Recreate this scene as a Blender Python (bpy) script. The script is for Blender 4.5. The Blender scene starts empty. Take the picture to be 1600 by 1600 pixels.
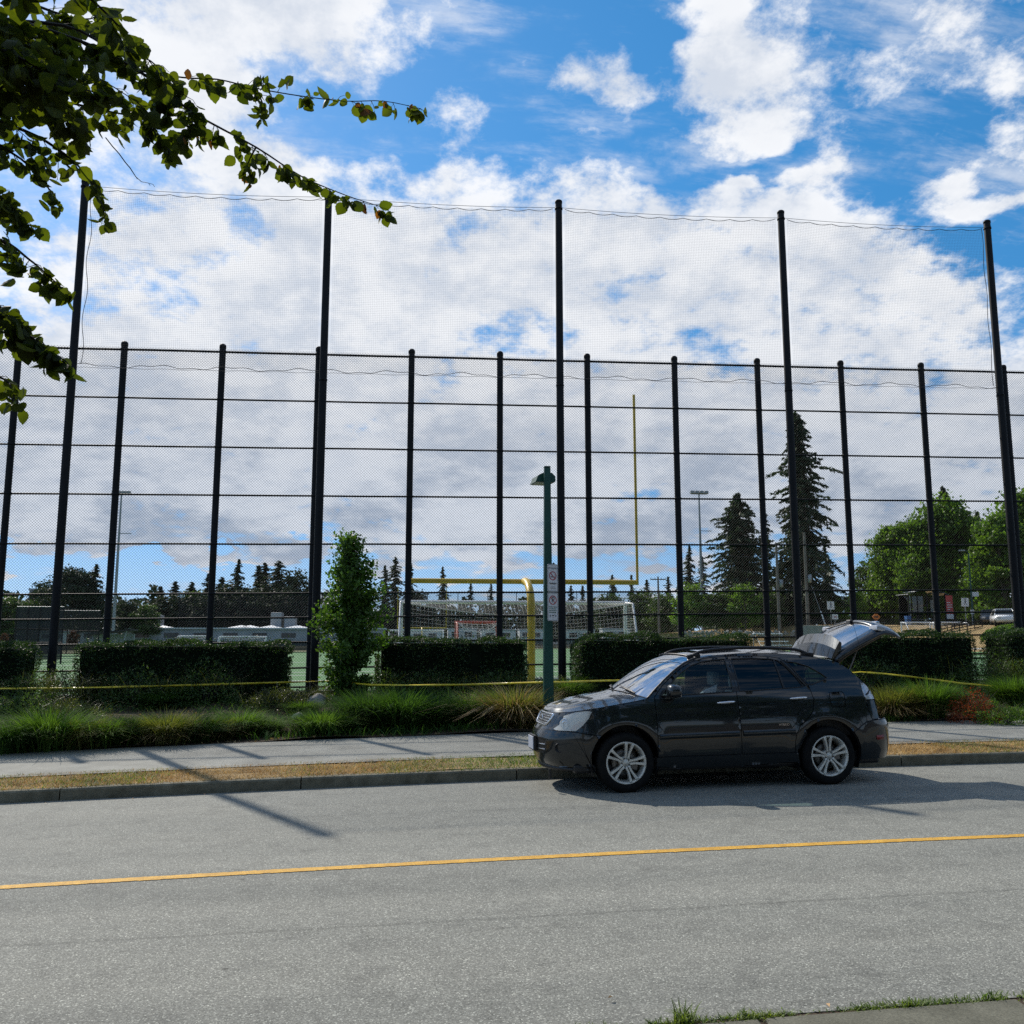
import bpy, bmesh, math, random
import numpy as np
from mathutils import Vector, Matrix, Euler
from mathutils.geometry import delaunay_2d_cdt
R = math.radians
rng = random.Random(7)
nrg = np.random.default_rng(11)
scn = bpy.context.scene
COL = scn.collection

# ------------------------------------------------------------------ camera
F_PX, HORIZON, YAW, CAM_Z = 1430.0, 205.0, R(6.85), 1.87
TILT = math.atan(HORIZON / F_PX)
cam_d = bpy.data.cameras.new('camera')
cam_d.sensor_width = 36.0
cam_d.lens = 36.0 * F_PX / 1600.0
cam_d.clip_start = 0.05
cam_d.clip_end = 6000
cam = bpy.data.objects.new('camera', cam_d)
COL.objects.link(cam)
cam.location = (0, 0, CAM_Z)
cam.rotation_euler = (math.pi / 2 + TILT, 0, -YAW)
scn.camera = cam

# ------------------------------------------------------------------ exposure
vs = scn.view_settings
vs.view_transform = 'Standard'
vs.look = 'None'
vs.gamma = 1
vs.use_curve_mapping = False
vs.exposure = 0.22
scn.cycles.use_denoising = False
scn.cycles.sample_clamp_indirect = 1.0
scn.cycles.sample_clamp_direct = 4.0
scn.cycles.max_bounces = 8
scn.cycles.transparent_max_bounces = 24
scn.cycles.caustics_reflective = False
scn.cycles.caustics_refractive = False

# ------------------------------------------------------------------ sun
SUN_AZ, SUN_EL = R(-28.8), R(41)          # azimuth from +Y, negative towards -X
to_sun = Vector((math.sin(SUN_AZ) * math.cos(SUN_EL), math.cos(SUN_AZ) * math.cos(SUN_EL), math.sin(SUN_EL)))
sun_d = bpy.data.lights.new('sun', 'SUN')
sun_d.energy = 4.4
sun_d.angle = R(0.53)
sun_d.color = (1.0, 0.93, 0.83)
sun = bpy.data.objects.new('sun', sun_d)
COL.objects.link(sun)
sun.rotation_euler = to_sun.to_track_quat('Z', 'Y').to_euler()

# ------------------------------------------------------------------ pixel <-> place helpers
_fw = Vector((math.sin(YAW) * math.cos(TILT), math.cos(YAW) * math.cos(TILT), math.sin(TILT)))
_rt = Vector((math.cos(YAW), -math.sin(YAW), 0))
_up = _rt.cross(_fw)
def ray(px, py):
    return _fw + _rt * ((px - 800) / F_PX) - _up * ((py - 800) / F_PX)
def at(px, py, Y):
    d = ray(px, py)
    return Vector((0, 0, CAM_Z)) + d * (Y / d.y)
def azel(px, py):
    d = ray(px, py).normalized()
    return math.atan2(d.x, d.y), math.asin(d.z)

# ------------------------------------------------------------------ world: sky + clouds
def make_world():
    w = bpy.data.worlds.new('World')
    scn.world = w
    w.use_nodes = True
    nt = w.node_tree
    nt.nodes.clear()
    N, L = nt.nodes.new, nt.links.new
    def math_(op, a, b=None, clamp=False):
        n = N('ShaderNodeMath'); n.operation = op; n.use_clamp = clamp
        for i, v in enumerate((a, b)):
            if v is None: continue
            if isinstance(v, (int, float)): n.inputs[i].default_value = v
            else: L(v, n.inputs[i])
        return n.outputs[0]
    def ramp(v, a, b, c=0.0, d=1.0, kind='SMOOTHSTEP'):
        n = N('ShaderNodeMapRange'); n.interpolation_type = kind
        L(v, n.inputs[0])
        for i, k in enumerate((a, b, c, d)): n.inputs[i + 1].default_value = k
        return n.outputs[0]
    def noise(vec, scale, detail, rough=0.55, dist=0.0):
        n = N('ShaderNodeTexNoise'); n.inputs['Scale'].default_value = scale
        n.inputs['Detail'].default_value = detail; n.inputs['Roughness'].default_value = rough
        n.noise_dimensions = '2D'
        L(vec, n.inputs['Vector']); return n.outputs['Fac']
    def mixc(f, a, b):
        n = N('ShaderNodeMix'); n.data_type = 'RGBA'
        if isinstance(f, (int, float)): n.inputs[0].default_value = f
        else: L(f, n.inputs[0])
        for v, s in ((a, n.inputs[6]), (b, n.inputs[7])):
            if isinstance(v, tuple): s.default_value = (*v, 1)
            else: L(v, s)
        return n.outputs[2]
    tc = N('ShaderNodeTexCoord').outputs['Generated']
    sep = N('ShaderNodeSeparateXYZ'); L(tc, sep.inputs[0])
    X, Y, Z = sep.outputs
    az = math_('ARCTAN2', X, Y)
    el = math_('ARCSINE', Z)
    zc = math_('ADD', math_('MAXIMUM', Z, 0.0), 0.30)
    cq = N('ShaderNodeCombineXYZ'); L(math_('DIVIDE', X, zc), cq.inputs[0]); L(math_('DIVIDE', Y, zc), cq.inputs[1])
    q = cq.outputs[0]
    ae = N('ShaderNodeCombineXYZ'); L(az, ae.inputs[0]); L(el, ae.inputs[1])
    # wobble so that the cloud banks have ragged edges
    wob = N('ShaderNodeTexNoise'); wob.noise_dimensions = '2D'; wob.inputs['Scale'].default_value = 6; wob.inputs['Detail'].default_value = 4
    L(q, wob.inputs['Vector'])
    wv = N('ShaderNodeVectorMath'); wv.operation = 'MULTIPLY_ADD'
    L(wob.outputs['Color'], wv.inputs[0]); wv.inputs[1].default_value = (.20, .14, 0); wv.inputs[2].default_value = (-.10, -.07, 0)
    aw = N('ShaderNodeVectorMath'); aw.operation = 'ADD'; L(ae.outputs[0], aw.inputs[0]); L(wv.outputs[0], aw.inputs[1])
    banks = CLOUD_BANKS
    cover = None
    for (px, py, rx, ry, wgt) in banks:
        a, e = azel(px, py)
        d = N('ShaderNodeVectorMath'); d.operation = 'MULTIPLY_ADD'; L(aw.outputs[0], d.inputs[0])
        d.inputs[1].default_value = (F_PX / rx, F_PX / ry, 0); d.inputs[2].default_value = (-a * F_PX / rx, -e * F_PX / ry, 0)
        l = N('ShaderNodeVectorMath'); l.operation = 'LENGTH'; L(d.outputs[0], l.inputs[0])
        v = ramp(l.outputs['Value'], 0.0, 1.15, wgt, 0.0)
        cover = v if cover is None else math_('ADD', cover, v)
    big = noise(q, 3.2, 4, .55)
    fine = noise(q, 10.0, 8, .66)
    f = math_('ADD', math_('MULTIPLY', math_('SUBTRACT', big, .5), 1.25), math_('MULTIPLY', math_('SUBTRACT', fine, .5), 1.35))
    dens = math_('ADD', f, math_('ADD', cover, -.04))
    wsp = N('ShaderNodeMapping'); wsp.inputs['Rotation'].default_value = (0, 0, .5); wsp.inputs['Scale'].default_value = (2.2, 7.5, 1); L(q, wsp.inputs[0])
    wisp = ramp(noise(wsp.outputs[0], 1.3, 7, .66), .44, .78, 0, .62)
    mask = math_('MAXIMUM', ramp(dens, -.16, .32), math_('MULTIPLY', wisp, ramp(dens, -.62, -.05)))
    thick = ramp(dens, .10, .55)
    # cloud colour: white, softly greyer where thick and towards the low bases
    relief = ramp(math_('ADD', math_('MULTIPLY', fine, .6), math_('MULTIPLY', noise(q, 7.0, 5, .6), .4)), .36, .62)
    white = mixc(relief, (4.0, 4.3, 4.8), (5.75, 5.8, 5.9))
    low = ramp(el, .34, .13)
    low2 = ramp(math_('ADD', math_('MULTIPLY', fine, .35), math_('MULTIPLY', noise(q, 2.6, 4, .55), .65)), .38, .60)
    grey = mixc(low2, (2.0, 2.45, 3.2), (4.3, 4.6, 5.1))
    ccol = mixc(math_('MULTIPLY', low, .92), white, grey)
    ccol2 = mixc(math_('MULTIPLY', thick, .16), ccol, (3.2, 3.5, 4.0))
    warm = ramp(el, .10, .03)
    ccol3 = mixc(math_('MULTIPLY', warm, .6), ccol2, (5.2, 4.7, 4.2))
    sky = N('ShaderNodeTexSky'); sky.sky_type = 'NISHITA'; sky.sun_disc = False
    sky.sun_elevation = SUN_EL; sky.sun_rotation = SUN_AZ
    zl = N('ShaderNodeCombineXYZ'); L(X, zl.inputs[0]); L(Y, zl.inputs[1]); L(math_('ADD', math_('MULTIPLY', math_('MAXIMUM', Z, 0.0), .75), .25), zl.inputs[2])
    nz = N('ShaderNodeVectorMath'); nz.operation = 'NORMALIZE'; L(zl.outputs[0], nz.inputs[0]); L(nz.outputs[0], sky.inputs[0])
    sky.air_density = 1.0; sky.dust_density = 0.15; sky.ozone_density = 2.5; sky.altitude = 50
    hs = N('ShaderNodeHueSaturation'); hs.inputs['Hue'].default_value = .492; hs.inputs['Saturation'].default_value = 1.34; hs.inputs['Value'].default_value = .88
    L(sky.outputs[0], hs.inputs['Color'])
    pale = mixc(ramp(el, .17, .01, 0, .55), hs.outputs[0], (4.3, 5.0, 5.5))
    col = mixc(math_('MULTIPLY', mask, .96), pale, ccol3)
    bg = N('ShaderNodeBackground'); bg.inputs[1].default_value = 0.15
    L(col, bg.inputs[0])
    out = N('ShaderNodeOutputWorld'); L(bg.outputs[0], out.inputs[0])
    w.cycles.sampling_method = 'MANUAL'
    w.cycles.sample_map_resolution = 512
CLOUD_BANKS = [   # where the banks of cloud and the blue gaps lie (px, py, half sizes, how much)
    (800, 450, 1050, 200, .50), (250, 480, 600, 200, .22), (1230, 320, 280, 100, .34), (620, 300, 330, 70, .20),
    (380, 40, 430, 120, .44), (1130, 110, 180, 170, .56), (920, 130, 110, 80, .42), (740, 205, 100, 70, .48), (860, 250, 80, 50, .36),
    (1480, 40, 260, 110, .24), (1590, 280, 100, 40, .40), (1560, 130, 110, 90, .26), (1290, 235, 90, 80, .34),
    (640, 160, 280, 110, -.50), (830, 50, 190, 90, -.36), (970, 240, 220, 55, -.50), (1150, 262, 170, 34, -.85), (1010, 60, 40, 120, -.35), (1420, 240, 260, 100, -.54), (1570, 350, 200, 60, -.46), (470, 190, 140, 50, -.22),
    (330, 375, 70, 45, -.24), (1130, 470, 60, 40, -.14), (1490, 400, 200, 60, -.26),
    (800, 740, 2100, 200, .78),
    (200, 905, 760, 48, -.85), (1150, 895, 420, 40, -.4), (230, 852, 260, 18, .45),
    (120, 290, 220, 60, -.20), (1350, 420, 300, 90, .22),
]
make_world()

# ------------------------------------------------------------------ material helpers
def new_mat(name):
    m = bpy.data.materials.new(name); m.use_nodes = True
    nt = m.node_tree
    return m, nt, nt.nodes['Principled BSDF']
def set_in(b, **kw):
    for k, v in kw.items():
        s = b.inputs[k.replace('_', ' ')]
        s.default_value = (*v, 1) if isinstance(v, tuple) and len(v) == 3 and s.type == 'RGBA' else v
def ncol(nt, b, c1, c2, scale, detail=4, coord='Object', lo=.35, hi=.65, rough=.55, sock='Base Color', stretch=None):
    tc = nt.nodes.new('ShaderNodeTexCoord')
    n = nt.nodes.new('ShaderNodeTexNoise'); n.inputs['Scale'].default_value = scale; n.inputs['Detail'].default_value = detail; n.inputs['Roughness'].default_value = rough
    if stretch:
        mp = nt.nodes.new('ShaderNodeMapping'); mp.inputs['Scale'].default_value = stretch
        nt.links.new(tc.outputs[coord], mp.inputs[0]); nt.links.new(mp.outputs[0], n.inputs['Vector'])
    else:
        nt.links.new(tc.outputs[coord], n.inputs['Vector'])
    r = nt.nodes.new('ShaderNodeValToRGB')
    r.color_ramp.elements[0].position = lo; r.color_ramp.elements[0].color = (*c1, 1)
    r.color_ramp.elements[1].position = hi; r.color_ramp.elements[1].color = (*c2, 1)
    nt.links.new(n.outputs['Fac'], r.inputs[0])
    if sock: nt.links.new(r.outputs[0], b.inputs[sock])
    return n, r
def bump(nt, b, src, strength=.3, dist=.01):
    bn = nt.nodes.new('ShaderNodeBump'); bn.inputs['Strength'].default_value = strength; bn.inputs['Distance'].default_value = dist
    nt.links.new(src, bn.inputs['Height']); nt.links.new(bn.outputs[0], b.inputs['Normal'])
def mixrgb(nt, f, a, b, blend='MIX'):
    n = nt.nodes.new('ShaderNodeMix'); n.data_type = 'RGBA'; n.blend_type = blend
    for v, s in ((f, n.inputs[0]), (a, n.inputs[6]), (b, n.inputs[7])):
        if isinstance(v, (int, float)): s.default_value = v
        elif isinstance(v, tuple): s.default_value = (*v, 1)
        else: nt.links.new(v, s)
    return n.outputs[2]
def plain(name, col, rough=.6, metal=0.0, var=.12, scale=8, spec=.5, coat=0.0):
    m, nt, b = new_mat(name)
    c1 = tuple(c * (1 - var) for c in col); c2 = tuple(min(1, c * (1 + var)) for c in col)
    ncol(nt, b, c1, c2, scale, 5)
    set_in(b, Roughness=rough, Metallic=metal, Coat_Weight=coat)
    b.inputs['Specular IOR Level'].default_value = spec
    return m
def leafmat(name, c1, c2, trans=.35, rough=.55, scale=.9, hue=.5, tcol=None):
    """two-sided leaf: diffuse + gloss with light passing through; colour differs from leaf to leaf"""
    m, nt, b = new_mat(name)
    n, r = ncol(nt, b, c1, c2, scale, 3, lo=.3, hi=.7, sock=None)
    geo = nt.nodes.new('ShaderNodeNewGeometry')
    hsv = nt.nodes.new('ShaderNodeHueSaturation')
    mr = nt.nodes.new('ShaderNodeMapRange'); mr.inputs[3].default_value = .62; mr.inputs[4].default_value = 1.4
    nt.links.new(geo.outputs['Random Per Island'], mr.inputs[0]); nt.links.new(mr.outputs[0], hsv.inputs['Value'])
    nt.links.new(r.outputs[0], hsv.inputs['Color'])
    nt.links.new(hsv.outputs[0], b.inputs['Base Color'])
    set_in(b, Roughness=rough); b.inputs['Specular IOR Level'].default_value = .35
    if trans:
        t = nt.nodes.new('ShaderNodeBsdfTranslucent')
        tint = mixrgb(nt, 1.0, hsv.outputs[0], tcol or (1.6, 1.75, .55), 'MULTIPLY')
        nt.links.new(tint, t.inputs[0])
        mx = nt.nodes.new('ShaderNodeMixShader'); mx.inputs[0].default_value = trans
        nt.links.new(b.outputs[0], mx.inputs[1]); nt.links.new(t.outputs[0], mx.inputs[2])
        nt.links.new(mx.outputs[0], nt.nodes['Material Output'].inputs[0])
    return m

# ------------------------------------------------------------------ object helpers
def tag(o, label=None, cat=None, group=None, kind=None):
    if label: o['label'] = label
    if cat: o['category'] = cat
    if group: o['group'] = group
    if kind: o['kind'] = kind
    return o
def thing(name, label, cat, loc=(0, 0, 0), rz=0.0, group=None):
    o = bpy.data.objects.new(name, None); COL.objects.link(o)
    o.empty_display_size = .2
    o.location = loc; o.rotation_euler = (0, 0, rz)
    return tag(o, label, cat, group)
def link(name, mesh, parent=None, mat=None):
    o = bpy.data.objects.new(name, mesh); COL.objects.link(o)
    if mat is not None:
        mesh.materials.clear(); mesh.materials.append(mat)
    if parent is not None: o.parent = parent
    return o
def mesh_np(name, V, Fq, smooth=False):
    me = bpy.data.meshes.new(name)
    V = np.asarray(V, dtype=np.float32).reshape(-1, 3)
    if isinstance(Fq, np.ndarray):
        k = Fq.shape[1]
        me.vertices.add(len(V)); me.vertices.foreach_set('co', V.ravel())
        me.loops.add(Fq.size); me.loops.foreach_set('vertex_index', Fq.astype(np.int32).ravel())
        me.polygons.add(len(Fq)); me.polygons.foreach_set('loop_start', np.arange(0, Fq.size, k, dtype=np.int32))
        me.update(calc_edges=True)
    else:
        me.from_pydata([tuple(v) for v in V], [], Fq)
    if smooth: me.polygons.foreach_set('use_smooth', [True] * len(me.polygons))
    me.update()
    return me
class MB:
    """collects shapes for ONE mesh object"""
    def __init__(s): s.v = []; s.f = []; s.sm = []
    def add(s, vs_, fs, smooth=False):
        o = len(s.v); s.v += [tuple(v) for v in vs_]; s.f += [tuple(i + o for i in f) for f in fs]; s.sm += [smooth] * len(fs); return s
    def box(s, lo, hi, M=None):
        x0, y0, z0 = lo; x1, y1, z1 = hi
        vs_ = [(x0, y0, z0), (x1, y0, z0), (x1, y1, z0), (x0, y1, z0), (x0, y0, z1), (x1, y0, z1), (x1, y1, z1), (x0, y1, z1)]
        if M is not None: vs_ = [M @ Vector(v) for v in vs_]
        return s.add(vs_, [(0, 3, 2, 1), (4, 5, 6, 7), (0, 1, 5, 4), (1, 2, 6, 5), (2, 3, 7, 6), (3, 0, 4, 7)])
    def bbox(s, lo, hi, b=.01, M=None):
        """box with chamfered edges"""
        bm = bmesh.new()
        bmesh.ops.create_cube(bm, size=1)
        for v in bm.verts:
            v.co = Vector([lo[i] + (v.co[i] + .5) * (hi[i] - lo[i]) for i in range(3)])
        bmesh.ops.bevel(bm, geom=bm.edges[:], offset=b, segments=2, affect='EDGES', profile=.6)
        if M is not None: bm.transform(M)
        s.bm(bm); return s
    def bm(s, bm, smooth=False):
        bm.verts.index_update()
        s.add([v.co[:] for v in bm.verts], [[v.index for v in f.verts] for f in bm.faces], smooth); bm.free()
    def tube(s, pts, r, n=8, cap=True, smooth=True, rs=None):
        pts = [Vector(p) for p in pts]; rings = []
        prev = None
        for i, p in enumerate(pts):
            t = (pts[min(i + 1, len(pts) - 1)] - pts[max(i - 1, 0)]).normalized()
            if prev is None:
                a = Vector((0, 0, 1)) if abs(t.z) < .9 else Vector((1, 0, 0))
                u = t.cross(a).normalized()
            else:
                u = (prev - t * prev.dot(t)).normalized()
            w = t.cross(u); prev = u
            rr = rs[i] if rs else r
            rings.append([p + (u * math.cos(2 * math.pi * k / n) + w * math.sin(2 * math.pi * k / n)) * rr for k in range(n)])
        vs_ = [v for rg in rings for v in rg]; fs = []
        for i in range(len(pts) - 1):
            for k in range(n):
                fs.append((i * n + k, i * n + (k + 1) % n, (i + 1) * n + (k + 1) % n, (i + 1) * n + k))
        s.add(vs_, fs, smooth)
        if cap:
            s.add(rings[0], [tuple(reversed(range(n)))]); s.add(rings[-1], [tuple(range(n))])
        return s
    def lathe(s, prof, n=32, axis='Z', M=None, smooth=True, closed=False):
        vs_, fs = [], []
        for (r, h) in prof:
            for k in range(n):
                a = 2 * math.pi * k / n
                p = Vector((r * math.cos(a), r * math.sin(a), h))
                if axis == 'Y': p = Vector((p.x, p.z, p.y))
                vs_.append(M @ p if M is not None else p)
        m = len(prof)
        for i in range(m if closed else m - 1):
            j = (i + 1) % m
            for k in range(n):
                fs.append((i * n + k, i * n + (k + 1) % n, j * n + (k + 1) % n, j * n + k))
        return s.add(vs_, fs, smooth)
    def prism(s, poly, d0, d1, fn):
        """polygon (a,b) pushed from d0 to d1; fn(a,b,d)->xyz"""
        n = len(poly)
        vs_ = [fn(a, b, d0) for a, b in poly] + [fn(a, b, d1) for a, b in poly]
        fs = [tuple(reversed(range(n))), tuple(range(n, 2 * n))] + [(i, (i + 1) % n, n + (i + 1) % n, n + i) for i in range(n)]
        return s.add(vs_, fs)
    def mesh(s, name):
        me = bpy.data.meshes.new(name); me.from_pydata(s.v, [], s.f)
        me.polygons.foreach_set('use_smooth', s.sm); me.update(); return me
    def build(s, name, mat, parent=None, fix=True):
        me = s.mesh(name)
        if fix:
            bm = bmesh.new(); bm.from_mesh(me); bmesh.ops.recalc_face_normals(bm, faces=bm.faces); bm.to_mesh(me); bm.free()
        return link(name, me, parent, mat)
def copy_tree(o, parent=None):
    c = o.copy(); COL.objects.link(c); c.parent = parent
    for ch in list(o.children): copy_tree(ch, c)
    return c

# ------------------------------------------------------------------ shape of the ground
SLOPE = .0113
def sx(x): return SLOPE * max(-45.0, min(75.0, x))
def bend(x, x0=8.5):
    if x >= x0: return 0.0
    d = x0 - x
    return -.0055 * d * d if d < 28 else -.0055 * 784 - .308 * (d - 28)
def kerb_y(x): return 13.02 + bend(x)
def path0(x): return 14.42 + bend(x) * 1.12
def path1(x): return 17.45 + bend(x) * 1.45
def bed_z(x, y):
    a, b = path1(x), 23.7
    t = max(0.0, min(1.0, (y - a) / (b - a)))
    t2 = t * t * (3 - 2 * t)
    return .22 + .40 * t2 + sx(x) + .025 * math.sin(x * 1.9 + y) + .02 * math.sin(y * 2.7 - x * .8)
FIELD = .70
# ================================================================== SETTING
def m_asphalt():
    m, nt, b = new_mat('asphalt')
    tc = nt.nodes.new('ShaderNodeTexCoord')
    vo = nt.nodes.new('ShaderNodeTexVoronoi'); vo.inputs['Scale'].default_value = 140
    nt.links.new(tc.outputs['Object'], vo.inputs['Vector'])
    sp = nt.nodes.new('ShaderNodeSeparateColor'); nt.links.new(vo.outputs['Color'], sp.inputs[0])
    r = nt.nodes.new('ShaderNodeValToRGB'); e = r.color_ramp.elements
    e[0].position = 0; e[0].color = (.100, .104, .092, 1); e[1].position = 1; e[1].color = (.50, .505, .45, 1)
    x = e.new(.30); x.color = (.160, .161, .146, 1); x = e.new(.80); x.color = (.215, .216, .196, 1); x = e.new(.93); x.color = (.30, .305, .27, 1)
    nt.links.new(sp.outputs[0], r.inputs[0])
    n2, r2 = ncol(nt, b, (.78, .79, .79), (1.12, 1.11, 1.09), .7, 6, sock=None, lo=.28, hi=.7, stretch=(.10, 1.6, 1))
    n3, r3 = ncol(nt, b, (.80, .80, .80), (1.06, 1.06, 1.05), 3.2, 8, sock=None, lo=.24, hi=.5)
    c = mixrgb(nt, 1.0, r.outputs[0], r2.outputs[0], 'MULTIPLY')
    c = mixrgb(nt, 1.0, c, r3.outputs[0], 'MULTIPLY')
    # fine wandering cracks and sealed seams
    wv = nt.nodes.new('ShaderNodeTexNoise'); wv.inputs['Scale'].default_value = .5; wv.inputs['Detail'].default_value = 9; wv.inputs['Roughness'].default_value = .6
    mp = nt.nodes.new('ShaderNodeMapping'); mp.inputs['Scale'].default_value = (.35, 1.3, 1)
    nt.links.new(tc.outputs['Object'], mp.inputs[0]); nt.links.new(mp.outputs[0], wv.inputs['Vector'])
    ab = nt.nodes.new('ShaderNodeMath'); ab.operation = 'SUBTRACT'; ab.inputs[1].default_value = .5; nt.links.new(wv.outputs['Fac'], ab.inputs[0])
    a2 = nt.nodes.new('ShaderNodeMath'); a2.operation = 'ABSOLUTE'; nt.links.new(ab.outputs[0], a2.inputs[0])
    mr = nt.nodes.new('ShaderNodeMapRange'); mr.inputs[1].default_value = .0; mr.inputs[2].default_value = .0035; mr.inputs[3].default_value = .62; mr.inputs[4].default_value = 1
    nt.links.new(a2.outputs[0], mr.inputs[0])
    # only here and there
    nn, rr_ = ncol(nt, b, (0, 0, 0), (1, 1, 1), .23, 2, sock=None, lo=.52, hi=.6)
    mm = nt.nodes.new('ShaderNodeMix'); mm.data_type = 'FLOAT'; mm.inputs[2].default_value = 1
    nt.links.new(rr_.outputs[0], mm.inputs[0]); nt.links.new(mr.outputs[0], mm.inputs[3])
    cr = nt.nodes.new('ShaderNodeCombineColor')
    for i in range(3): nt.links.new(mm.outputs[0], cr.inputs[i])
    c = mixrgb(nt, 1.0, c, cr.outputs[0], 'MULTIPLY')
    # long construction seams and scattered drips
    sxyz = nt.nodes.new('ShaderNodeSeparateXYZ'); nt.links.new(tc.outputs['Object'], sxyz.inputs[0])
    def mth(op, a_, b_=None, c_=None):
        n = nt.nodes.new('ShaderNodeMath'); n.operation = op
        for i_, v_ in enumerate((a_, b_, c_)):
            if v_ is None: continue
            if isinstance(v_, (int, float)): n.inputs[i_].default_value = v_
            else: nt.links.new(v_, n.inputs[i_])
        return n.outputs[0]
    wob, _r = ncol(nt, b, (0, 0, 0), (1, 1, 1), 1.7, 6, sock=None)
    yy = mth('ADD', mth('SUBTRACT', sxyz.outputs[1], mth('MULTIPLY', sxyz.outputs[0], .028)), mth('MULTIPLY', wob.outputs['Fac'], .10))
    brk, _r2 = ncol(nt, b, (0, 0, 0), (1, 1, 1), .8, 5, sock=None)
    for pos, wd, am in ((6.52, .035, .26), (10.55, .03, .16), (7.25, .35, .05), (5.75, .30, .05), (9.6, .35, .06), (11.1, .35, .07)):
        d_ = mth('ABSOLUTE', mth('SUBTRACT', yy, pos))
        mr2 = nt.nodes.new('ShaderNodeMapRange'); mr2.inputs[1].default_value = 0; mr2.inputs[2].default_value = wd; mr2.inputs[3].default_value = am; mr2.inputs[4].default_value = 0
        nt.links.new(d_, mr2.inputs[0])
        k_ = mth('SUBTRACT', 1.0, mth('MULTIPLY', mr2.outputs[0], mth('MULTIPLY', brk.outputs['Fac'], 1.9)))
        cc_ = nt.nodes.new('ShaderNodeCombineColor')
        for i_ in range(3): nt.links.new(k_, cc_.inputs[i_])
        c = mixrgb(nt, 1.0, c, cc_.outputs[0], 'MULTIPLY')
    v2 = nt.nodes.new('ShaderNodeTexVoronoi'); v2.inputs['Scale'].default_value = 1.6; nt.links.new(tc.outputs['Object'], v2.inputs['Vector'])
    mr3 = nt.nodes.new('ShaderNodeMapRange'); mr3.inputs[1].default_value = .018; mr3.inputs[2].default_value = .045; mr3.inputs[3].default_value = .45; mr3.inputs[4].default_value = 1
    nt.links.new(v2.outputs['Distance'], mr3.inputs[0]); cc_ = nt.nodes.new('ShaderNodeCombineColor')
    for i_ in range(3): nt.links.new(mr3.outputs[0], cc_.inputs[i_])
    c = mixrgb(nt, 1.0, c, cc_.outputs[0], 'MULTIPLY')
    nt.links.new(c, b.inputs['Base Color'])
    set_in(b, Roughness=.88); b.inputs['Specular IOR Level'].default_value = .3
    bump(nt, b, sp.outputs[0], .35, .004)
    return m
def m_conc(name, c1, c2, scale=3, grain=140, rough=.9, gs=.25):
    m, nt, b = new_mat(name)
    n, r = ncol(nt, b, c1, c2, scale, 8, sock=None, lo=.3, hi=.7, rough=.65)
    n2, r2 = ncol(nt, b, (1 - gs,) * 3, (1 + gs,) * 3, grain, 3, sock=None, lo=.35, hi=.65)
    c = mixrgb(nt, 1.0, r.outputs[0], r2.outputs[0], 'MULTIPLY')
    nt.links.new(c, b.inputs['Base Color']); set_in(b, Roughness=rough)
    b.inputs['Specular IOR Level'].default_value = .3
    bump(nt, b, n2.outputs['Fac'], .3, .003)
    return m
M = {}
M['asphalt'] = m_asphalt()
M['path'] = m_conc('path_asphalt', (.165, .163, .143), (.285, .283, .25), 1.4, 150)
M['kerb'] = m_conc('kerb_concrete', (.085, .078, .052), (.20, .185, .135), 5, 120)
M['slab'] = m_conc('slab_concrete', (.065, .064, .046), (.15, .147, .112), 3, 90)
M['wallconc'] = m_conc('wall_concrete', (.22, .21, .19), (.36, .35, .32), 2, 60)
M['soil'] = m_conc('bark_mulch', (.025, .018, .012), (.085, .06, .04), 9, 70, 1.0, .5)
M['verge'] = m_conc('dry_verge', (.17, .11, .045), (.38, .27, .13), 2.2, 60, 1.0, .45)
M['ground'] = m_conc('field_ground', (.07, .085, .035), (.14, .13, .06), .2, 5, 1.0, .3)
M['bank'] = m_conc('dry_bank', (.22, .15, .06), (.42, .30, .15), .5, 8, 1.0, .3)
M['turf'] = m_conc('artificial_turf', (.060, .155, .055), (.085, .195, .07), .15, 30, .95, .12)
M['white_line'] = plain('white_line_paint', (.62, .64, .62), .8, var=.1)
M['yellow_line'] = m_conc('yellow_road_paint', (.42, .225, .03), (.62, .36, .055), 9, 130, .75, .42)

def strip(name, y0, y1, z, x0, x1, nx, ny, mat, kind='structure', jig=0.0):
    V, Fq = [], []
    for i in range(nx + 1):
        x = x0 + (x1 - x0) * i / nx
        a, b_ = y0(x), y1(x)
        for j in range(ny + 1):
            y = a + (b_ - a) * j / ny
            V.append((x, y, z(x, y)))
    for i in range(nx):
        for j in range(ny):
            k = i * (ny + 1) + j
            Fq.append((k, k + ny + 1, k + ny + 2, k + 1))
    o = link(name, mesh_np(name, V, Fq, True), None, mat)
    if kind: o['kind'] = kind
    return o
strip('ground', lambda x: -900, lambda x: 2400, lambda x, y: -.75, -1800, 1800, 4, 4, M['ground'])
strip('road', lambda x: 4.66 + .02 * x, lambda x: kerb_y(x) + .05, lambda x, y: sx(x) + .02 - .0022 * (y - 8.6) ** 2 * .35, -60, 90, 220, 10, M['asphalt'])
_lj = np.random.default_rng(6).normal(0, .0035, 40000)
strip('road_line', lambda x: 8.22 + bend(x, 5.5) * .95 + _lj[int((x + 70) * 90) % 20000], lambda x: 8.335 + bend(x, 5.5) * .95 + _lj[20000 + int((x + 70) * 90) % 20000], lambda x, y: sx(x) + .0245 - .0022 * (y - 8.6) ** 2 * .35, -30, 50, 2600, 1, M['yellow_line'])
strip('verge', lambda x: kerb_y(x) + .16, lambda x: path0(x), lambda x, y: sx(x) + .135 + .02 * math.sin(x * 2.1) * math.sin(y * 5) ** 2 + .012, -40, 60, 300, 6, M['verge'])
strip('path', lambda x: path0(x) - .02, lambda x: path1(x) + .03, lambda x, y: sx(x) + .165 + .018 * (y - path0(x)), -40, 60, 200, 4, M['path'])
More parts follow.
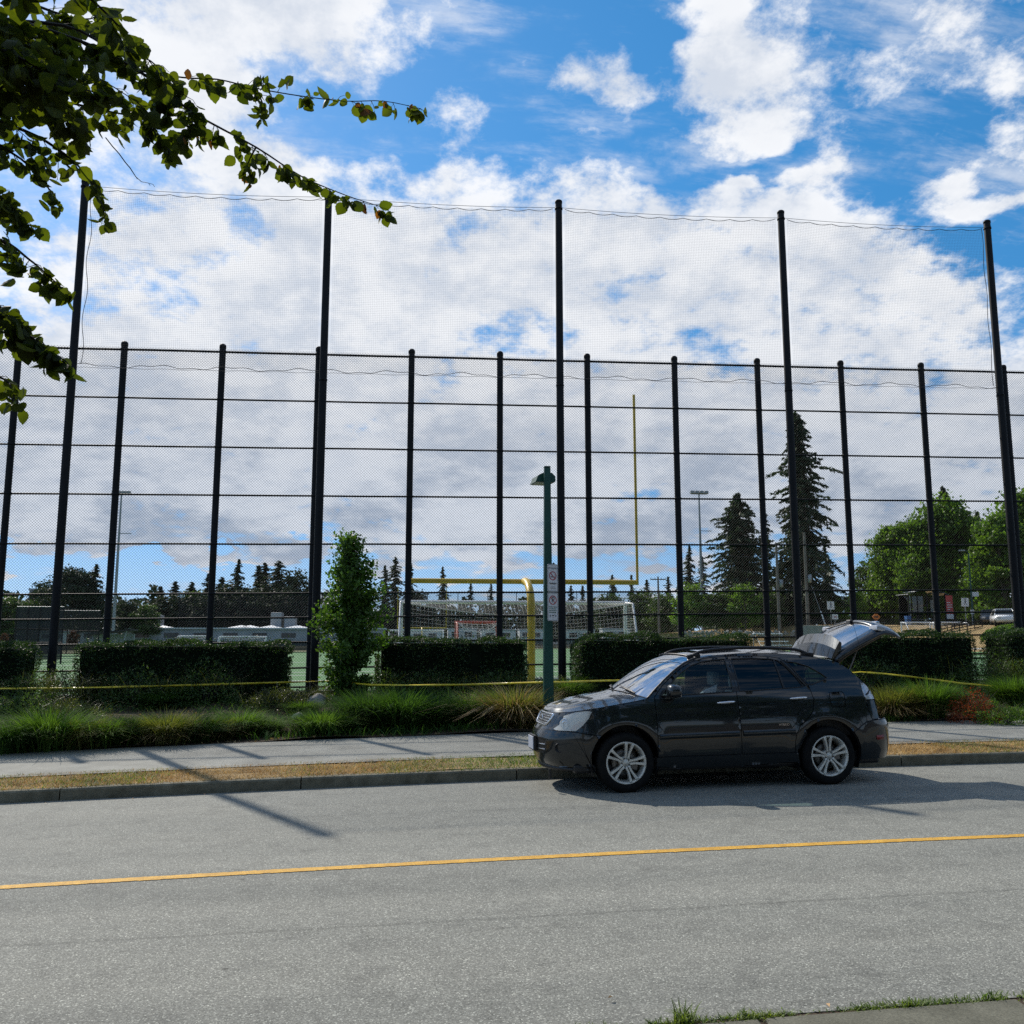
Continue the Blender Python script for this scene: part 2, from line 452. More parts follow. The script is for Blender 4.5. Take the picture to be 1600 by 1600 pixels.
strip('planting_bed', lambda x: path1(x), lambda x: 24.0, lambda x, y: bed_z(x, y) + .004, -40, 60, 240, 24, M['soil'])
strip('sports_field', lambda x: 24.25, lambda x: 150, lambda x, y: FIELD + sx(x), -60, 75, 60, 10, M['turf'])
def fline(x0, y0, x1, y1, w=.12):
    d = Vector((x1 - x0, y1 - y0)).normalized(); n = Vector((-d.y, d.x)) * w
    mb = MB(); k = 20
    for i in range(k):
        a = Vector((x0, y0)).lerp(Vector((x1, y1)), i / k); b_ = Vector((x0, y0)).lerp(Vector((x1, y1)), (i + 1) / k)
        q = [a - n, b_ - n, b_ + n, a + n]
        mb.add([(p.x, p.y, FIELD + sx(p.x) + .006) for p in q], [(0, 1, 2, 3)])
    o = mb.build('field_line', M['white_line']); o['kind'] = 'structure'
for a in [(-40, 30.6, 60, 30.6), (-40, 39.8, 60, 39.8), (-22, 26.2, 40, 26.2), (-34, 36, -34, 140), (34, 36, 34, 140), (-34, 36, 34, 36), (-34, 62, 34, 62, .2), (-34, 88, 34, 88, .2)]:
    fline(*a)

# kerb: cast sections with open joints
def kerb_run():
    root = bpy.data.objects.new('kerb', None); COL.objects.link(root); root['kind'] = 'structure'
    joints = [-41.3 + 2.86 * i for i in range(36)]
    for a, b_ in zip(joints, joints[1:]):
        prof = [(0, -.12), (.012, .128), (.03, .148), (.05, .152), (.155, .155), (.165, .15), (.165, -.1)]
        V, Fq = [], []; n = 6; m = len(prof)
        for i in range(n + 1):
            x = a + .008 + (b_ - a - .016) * i / n
            for (py, pz) in prof: V.append((x, kerb_y(x) + py + .01, sx(x) + pz + rng.uniform(-.0015, .0015)))
        for i in range(n):
            for j in range(m - 1): Fq.append((i * m + j, (i + 1) * m + j, (i + 1) * m + j + 1, i * m + j + 1))
        Fq.append(tuple(reversed(range(m)))); Fq.append(tuple(n * m + j for j in range(m)))
        me = bpy.data.meshes.new('kerb_section'); me.from_pydata(V, [], Fq); me.update()
        bm = bmesh.new(); bm.from_mesh(me); bmesh.ops.recalc_face_normals(bm, faces=bm.faces); bm.to_mesh(me); bm.free()
        link('kerb_section', me, root, M['kerb'])
kerb_run()
# near pavement: slabs with weedy joints
def near_slabs():
    root = bpy.data.objects.new('near_pavement', None); COL.objects.link(root); root['kind'] = 'structure'
    xs = [-8.2, -7.0, -5.8, -4.6, -3.4, -2.2, -1.0, .35, 1.72, 3.12, 4.5, 5.9, 7.3]
    for a, b_ in zip(xs, xs[1:]):
        for (ya, yb) in ((4.70, 3.55), (3.53, 2.3)):
            mb = MB()
            e = lambda x: -.10 + .028 * x
            sk = rng.uniform(-.008, .008)
            q = [(a + .016, yb + e(a)), (b_ - .016, yb + e(b_)), (b_ - .016 + .08, ya + e(b_)), (a + .016 + .08, ya + e(a))]
            for z0, z1, ins in ((-.1, .030, 0), (.030, .040, .012)):
                pass
            top = [(x + (.012 if i in (0, 3) else -.012), y + (.012 if i < 2 else -.012), sx(x) + .022 + sk) for i, (x, y) in enumerate(q)]
            mid = [(x, y, sx(x) + .012 + sk) for x, y in q]; bot = [(x, y, sx(x) - .1) for x, y in q]
            mb.add(bot + mid + top, [(8, 9, 10, 11)] + [(i, (i + 1) % 4, 4 + (i + 1) % 4, 4 + i) for i in range(4)] + [(4 + i, 4 + (i + 1) % 4, 8 + (i + 1) % 4, 8 + i) for i in range(4)])
            mb.build('slab', M['slab'], root)
    strip('near_soil', lambda x: -30, lambda x: 4.70 + .028 * x, lambda x, y: sx(x) + .004, -40, 60, 60, 3, M['soil'])
near_slabs()

# ------------------------------------------------------------------ blades of grass
def blades(n, pos, h, w, lean, droop=.4, seg=3, seed=1, dirfn=None):
    """n curved blades -> verts, quads. pos(i)->(x,y,z) arrays"""
    g = np.random.default_rng(seed)
    P = np.asarray(pos, float)
    a = g.uniform(0, 2 * np.pi, n) if dirfn is None else dirfn(P, g)
    H = h * g.uniform(.55, 1.15, n); Wd = w * g.uniform(.7, 1.3, n)
    ln = lean * g.uniform(.3, 1.3, n); dr = droop * g.uniform(.3, 1.4, n)
    dx, dy = np.cos(a), np.sin(a)
    tw = g.uniform(-.9, .9, n)
    sxv, syv = np.cos(a + np.pi / 2 + tw), np.sin(a + np.pi / 2 + tw)
    V = np.zeros((n, (seg + 1) * 2, 3))
    for k in range(seg + 1):
        t = k / seg
        out = H * (ln * t + dr * t * t)
        z = H * (t - .55 * dr * t * t * t)
        wk = Wd * (1 - t ** 1.6) + .0006
        cx, cy, cz = P[:, 0] + dx * out, P[:, 1] + dy * out, P[:, 2] + z
        V[:, 2 * k] = np.stack([cx - sxv * wk, cy - syv * wk, cz], 1)
        V[:, 2 * k + 1] = np.stack([cx + sxv * wk, cy + syv * wk, cz], 1)
    m = (seg + 1) * 2
    base = (np.arange(n) * m)[:, None, None]
    q = np.array([[2 * k, 2 * k + 1, 2 * k + 3, 2 * k + 2] for k in range(seg)])[None]
    return V.reshape(-1, 3), (base + q).reshape(-1, 4)
M['grass_dry'] = leafmat('dry_grass', (.32, .20, .08), (.56, .41, .20), .3, .8, 3, tcol=(1.2, 1.1, .8))
M['grass_green'] = leafmat('green_grass', (.065, .115, .025), (.16, .20, .05), .35, .6, 3)
def verge_grass():
    for nm, mat, n, hh, sd, lab in (('dry_grass', M['grass_dry'], 52000, .065, 5, 'straw coloured dry grass on the verge behind the kerb'), ('green_grass', M['grass_green'], 16000, .075, 6, 'green weeds among the dry grass of the verge')):
        g = np.random.default_rng(sd)
        x = g.uniform(-9, 15, n * 3)
        fld = np.sin(x * 1.3 + 1) + np.sin(x * 3.1 + sd) * .7 + g.normal(0, .55, n * 3)
        nearcar = np.exp(-((x - 1.7) / 1.3) ** 2) * 2.4
        keep = (fld + nearcar > .45) if nm == 'green_grass' else (fld * .3 + nearcar < 1.7)
        x = x[keep][:n]; n2 = len(x)
        y = np.array([kerb_y(v) + .15 + (path0(v) + .03 - kerb_y(v) - .15) * u for v, u in zip(x, np.clip(g.normal(.5, .36, n2), -.03, 1.07))])
        z = np.array([sx(v) + .135 for v in x])
        V, Q = blades(n2, np.stack([x, y, z], 1), hh, .004, .7, .5, 2, sd)
        o = link(nm, mesh_np(nm, V, Q), None, mat); tag(o, lab, 'grass', kind='stuff')
verge_grass()
def joint_weeds():
    g = np.random.default_rng(9)
    n = 5200
    x = g.uniform(-1, 5.0, n)
    y = np.array([4.63 + .028 * v for v in x]) + g.normal(0, .026, n)
    k = (np.sin(x * 5.3) + np.sin(x * 13.1 + 2) + g.normal(0, .6, n)) > -.5
    x, y = x[k], y[k]
    z = np.array([sx(v) + .008 for v in x])
    V, Q = blades(len(x), np.stack([x, y, z], 1), .024, .0026, .8, .5, 3, 4)
    # joint weeds between slabs
    o = link('joint_grass', mesh_np('joint_grass', V, Q), None, M['grass_green']); tag(o, 'weeds growing in the crack between road and near slabs', 'weeds', kind='stuff')
    # three taller tufts
    for i, (wx, h_, nb) in enumerate(((1.42, .10, 70), (1.75, .05, 60), (2.60, .055, 70), (3.08, .05, 60))):
        P = np.stack([g.normal(wx, .03 if i == 0 else .04, nb), 4.63 + .028 * wx + g.normal(0, .02, nb), np.full(nb, sx(wx) + .002)], 1)
        V, Q = blades(nb, P, h_, .004, .45, .5, 3, 40 + i)
        o = link('weed_tuft', mesh_np('weed_tuft', V, Q), None, M['grass_green'])
        tag(o, ['tallest leafy weed at the left end of the cracked road edge', 'first grass tuft right of the tallest weed at the road edge', 'second grass tuft right of the tallest weed at the road edge', 'grass tuft nearest the right corner of the road edge'][i], 'weed', 'weed tufts along the near road edge')
joint_weeds()
def litter_leaves():
    root = []
    mt = plain('dead_leaf', (.42, .27, .13), .8, var=.4, scale=30)
    spots = [(2.18, 4.70), (-3.2, 12.0), (-2.4, 12.2), (-4.2, 11.9), (6.2, 13.0), (7.1, 13.0), (1.1, 4.98)]
    labs = ['dry curled leaf in the crack by the near slabs', 'brown leaf on the road below the left kerb joint', 'brown leaf on the road just right of the left kerb joint', 'brown leaf by the kerb at the left edge', 'brown leaf on the gutter behind the car', 'second brown leaf on the gutter behind the car', 'pale leaf scrap on the near asphalt']
    for (x, y), lab in zip(spots, labs):
        mb = MB(); a = rng.uniform(0, 6.28); s = rng.uniform(.025, .04)
        q = [(0, 0, 0), (.5, .3, .25), (1, 0, .1), (.5, -.32, .3), (.5, 0, .05)]
        Mx = Matrix.Translation((x, y, sx(x) + .028)) @ Matrix.Rotation(a, 4, 'Z') @ Matrix.Scale(s, 4)
        mb.add([Mx @ Vector(v) for v in q], [(0, 4, 1), (1, 4, 2), (2, 4, 3), (3, 4, 0)])
        o = mb.build('fallen_leaf', mt, fix=False); tag(o, lab, 'leaf', 'fallen leaves on the road')
litter_leaves()
# ================================================================== FENCE, NETTING POLES, NETS
M['black_post'] = plain('black_powder_coat', (.007, .0075, .009), .6, var=.25, scale=3, spec=.22)
M['black_wire'] = plain('black_vinyl_wire', (.008, .0085, .010), .6, var=.2, scale=3, spec=.25)
M['net_twine'] = plain('dark_net_twine', (.03, .032, .038), .8, var=.2, scale=3)
M['rope'] = plain('net_rope', (.028, .028, .032), .8, var=.2)
POST_X = [-14.75, -12.32, -9.86, -7.27, -4.79, -2.30, .158, 2.554, 4.972, 7.449, 9.856, 12.339, 14.784, 17.35, 19.8, 22.3]
RAIL_Z = [9.52, 8.235, 6.965, 5.70, 4.435, 3.167, 2.55, 1.92, 1.28, .80]
FY = 24.0
def strands(segs, r, sides=3):
    """many thin straight strands as one mesh: segs (n,2,3)"""
    S = np.asarray(segs, float); n = len(S)
    d = S[:, 1] - S[:, 0]; d /= np.linalg.norm(d, axis=1)[:, None]
    a = np.where(np.abs(d[:, 1:2]) < .9, np.array([[0, 1., 0]]), np.array([[1., 0, 0]]))
    u = np.cross(d, a); u /= np.linalg.norm(u, axis=1)[:, None]; w = np.cross(d, u)
    V = np.zeros((n, 2, sides, 3))
    for k in range(sides):
        ang = 2 * np.pi * k / sides
        off = (u * math.cos(ang) + w * math.sin(ang)) * r
        V[:, 0, k] = S[:, 0] + off; V[:, 1, k] = S[:, 1] + off
    q = np.array([[k, (k + 1) % sides, sides + (k + 1) % sides, sides + k] for k in range(sides)])
    Q = (np.arange(n) * 2 * sides)[:, None, None] + q[None]
    return V.reshape(-1, 3), Q.reshape(-1, 4)
def chain_mesh(w, h, shear, pitch=.072, r=.0034, seg=.9):
    """diamond mesh clipped to a w x h bay, cut into short lengths; slightly in and out of plane at the crossings"""
    segs = []
    for sgn in (1, -1):
        n0 = int(-h / pitch) - 1; n1 = int(w / pitch) + 1
        for k in range(n0, n1 + int(h / pitch) + 2):
            x0 = k * pitch
            # line x = x0 + sgn*t, z = t
            t0, t1 = 0.0, h
            lo, hi = (-x0, w - x0) if sgn > 0 else (x0 - w, x0)
            a, b_ = max(t0, lo), min(t1, hi)
            if b_ - a < .02: continue
            m = max(1, int((b_ - a) / seg)); ts = np.linspace(a, b_, m + 1)
            for p, q in zip(ts, ts[1:]):
                xa, xb = x0 + sgn * p, x0 + sgn * q
                segs.append([(xa, sgn * .0025, p + shear * xa), (xb, sgn * .0025, q + shear * xb)])
    return strands(segs, r)
def fence():
    root = thing('chain_link_fence', 'very tall black chain link fence along the sports field', 'fence', (0, FY, 0))
    bd = MB(); bd.lathe([(.094, -.025), (.094, .025), (.088, .03), (.088, -.03)], 12, closed=True); band_me = bd.mesh('brace_band'); band_me.materials.append(M['black_post'])
    for x in POST_X:
        mb = MB(); z0, z1 = sx(x) + .5, sx(x) + 9.66
        mb.tube([(x, 0, z0), (x, 0, z1)], .084, 14)
        p = mb.build('post', M['black_post'], root)
        c = MB(); c.lathe([(.0, .075), (.05, .068), (.08, .045), (.09, .01), (.09, -.05), (.0, -.05)], 14, M=Matrix.Translation((x, 0, z1)))
        c.build('cap', M['black_post'], p)
        for rz_ in RAIL_Z[:-1]:
            bo = link('brace_band', band_me, p); bo.location = (x, 0, sx(x) + rz_)
    for i, (a, b_) in enumerate(zip(POST_X, POST_X[1:])):
        for k, rz_ in enumerate(RAIL_Z):
            mb = MB()
            sag = rng.uniform(-.006, .004)
            pts = [(a + (b_ - a) * t, .02, rz_ + sx(a + (b_ - a) * t) + sag * math.sin(math.pi * t)) for t in (0, .25, .5, .75, 1)]
            mb.tube(pts, .024 if k else .03, 8, cap=False)
            mb.build('rail', M['black_post'], root)
    cache = {}
    for a, b_ in zip(POST_X, POST_X[1:]):
        w = round(b_ - a, 2)
        if w not in cache:
            V, Q = chain_mesh(w, 8.86, SLOPE)
            me = mesh_np('chain_link_mesh', V, Q); me.materials.append(M['black_wire']); cache[w] = me
        o = bpy.data.objects.new('chain_link_mesh', cache[w]); COL.objects.link(o); o.parent = root
        o.location = (a, -.012, sx(a) + .72)
    return root
fence()
def fence_wall():
    mb = MB(); xs = np.linspace(-24, 34, 40)
    V, Fq = [], []
    pr = [(-.17, -.3), (-.17, .09), (-.155, .105), (.155, .105), (.17, .09), (.17, -.3)]
    for x in xs:
        for (y, z) in pr: V.append((x, FY + y, sx(x) + .60 + z))
    m = len(pr)
    for i in range(len(xs) - 1):
        for j in range(m - 1): Fq.append((i * m + j, (i + 1) * m + j, (i + 1) * m + j + 1, i * m + j + 1))
    mb.add(V, Fq)
    o = mb.build('concrete_footing', M['wallconc']); tag(o, 'low concrete footing running under the chain link fence', 'wall')
fence_wall()

TALL = [(-14.4, 23.1), (-8.20, 23.1), (-2.09, 23.1), (4.05, 23.1), (10.35, 23.1), (16.55, 23.1)]
TLAB = [None, 'tall black netting pole furthest left, half behind hanging leaves', 'tall black netting pole beside the small leafy tree', 'tall black netting pole right beside the green lamp post',
        'tall black netting pole rising behind the raised tailgate', 'tall black netting pole at the right edge']
NET_TOP = 13.52
def tall_poles():
    for (x, y), lab in zip(TALL, TLAB):
        if lab is None: continue
        root = thing('netting_pole', lab, 'pole', (x, y, sx(x) + .30), group='tall poles that carry the netting')
        h = NET_TOP + .14 - .30 + (.05 if x > 3 else 0)
        mb = MB(); mb.tube([(0, 0, -.3), (0, 0, 6.6), (0, 0, h)], .1, 18, rs=[.103, .1, .092]); mb.build('shaft', M['black_post'], root)
        c = MB(); c.lathe([(0, .03), (.07, .026), (.1, .0), (.1, -.06), (0, -.06)], 16, M=Matrix.Translation((0, 0, h))); c.build('cap', M['black_post'], root)
        for zz in (NET_TOP - .33, 8.25):
            b2 = MB()
            b2.lathe([(.108, -.02), (.108, .02), (.1, .025), (.1, -.025)], 14, M=Matrix.Translation((0, 0, zz)), closed=True)
            b2.box((-.02, -.14, zz - .012), (.02, -.1, zz + .012))
            b2.build('net_bracket', M['black_post'], root)
        f_ = MB(); f_.lathe([(.0, .02), (.14, .015), (.15, -.05), (.15, -.3)], 16); f_.build('base_collar', M['wallconc'], root)
tall_poles()
def nets():
    labs = ['leftmost bay of dark square netting, under the hanging branches', 'second bay of dark square netting from the left, left of the lamp post pole', 'third bay of dark square netting, above the yellow goal upright', 'rightmost bay of dark square netting, above the tall conifer']
    for i in range(1, 5):
        (xa, y), (xb, _) = TALL[i], TALL[i + 1]
        xa += .17; xb -= .17
        W = xb - xa; g = .047
        zb = lambda x: 8.80 + sx(x) + .02
        def zt(t):
            x = xa + W * t
            return NET_TOP + sx(x) - .10 * (4 * t * (1 - t)) ** .8 - .05 * abs(math.sin(t * math.pi * 9)) - .04
        root = thing('sports_net', labs[i - 1], 'net', (0, y - .01, 0), group='netting bays above the fence')
        segs = []
        nv = int(W / g)
        belly = lambda t, s: -.10 * math.sin(math.pi * t) * math.sin(math.pi * s)
        for k in range(nv + 1):
            t = k / nv; x = xa + W * t; z0, z1 = zb(x), zt(t)
            ss = np.linspace(0, 1, 7)
            for s0, s1 in zip(ss, ss[1:]):
                segs.append([(x, belly(t, s0), z0 + (z1 - z0) * s0), (x, belly(t, s1), z0 + (z1 - z0) * s1)])
        nh = int(4.55 / g)
        for k in range(nh + 1):
            s = k / nh
            ts = np.linspace(0, 1, 9)
            for t0, t1 in zip(ts, ts[1:]):
                p = []
                for t in (t0, t1):
                    x = xa + W * t; zz0, zz1 = zb(x), NET_TOP + sx(x) - .10 * (4 * t * (1 - t)) ** .8 - .05
                    p.append((x, belly(t, s), zz0 + (zz1 - zz0) * s))
                segs.append(p)
        V, Q = strands(segs, .0014)
        link('netting', mesh_np('netting', V, Q), root, M['net_twine'])
        # head cable, laced rope, foot rope
        mb = MB(); pts = [(xa - .1 + (W + .2) * t, 0, NET_TOP + sx(xa + W * t) - .07 * (4 * t * (1 - t))) for t in np.linspace(0, 1, 15)]
        mb.tube(pts, .006, 5); mb.build('head_cable', M['rope'], root)
        mb = MB(); pts = [(xa + W * t, .0, zt(t)) for t in np.linspace(0, 1, 73)]; mb.tube(pts, .008, 5); mb.build('lacing_rope', M['rope'], root)
        mb = MB(); pts = [(xa - .08 + (W + .16) * t, 0, zb(xa + W * t) - .03 + .035 * math.sin(t * 21 + i) + .02 * math.sin(t * 57)) for t in np.linspace(0, 1, 60)]
        mb.tube(pts, .008, 5); mb.build('foot_rope', M['rope'], root)
        mb = MB(); pts = [(xa - .1 + (W + .2) * t, .0, zb(xa + W * t) - .085 + .01 * math.sin(t * 40)) for t in np.linspace(0, 1, 30)]
        mb.tube(pts, .005, 5); mb.build('foot_cable', M['rope'], root)
        if i in (1, 4):
            xe = xa if i == 1 else xb
            mb = MB(); pts = [(xe + (.04 if i == 1 else -.02) * math.sin(t * 19) + (.02 if i == 1 else -.02), 0, zb(xe) + (zt(0 if i == 1 else 1) - zb(xe)) * t) for t in np.linspace(0, 1, 50)]
            mb.tube(pts, .008, 5); mb.build('side_rope', M['rope'], root)
nets()
# ================================================================== CAR
def m_paint():
    m, nt, b = new_mat('graphite_paint')
    set_in(b, Base_Color=(.0125, .0140, .0155), Metallic=.8, Roughness=.34, Coat_Weight=1.0, Coat_Roughness=.035)
    n, r = ncol(nt, b, (.014, .0170, .0192), (.022, .0265, .030), 900, 2)
    n2, r2 = ncol(nt, b, (.24,) * 3, (.34,) * 3, 2.5, 5, sock=None)
    nt.links.new(r2.outputs[0], b.inputs['Roughness'])
    return m
def m_glass(name, tint, gl=.95, rough=.0):
    m, nt, b = new_mat(name)
    nt.nodes.remove(b)
    t = nt.nodes.new('ShaderNodeBsdfTransparent'); t.inputs[0].default_value = (*tint, 1)
    g = nt.nodes.new('ShaderNodeBsdfGlossy'); g.inputs['Roughness'].default_value = rough; g.inputs[0].default_value = (gl, gl * 1.01, gl * 1.03, 1)
    fr = nt.nodes.new('ShaderNodeFresnel'); fr.inputs[0].default_value = 1.5
    mx = nt.nodes.new('ShaderNodeMixShader')
    nt.links.new(fr.outputs[0], mx.inputs[0]); nt.links.new(t.outputs[0], mx.inputs[1]); nt.links.new(g.outputs[0], mx.inputs[2])
    nt.links.new(mx.outputs[0], nt.nodes['Material Output'].inputs[0])
    return m
M['paint'] = m_paint()
M['glass'] = m_glass('window_glass', (.84, .92, .87))
M['dark_glass'] = m_glass('privacy_glass', (.045, .05, .055))
M['lamp_glass'] = m_glass('lamp_lens', (.95, .95, .94))
def _lit_lens(m):
    nt = m.node_tree; out = nt.nodes['Material Output']; src = out.inputs[0].links[0].from_socket
    b = nt.nodes.new('ShaderNodeBsdfPrincipled'); set_in(b, Base_Color=(.92, .90, .82), Roughness=.12)
    mx = nt.nodes.new('ShaderNodeMixShader'); mx.inputs[0].default_value = .55  # white mixed into the lens stands for sun on the reflectors
    nt.links.new(src, mx.inputs[1]); nt.links.new(b.outputs[0], mx.inputs[2]); nt.links.new(mx.outputs[0], out.inputs[0])
_lit_lens(M['lamp_glass'])
M['trim'] = plain('black_trim', (.008, .008, .009), .45, var=.2)
M['rubber'] = plain('tyre_rubber', (.008, .008, .008), .85, var=.25, scale=20, spec=.2)
M['alloy'] = plain('alloy_wheel', (.66, .64, .58), .42, .45, var=.08)
M['chrome'] = plain('chrome', (.75, .76, .78), .12, 1.0, var=.03)
M['cloth'] = plain('grey_upholstery', (.30, .30, .28), .85, var=.15)
M['plastic_in'] = plain('dark_interior', (.02, .02, .021), .7, var=.2)
M['light_in'] = plain('light_interior', (.35, .35, .33), .8, var=.1)
M['amber'] = plain('amber_lens', (.45, .11, .015), .2, var=.15)
M['red_lens'] = plain('red_lens', (.22, .008, .008), .18, var=.2)
M['silver_in'] = plain('lamp_reflector', (.80, .78, .70), .35, .25, var=.12, scale=25)
M['clear_lamp'] = plain('clear_tail_lens', (.52, .54, .58), .14, .35, var=.18, scale=30)
M['disc'] = plain('brake_disc', (.16, .155, .15), .4, .9)
M['plate'] = plain('plate_white', (.40, .43, .50), .5, var=.05)

WZ = [(.20, .845), (.27, .872), (.36, .893), (.50, .912), (.62, .921), (.72, .9225), (.85, .918), (.96, .905), (1.05, .890), (1.13, .872), (1.20, .850), (1.30, .815), (1.42, .760), (1.52, .708), (1.60, .655), (1.66, .600), (1.72, .53)]
_zz = np.array([a for a, _ in WZ]); _ww = np.array([b for _, b in WZ])
_fine = np.linspace(.2, 1.72, 200); _wf = np.interp(_fine, _zz, _ww)
_k = np.ones(13) / 13; _wf = np.convolve(np.pad(_wf, 6, 'edge'), _k, 'valid')
def wz(z): return float(np.interp(z, _fine, _wf))
FX, RX, WHEEL_R, CL = .98, 3.695, .362, 4.80
A1, N1, A2, N2 = .95, 2.35, .62, 2.7
def _corner(A, n):
    th = np.linspace(0, np.pi / 2, 200)
    dx = A * np.sin(th) ** (2 / n)      # distance from the start of the bend
    b = np.cos(th) ** (2 / n)
    s = np.concatenate([[0], np.cumsum(np.hypot(np.diff(dx), np.diff(b) * .92))])
    return s, dx, b
_c1, _c2 = _corner(A1, N1), _corner(A2, N2)
S0 = A1 - _c1[0][-1]            # wrapped coordinate of the nose centre
S1 = CL - A2 + _c2[0][-1]       # and of the tail centre
FRONT = [(.20, .22), (.28, .10), (.36, .035), (.46, .0), (.64, .0), (.70, .02), (.745, .045), (.80, .085), (.90, .13), (.97, .18), (1.04, .26), (1.15, .42)]
REAR = [(.20, .14), (.30, .06), (.40, .02), (.55, .0), (.72, .0), (.78, .03), (.85, .10), (1.0, .13), (1.2, .20), (1.3, .28), (1.5, .52), (1.66, .70)]
def itp(T, z): return float(np.interp(z, [a for a, _ in T], [b for _, b in T]))
def P(s, z, off=0.0):
    """wrapped body surface: s runs along the flank (x in metres there) and round the corners"""
    if s < A1:
        d = A1 - s; dx = np.interp(d, _c1[0], _c1[1]); b = np.interp(d, _c1[0], _c1[2]); x = A1 - dx
        g = (dx / A1) ** 1.6; x += itp(FRONT, z) * g
    elif s > CL - A2:
        d = s - (CL - A2); dx = np.interp(d, _c2[0], _c2[1]); b = np.interp(d, _c2[0], _c2[2]); x = CL - A2 + dx
        g = (dx / A2) ** 1.3; x -= itp(REAR, z) * g
    else:
        x, b = s, 1.0
    w = wz(z)
    for cx in (FX, RX):     # flared arches
        r = math.hypot(x - cx, z - .40)
        w += .013 * math.exp(-((r - .48) / .08) ** 2) * (1 if z > .2 else 0)
    # character line along the doors
    w += .0035 * math.exp(-((z - (1.0 + .02 * x)) / .03) ** 2) - .0025 * math.exp(-((z - (.90 + .02 * x)) / .06) ** 2)
    return Vector((x, -(w + off) * b, z))

def arc(cx, cz, r, a0, a1, n):
    return [(cx + r * math.cos(a0 + (a1 - a0) * i / n), cz + r * math.sin(a0 + (a1 - a0) * i / n)) for i in range(n + 1)]
ARF = arc(FX, .385, .435, R(205), R(-25), 22)
ARR = arc(RX, .385, .435, R(205), R(-25), 22)
def hood_z(s):     # the fender/hood joint
    return float(np.interp(s, [S0, S0 + .35, .15, .45, .8, 1.1, 1.30], [.945, .95, .975, 1.012, 1.058, 1.10, 1.135]))
ROOFLINE = [(1.30, 1.135), (1.42, 1.245), (1.56, 1.36), (1.72, 1.475), (1.88, 1.565), (2.05, 1.620), (2.3, 1.655), (2.7, 1.676), (3.1, 1.672), (3.45, 1.648), (3.7, 1.612), (3.92, 1.565), (4.02, 1.535)]
TAILLINE = [(4.02, 1.535), (4.12, 1.455), (4.22, 1.36), (4.30, 1.295), (4.36, 1.26)]
def poly(*a): return list(a)
PANELS = []
belt = lambda x: float(np.interp(x, [1.3, 1.6, 2.5, 3.2, 3.6], [1.155, 1.165, 1.195, 1.225, 1.245]))
# lower edges
SILL0, SILL1 = .27, .415
front_win = [(1.475, belt(1.475)), (1.56, 1.255), (1.68, 1.36), (1.80, 1.45), (1.94, 1.528), (2.10, 1.575), (2.28, 1.597), (2.425, 1.605), (2.435, 1.4), (2.445, belt(2.44))]
rear_win = [(2.535, belt(2.53)), (2.525, 1.4), (2.515, 1.607), (2.8, 1.61), (3.05, 1.598), (3.16, 1.578), (3.24, 1.50), (3.34, 1.37), (3.42, belt(3.42))]
qtr_win = [(3.27, 1.562), (3.40, 1.547), (3.56, 1.495), (3.70, 1.41), (3.78, 1.345), (3.74, 1.325), (3.54, 1.262), (3.475, 1.265), (3.39, 1.38)]
HL = [(S0 + .52, .762), (.02, .748), (.20, .748), (.335, .752), (.41, .82), (.485, .905), (.53, .985), (.43, .995), (.26, .978), (.06, .925), (S0 + .66, .865)]
amber = [(.235, .7565), (.332, .760), (.402, .825), (.44, .872), (.36, .858), (.28, .82)]
fdoor = [(1.395, .42), (1.39, .80), (1.385, 1.15), (1.50, 1.28), (1.66, 1.405), (1.80, 1.50), (1.95, 1.572), (2.12, 1.612), (2.30, 1.630), (2.478, 1.638), (2.486, 1.2), (2.50, .8), (2.505, .42)]
rdoor = [(2.505, .42), (2.50, .8), (2.486, 1.2), (2.478, 1.638), (2.8, 1.642), (3.06, 1.628), (3.20, 1.603), (3.33, 1.50), (3.47, 1.30), (3.50, 1.24), (3.53, 1.08), (3.50, .93), (3.42, .85), (3.31, .76), (3.25, .66), (3.225, .56), (3.22, .42)]
fbump = [(S0, .27)] + [(S0 + .2, .272), (S0 + .5, .28), (.2, .30), (.545, .32)] + [p for p in ARF[:9] if p[1] < .70] + [(.60, .70), (.35, .735), (.20, .742), (.02, .742), (S0 + .5, .745), (S0, .735)]
rbump = [p for p in reversed(ARR) if p[1] < .68 and p[0] > RX][::-1]
rbump = [(4.12, .30)] + list(reversed(rbump)) + [(4.16, .735), (4.25, .785), (4.40, .80), (4.6, .80), (S1 - .3, .80), (S1, .80), (S1, .30), (4.5, .30)]
sill = [(1.37, .30)] + [(1.375, .415), (1.8, .415), (2.5, .415), (3.0, .415), (3.265, .415), (3.29, .30), (2.5, .27), (1.7, .27)]
tail_lamp = [(4.255, 1.285), (4.31, 1.275), (4.37, 1.235), (4.42, 1.17), (4.46, 1.085), (4.455, 1.06), (4.29, 1.06), (4.255, 1.10), (4.245, 1.2)]
tail_low = [(4.29, 1.053), (4.458, 1.053), (4.475, .93), (4.475, .815), (4.40, .808), (4.33, .81), (4.29, .92)]
fuel = [(3.765, .995), (3.76, 1.13), (3.775, 1.16), (3.945, 1.165), (3.965, 1.14), (3.965, .995), (3.945, .975), (3.785, .975)]
side_all = ([(S0, .27), (S0 + .3, .275), (.2, .30), (.545, .32)] + ARF + [(1.375, .29), (1.7, .27), (2.5, .27), (3.29, .29)] + ARR + [(4.12, .30), (4.5, .30), (S1, .30), (S1, .80)]
            + [(4.6, .80), (4.475, .815), (4.475, .93), (4.458, 1.06), (4.42, 1.17), (4.37, 1.235), (4.36, 1.26)] + list(reversed(TAILLINE))[1:] + list(reversed(ROOFLINE))[1:]
            + [(x, hood_z(x)) for x in np.linspace(1.15, S0 + .02, 22)] + [(S0, hood_z(S0))])
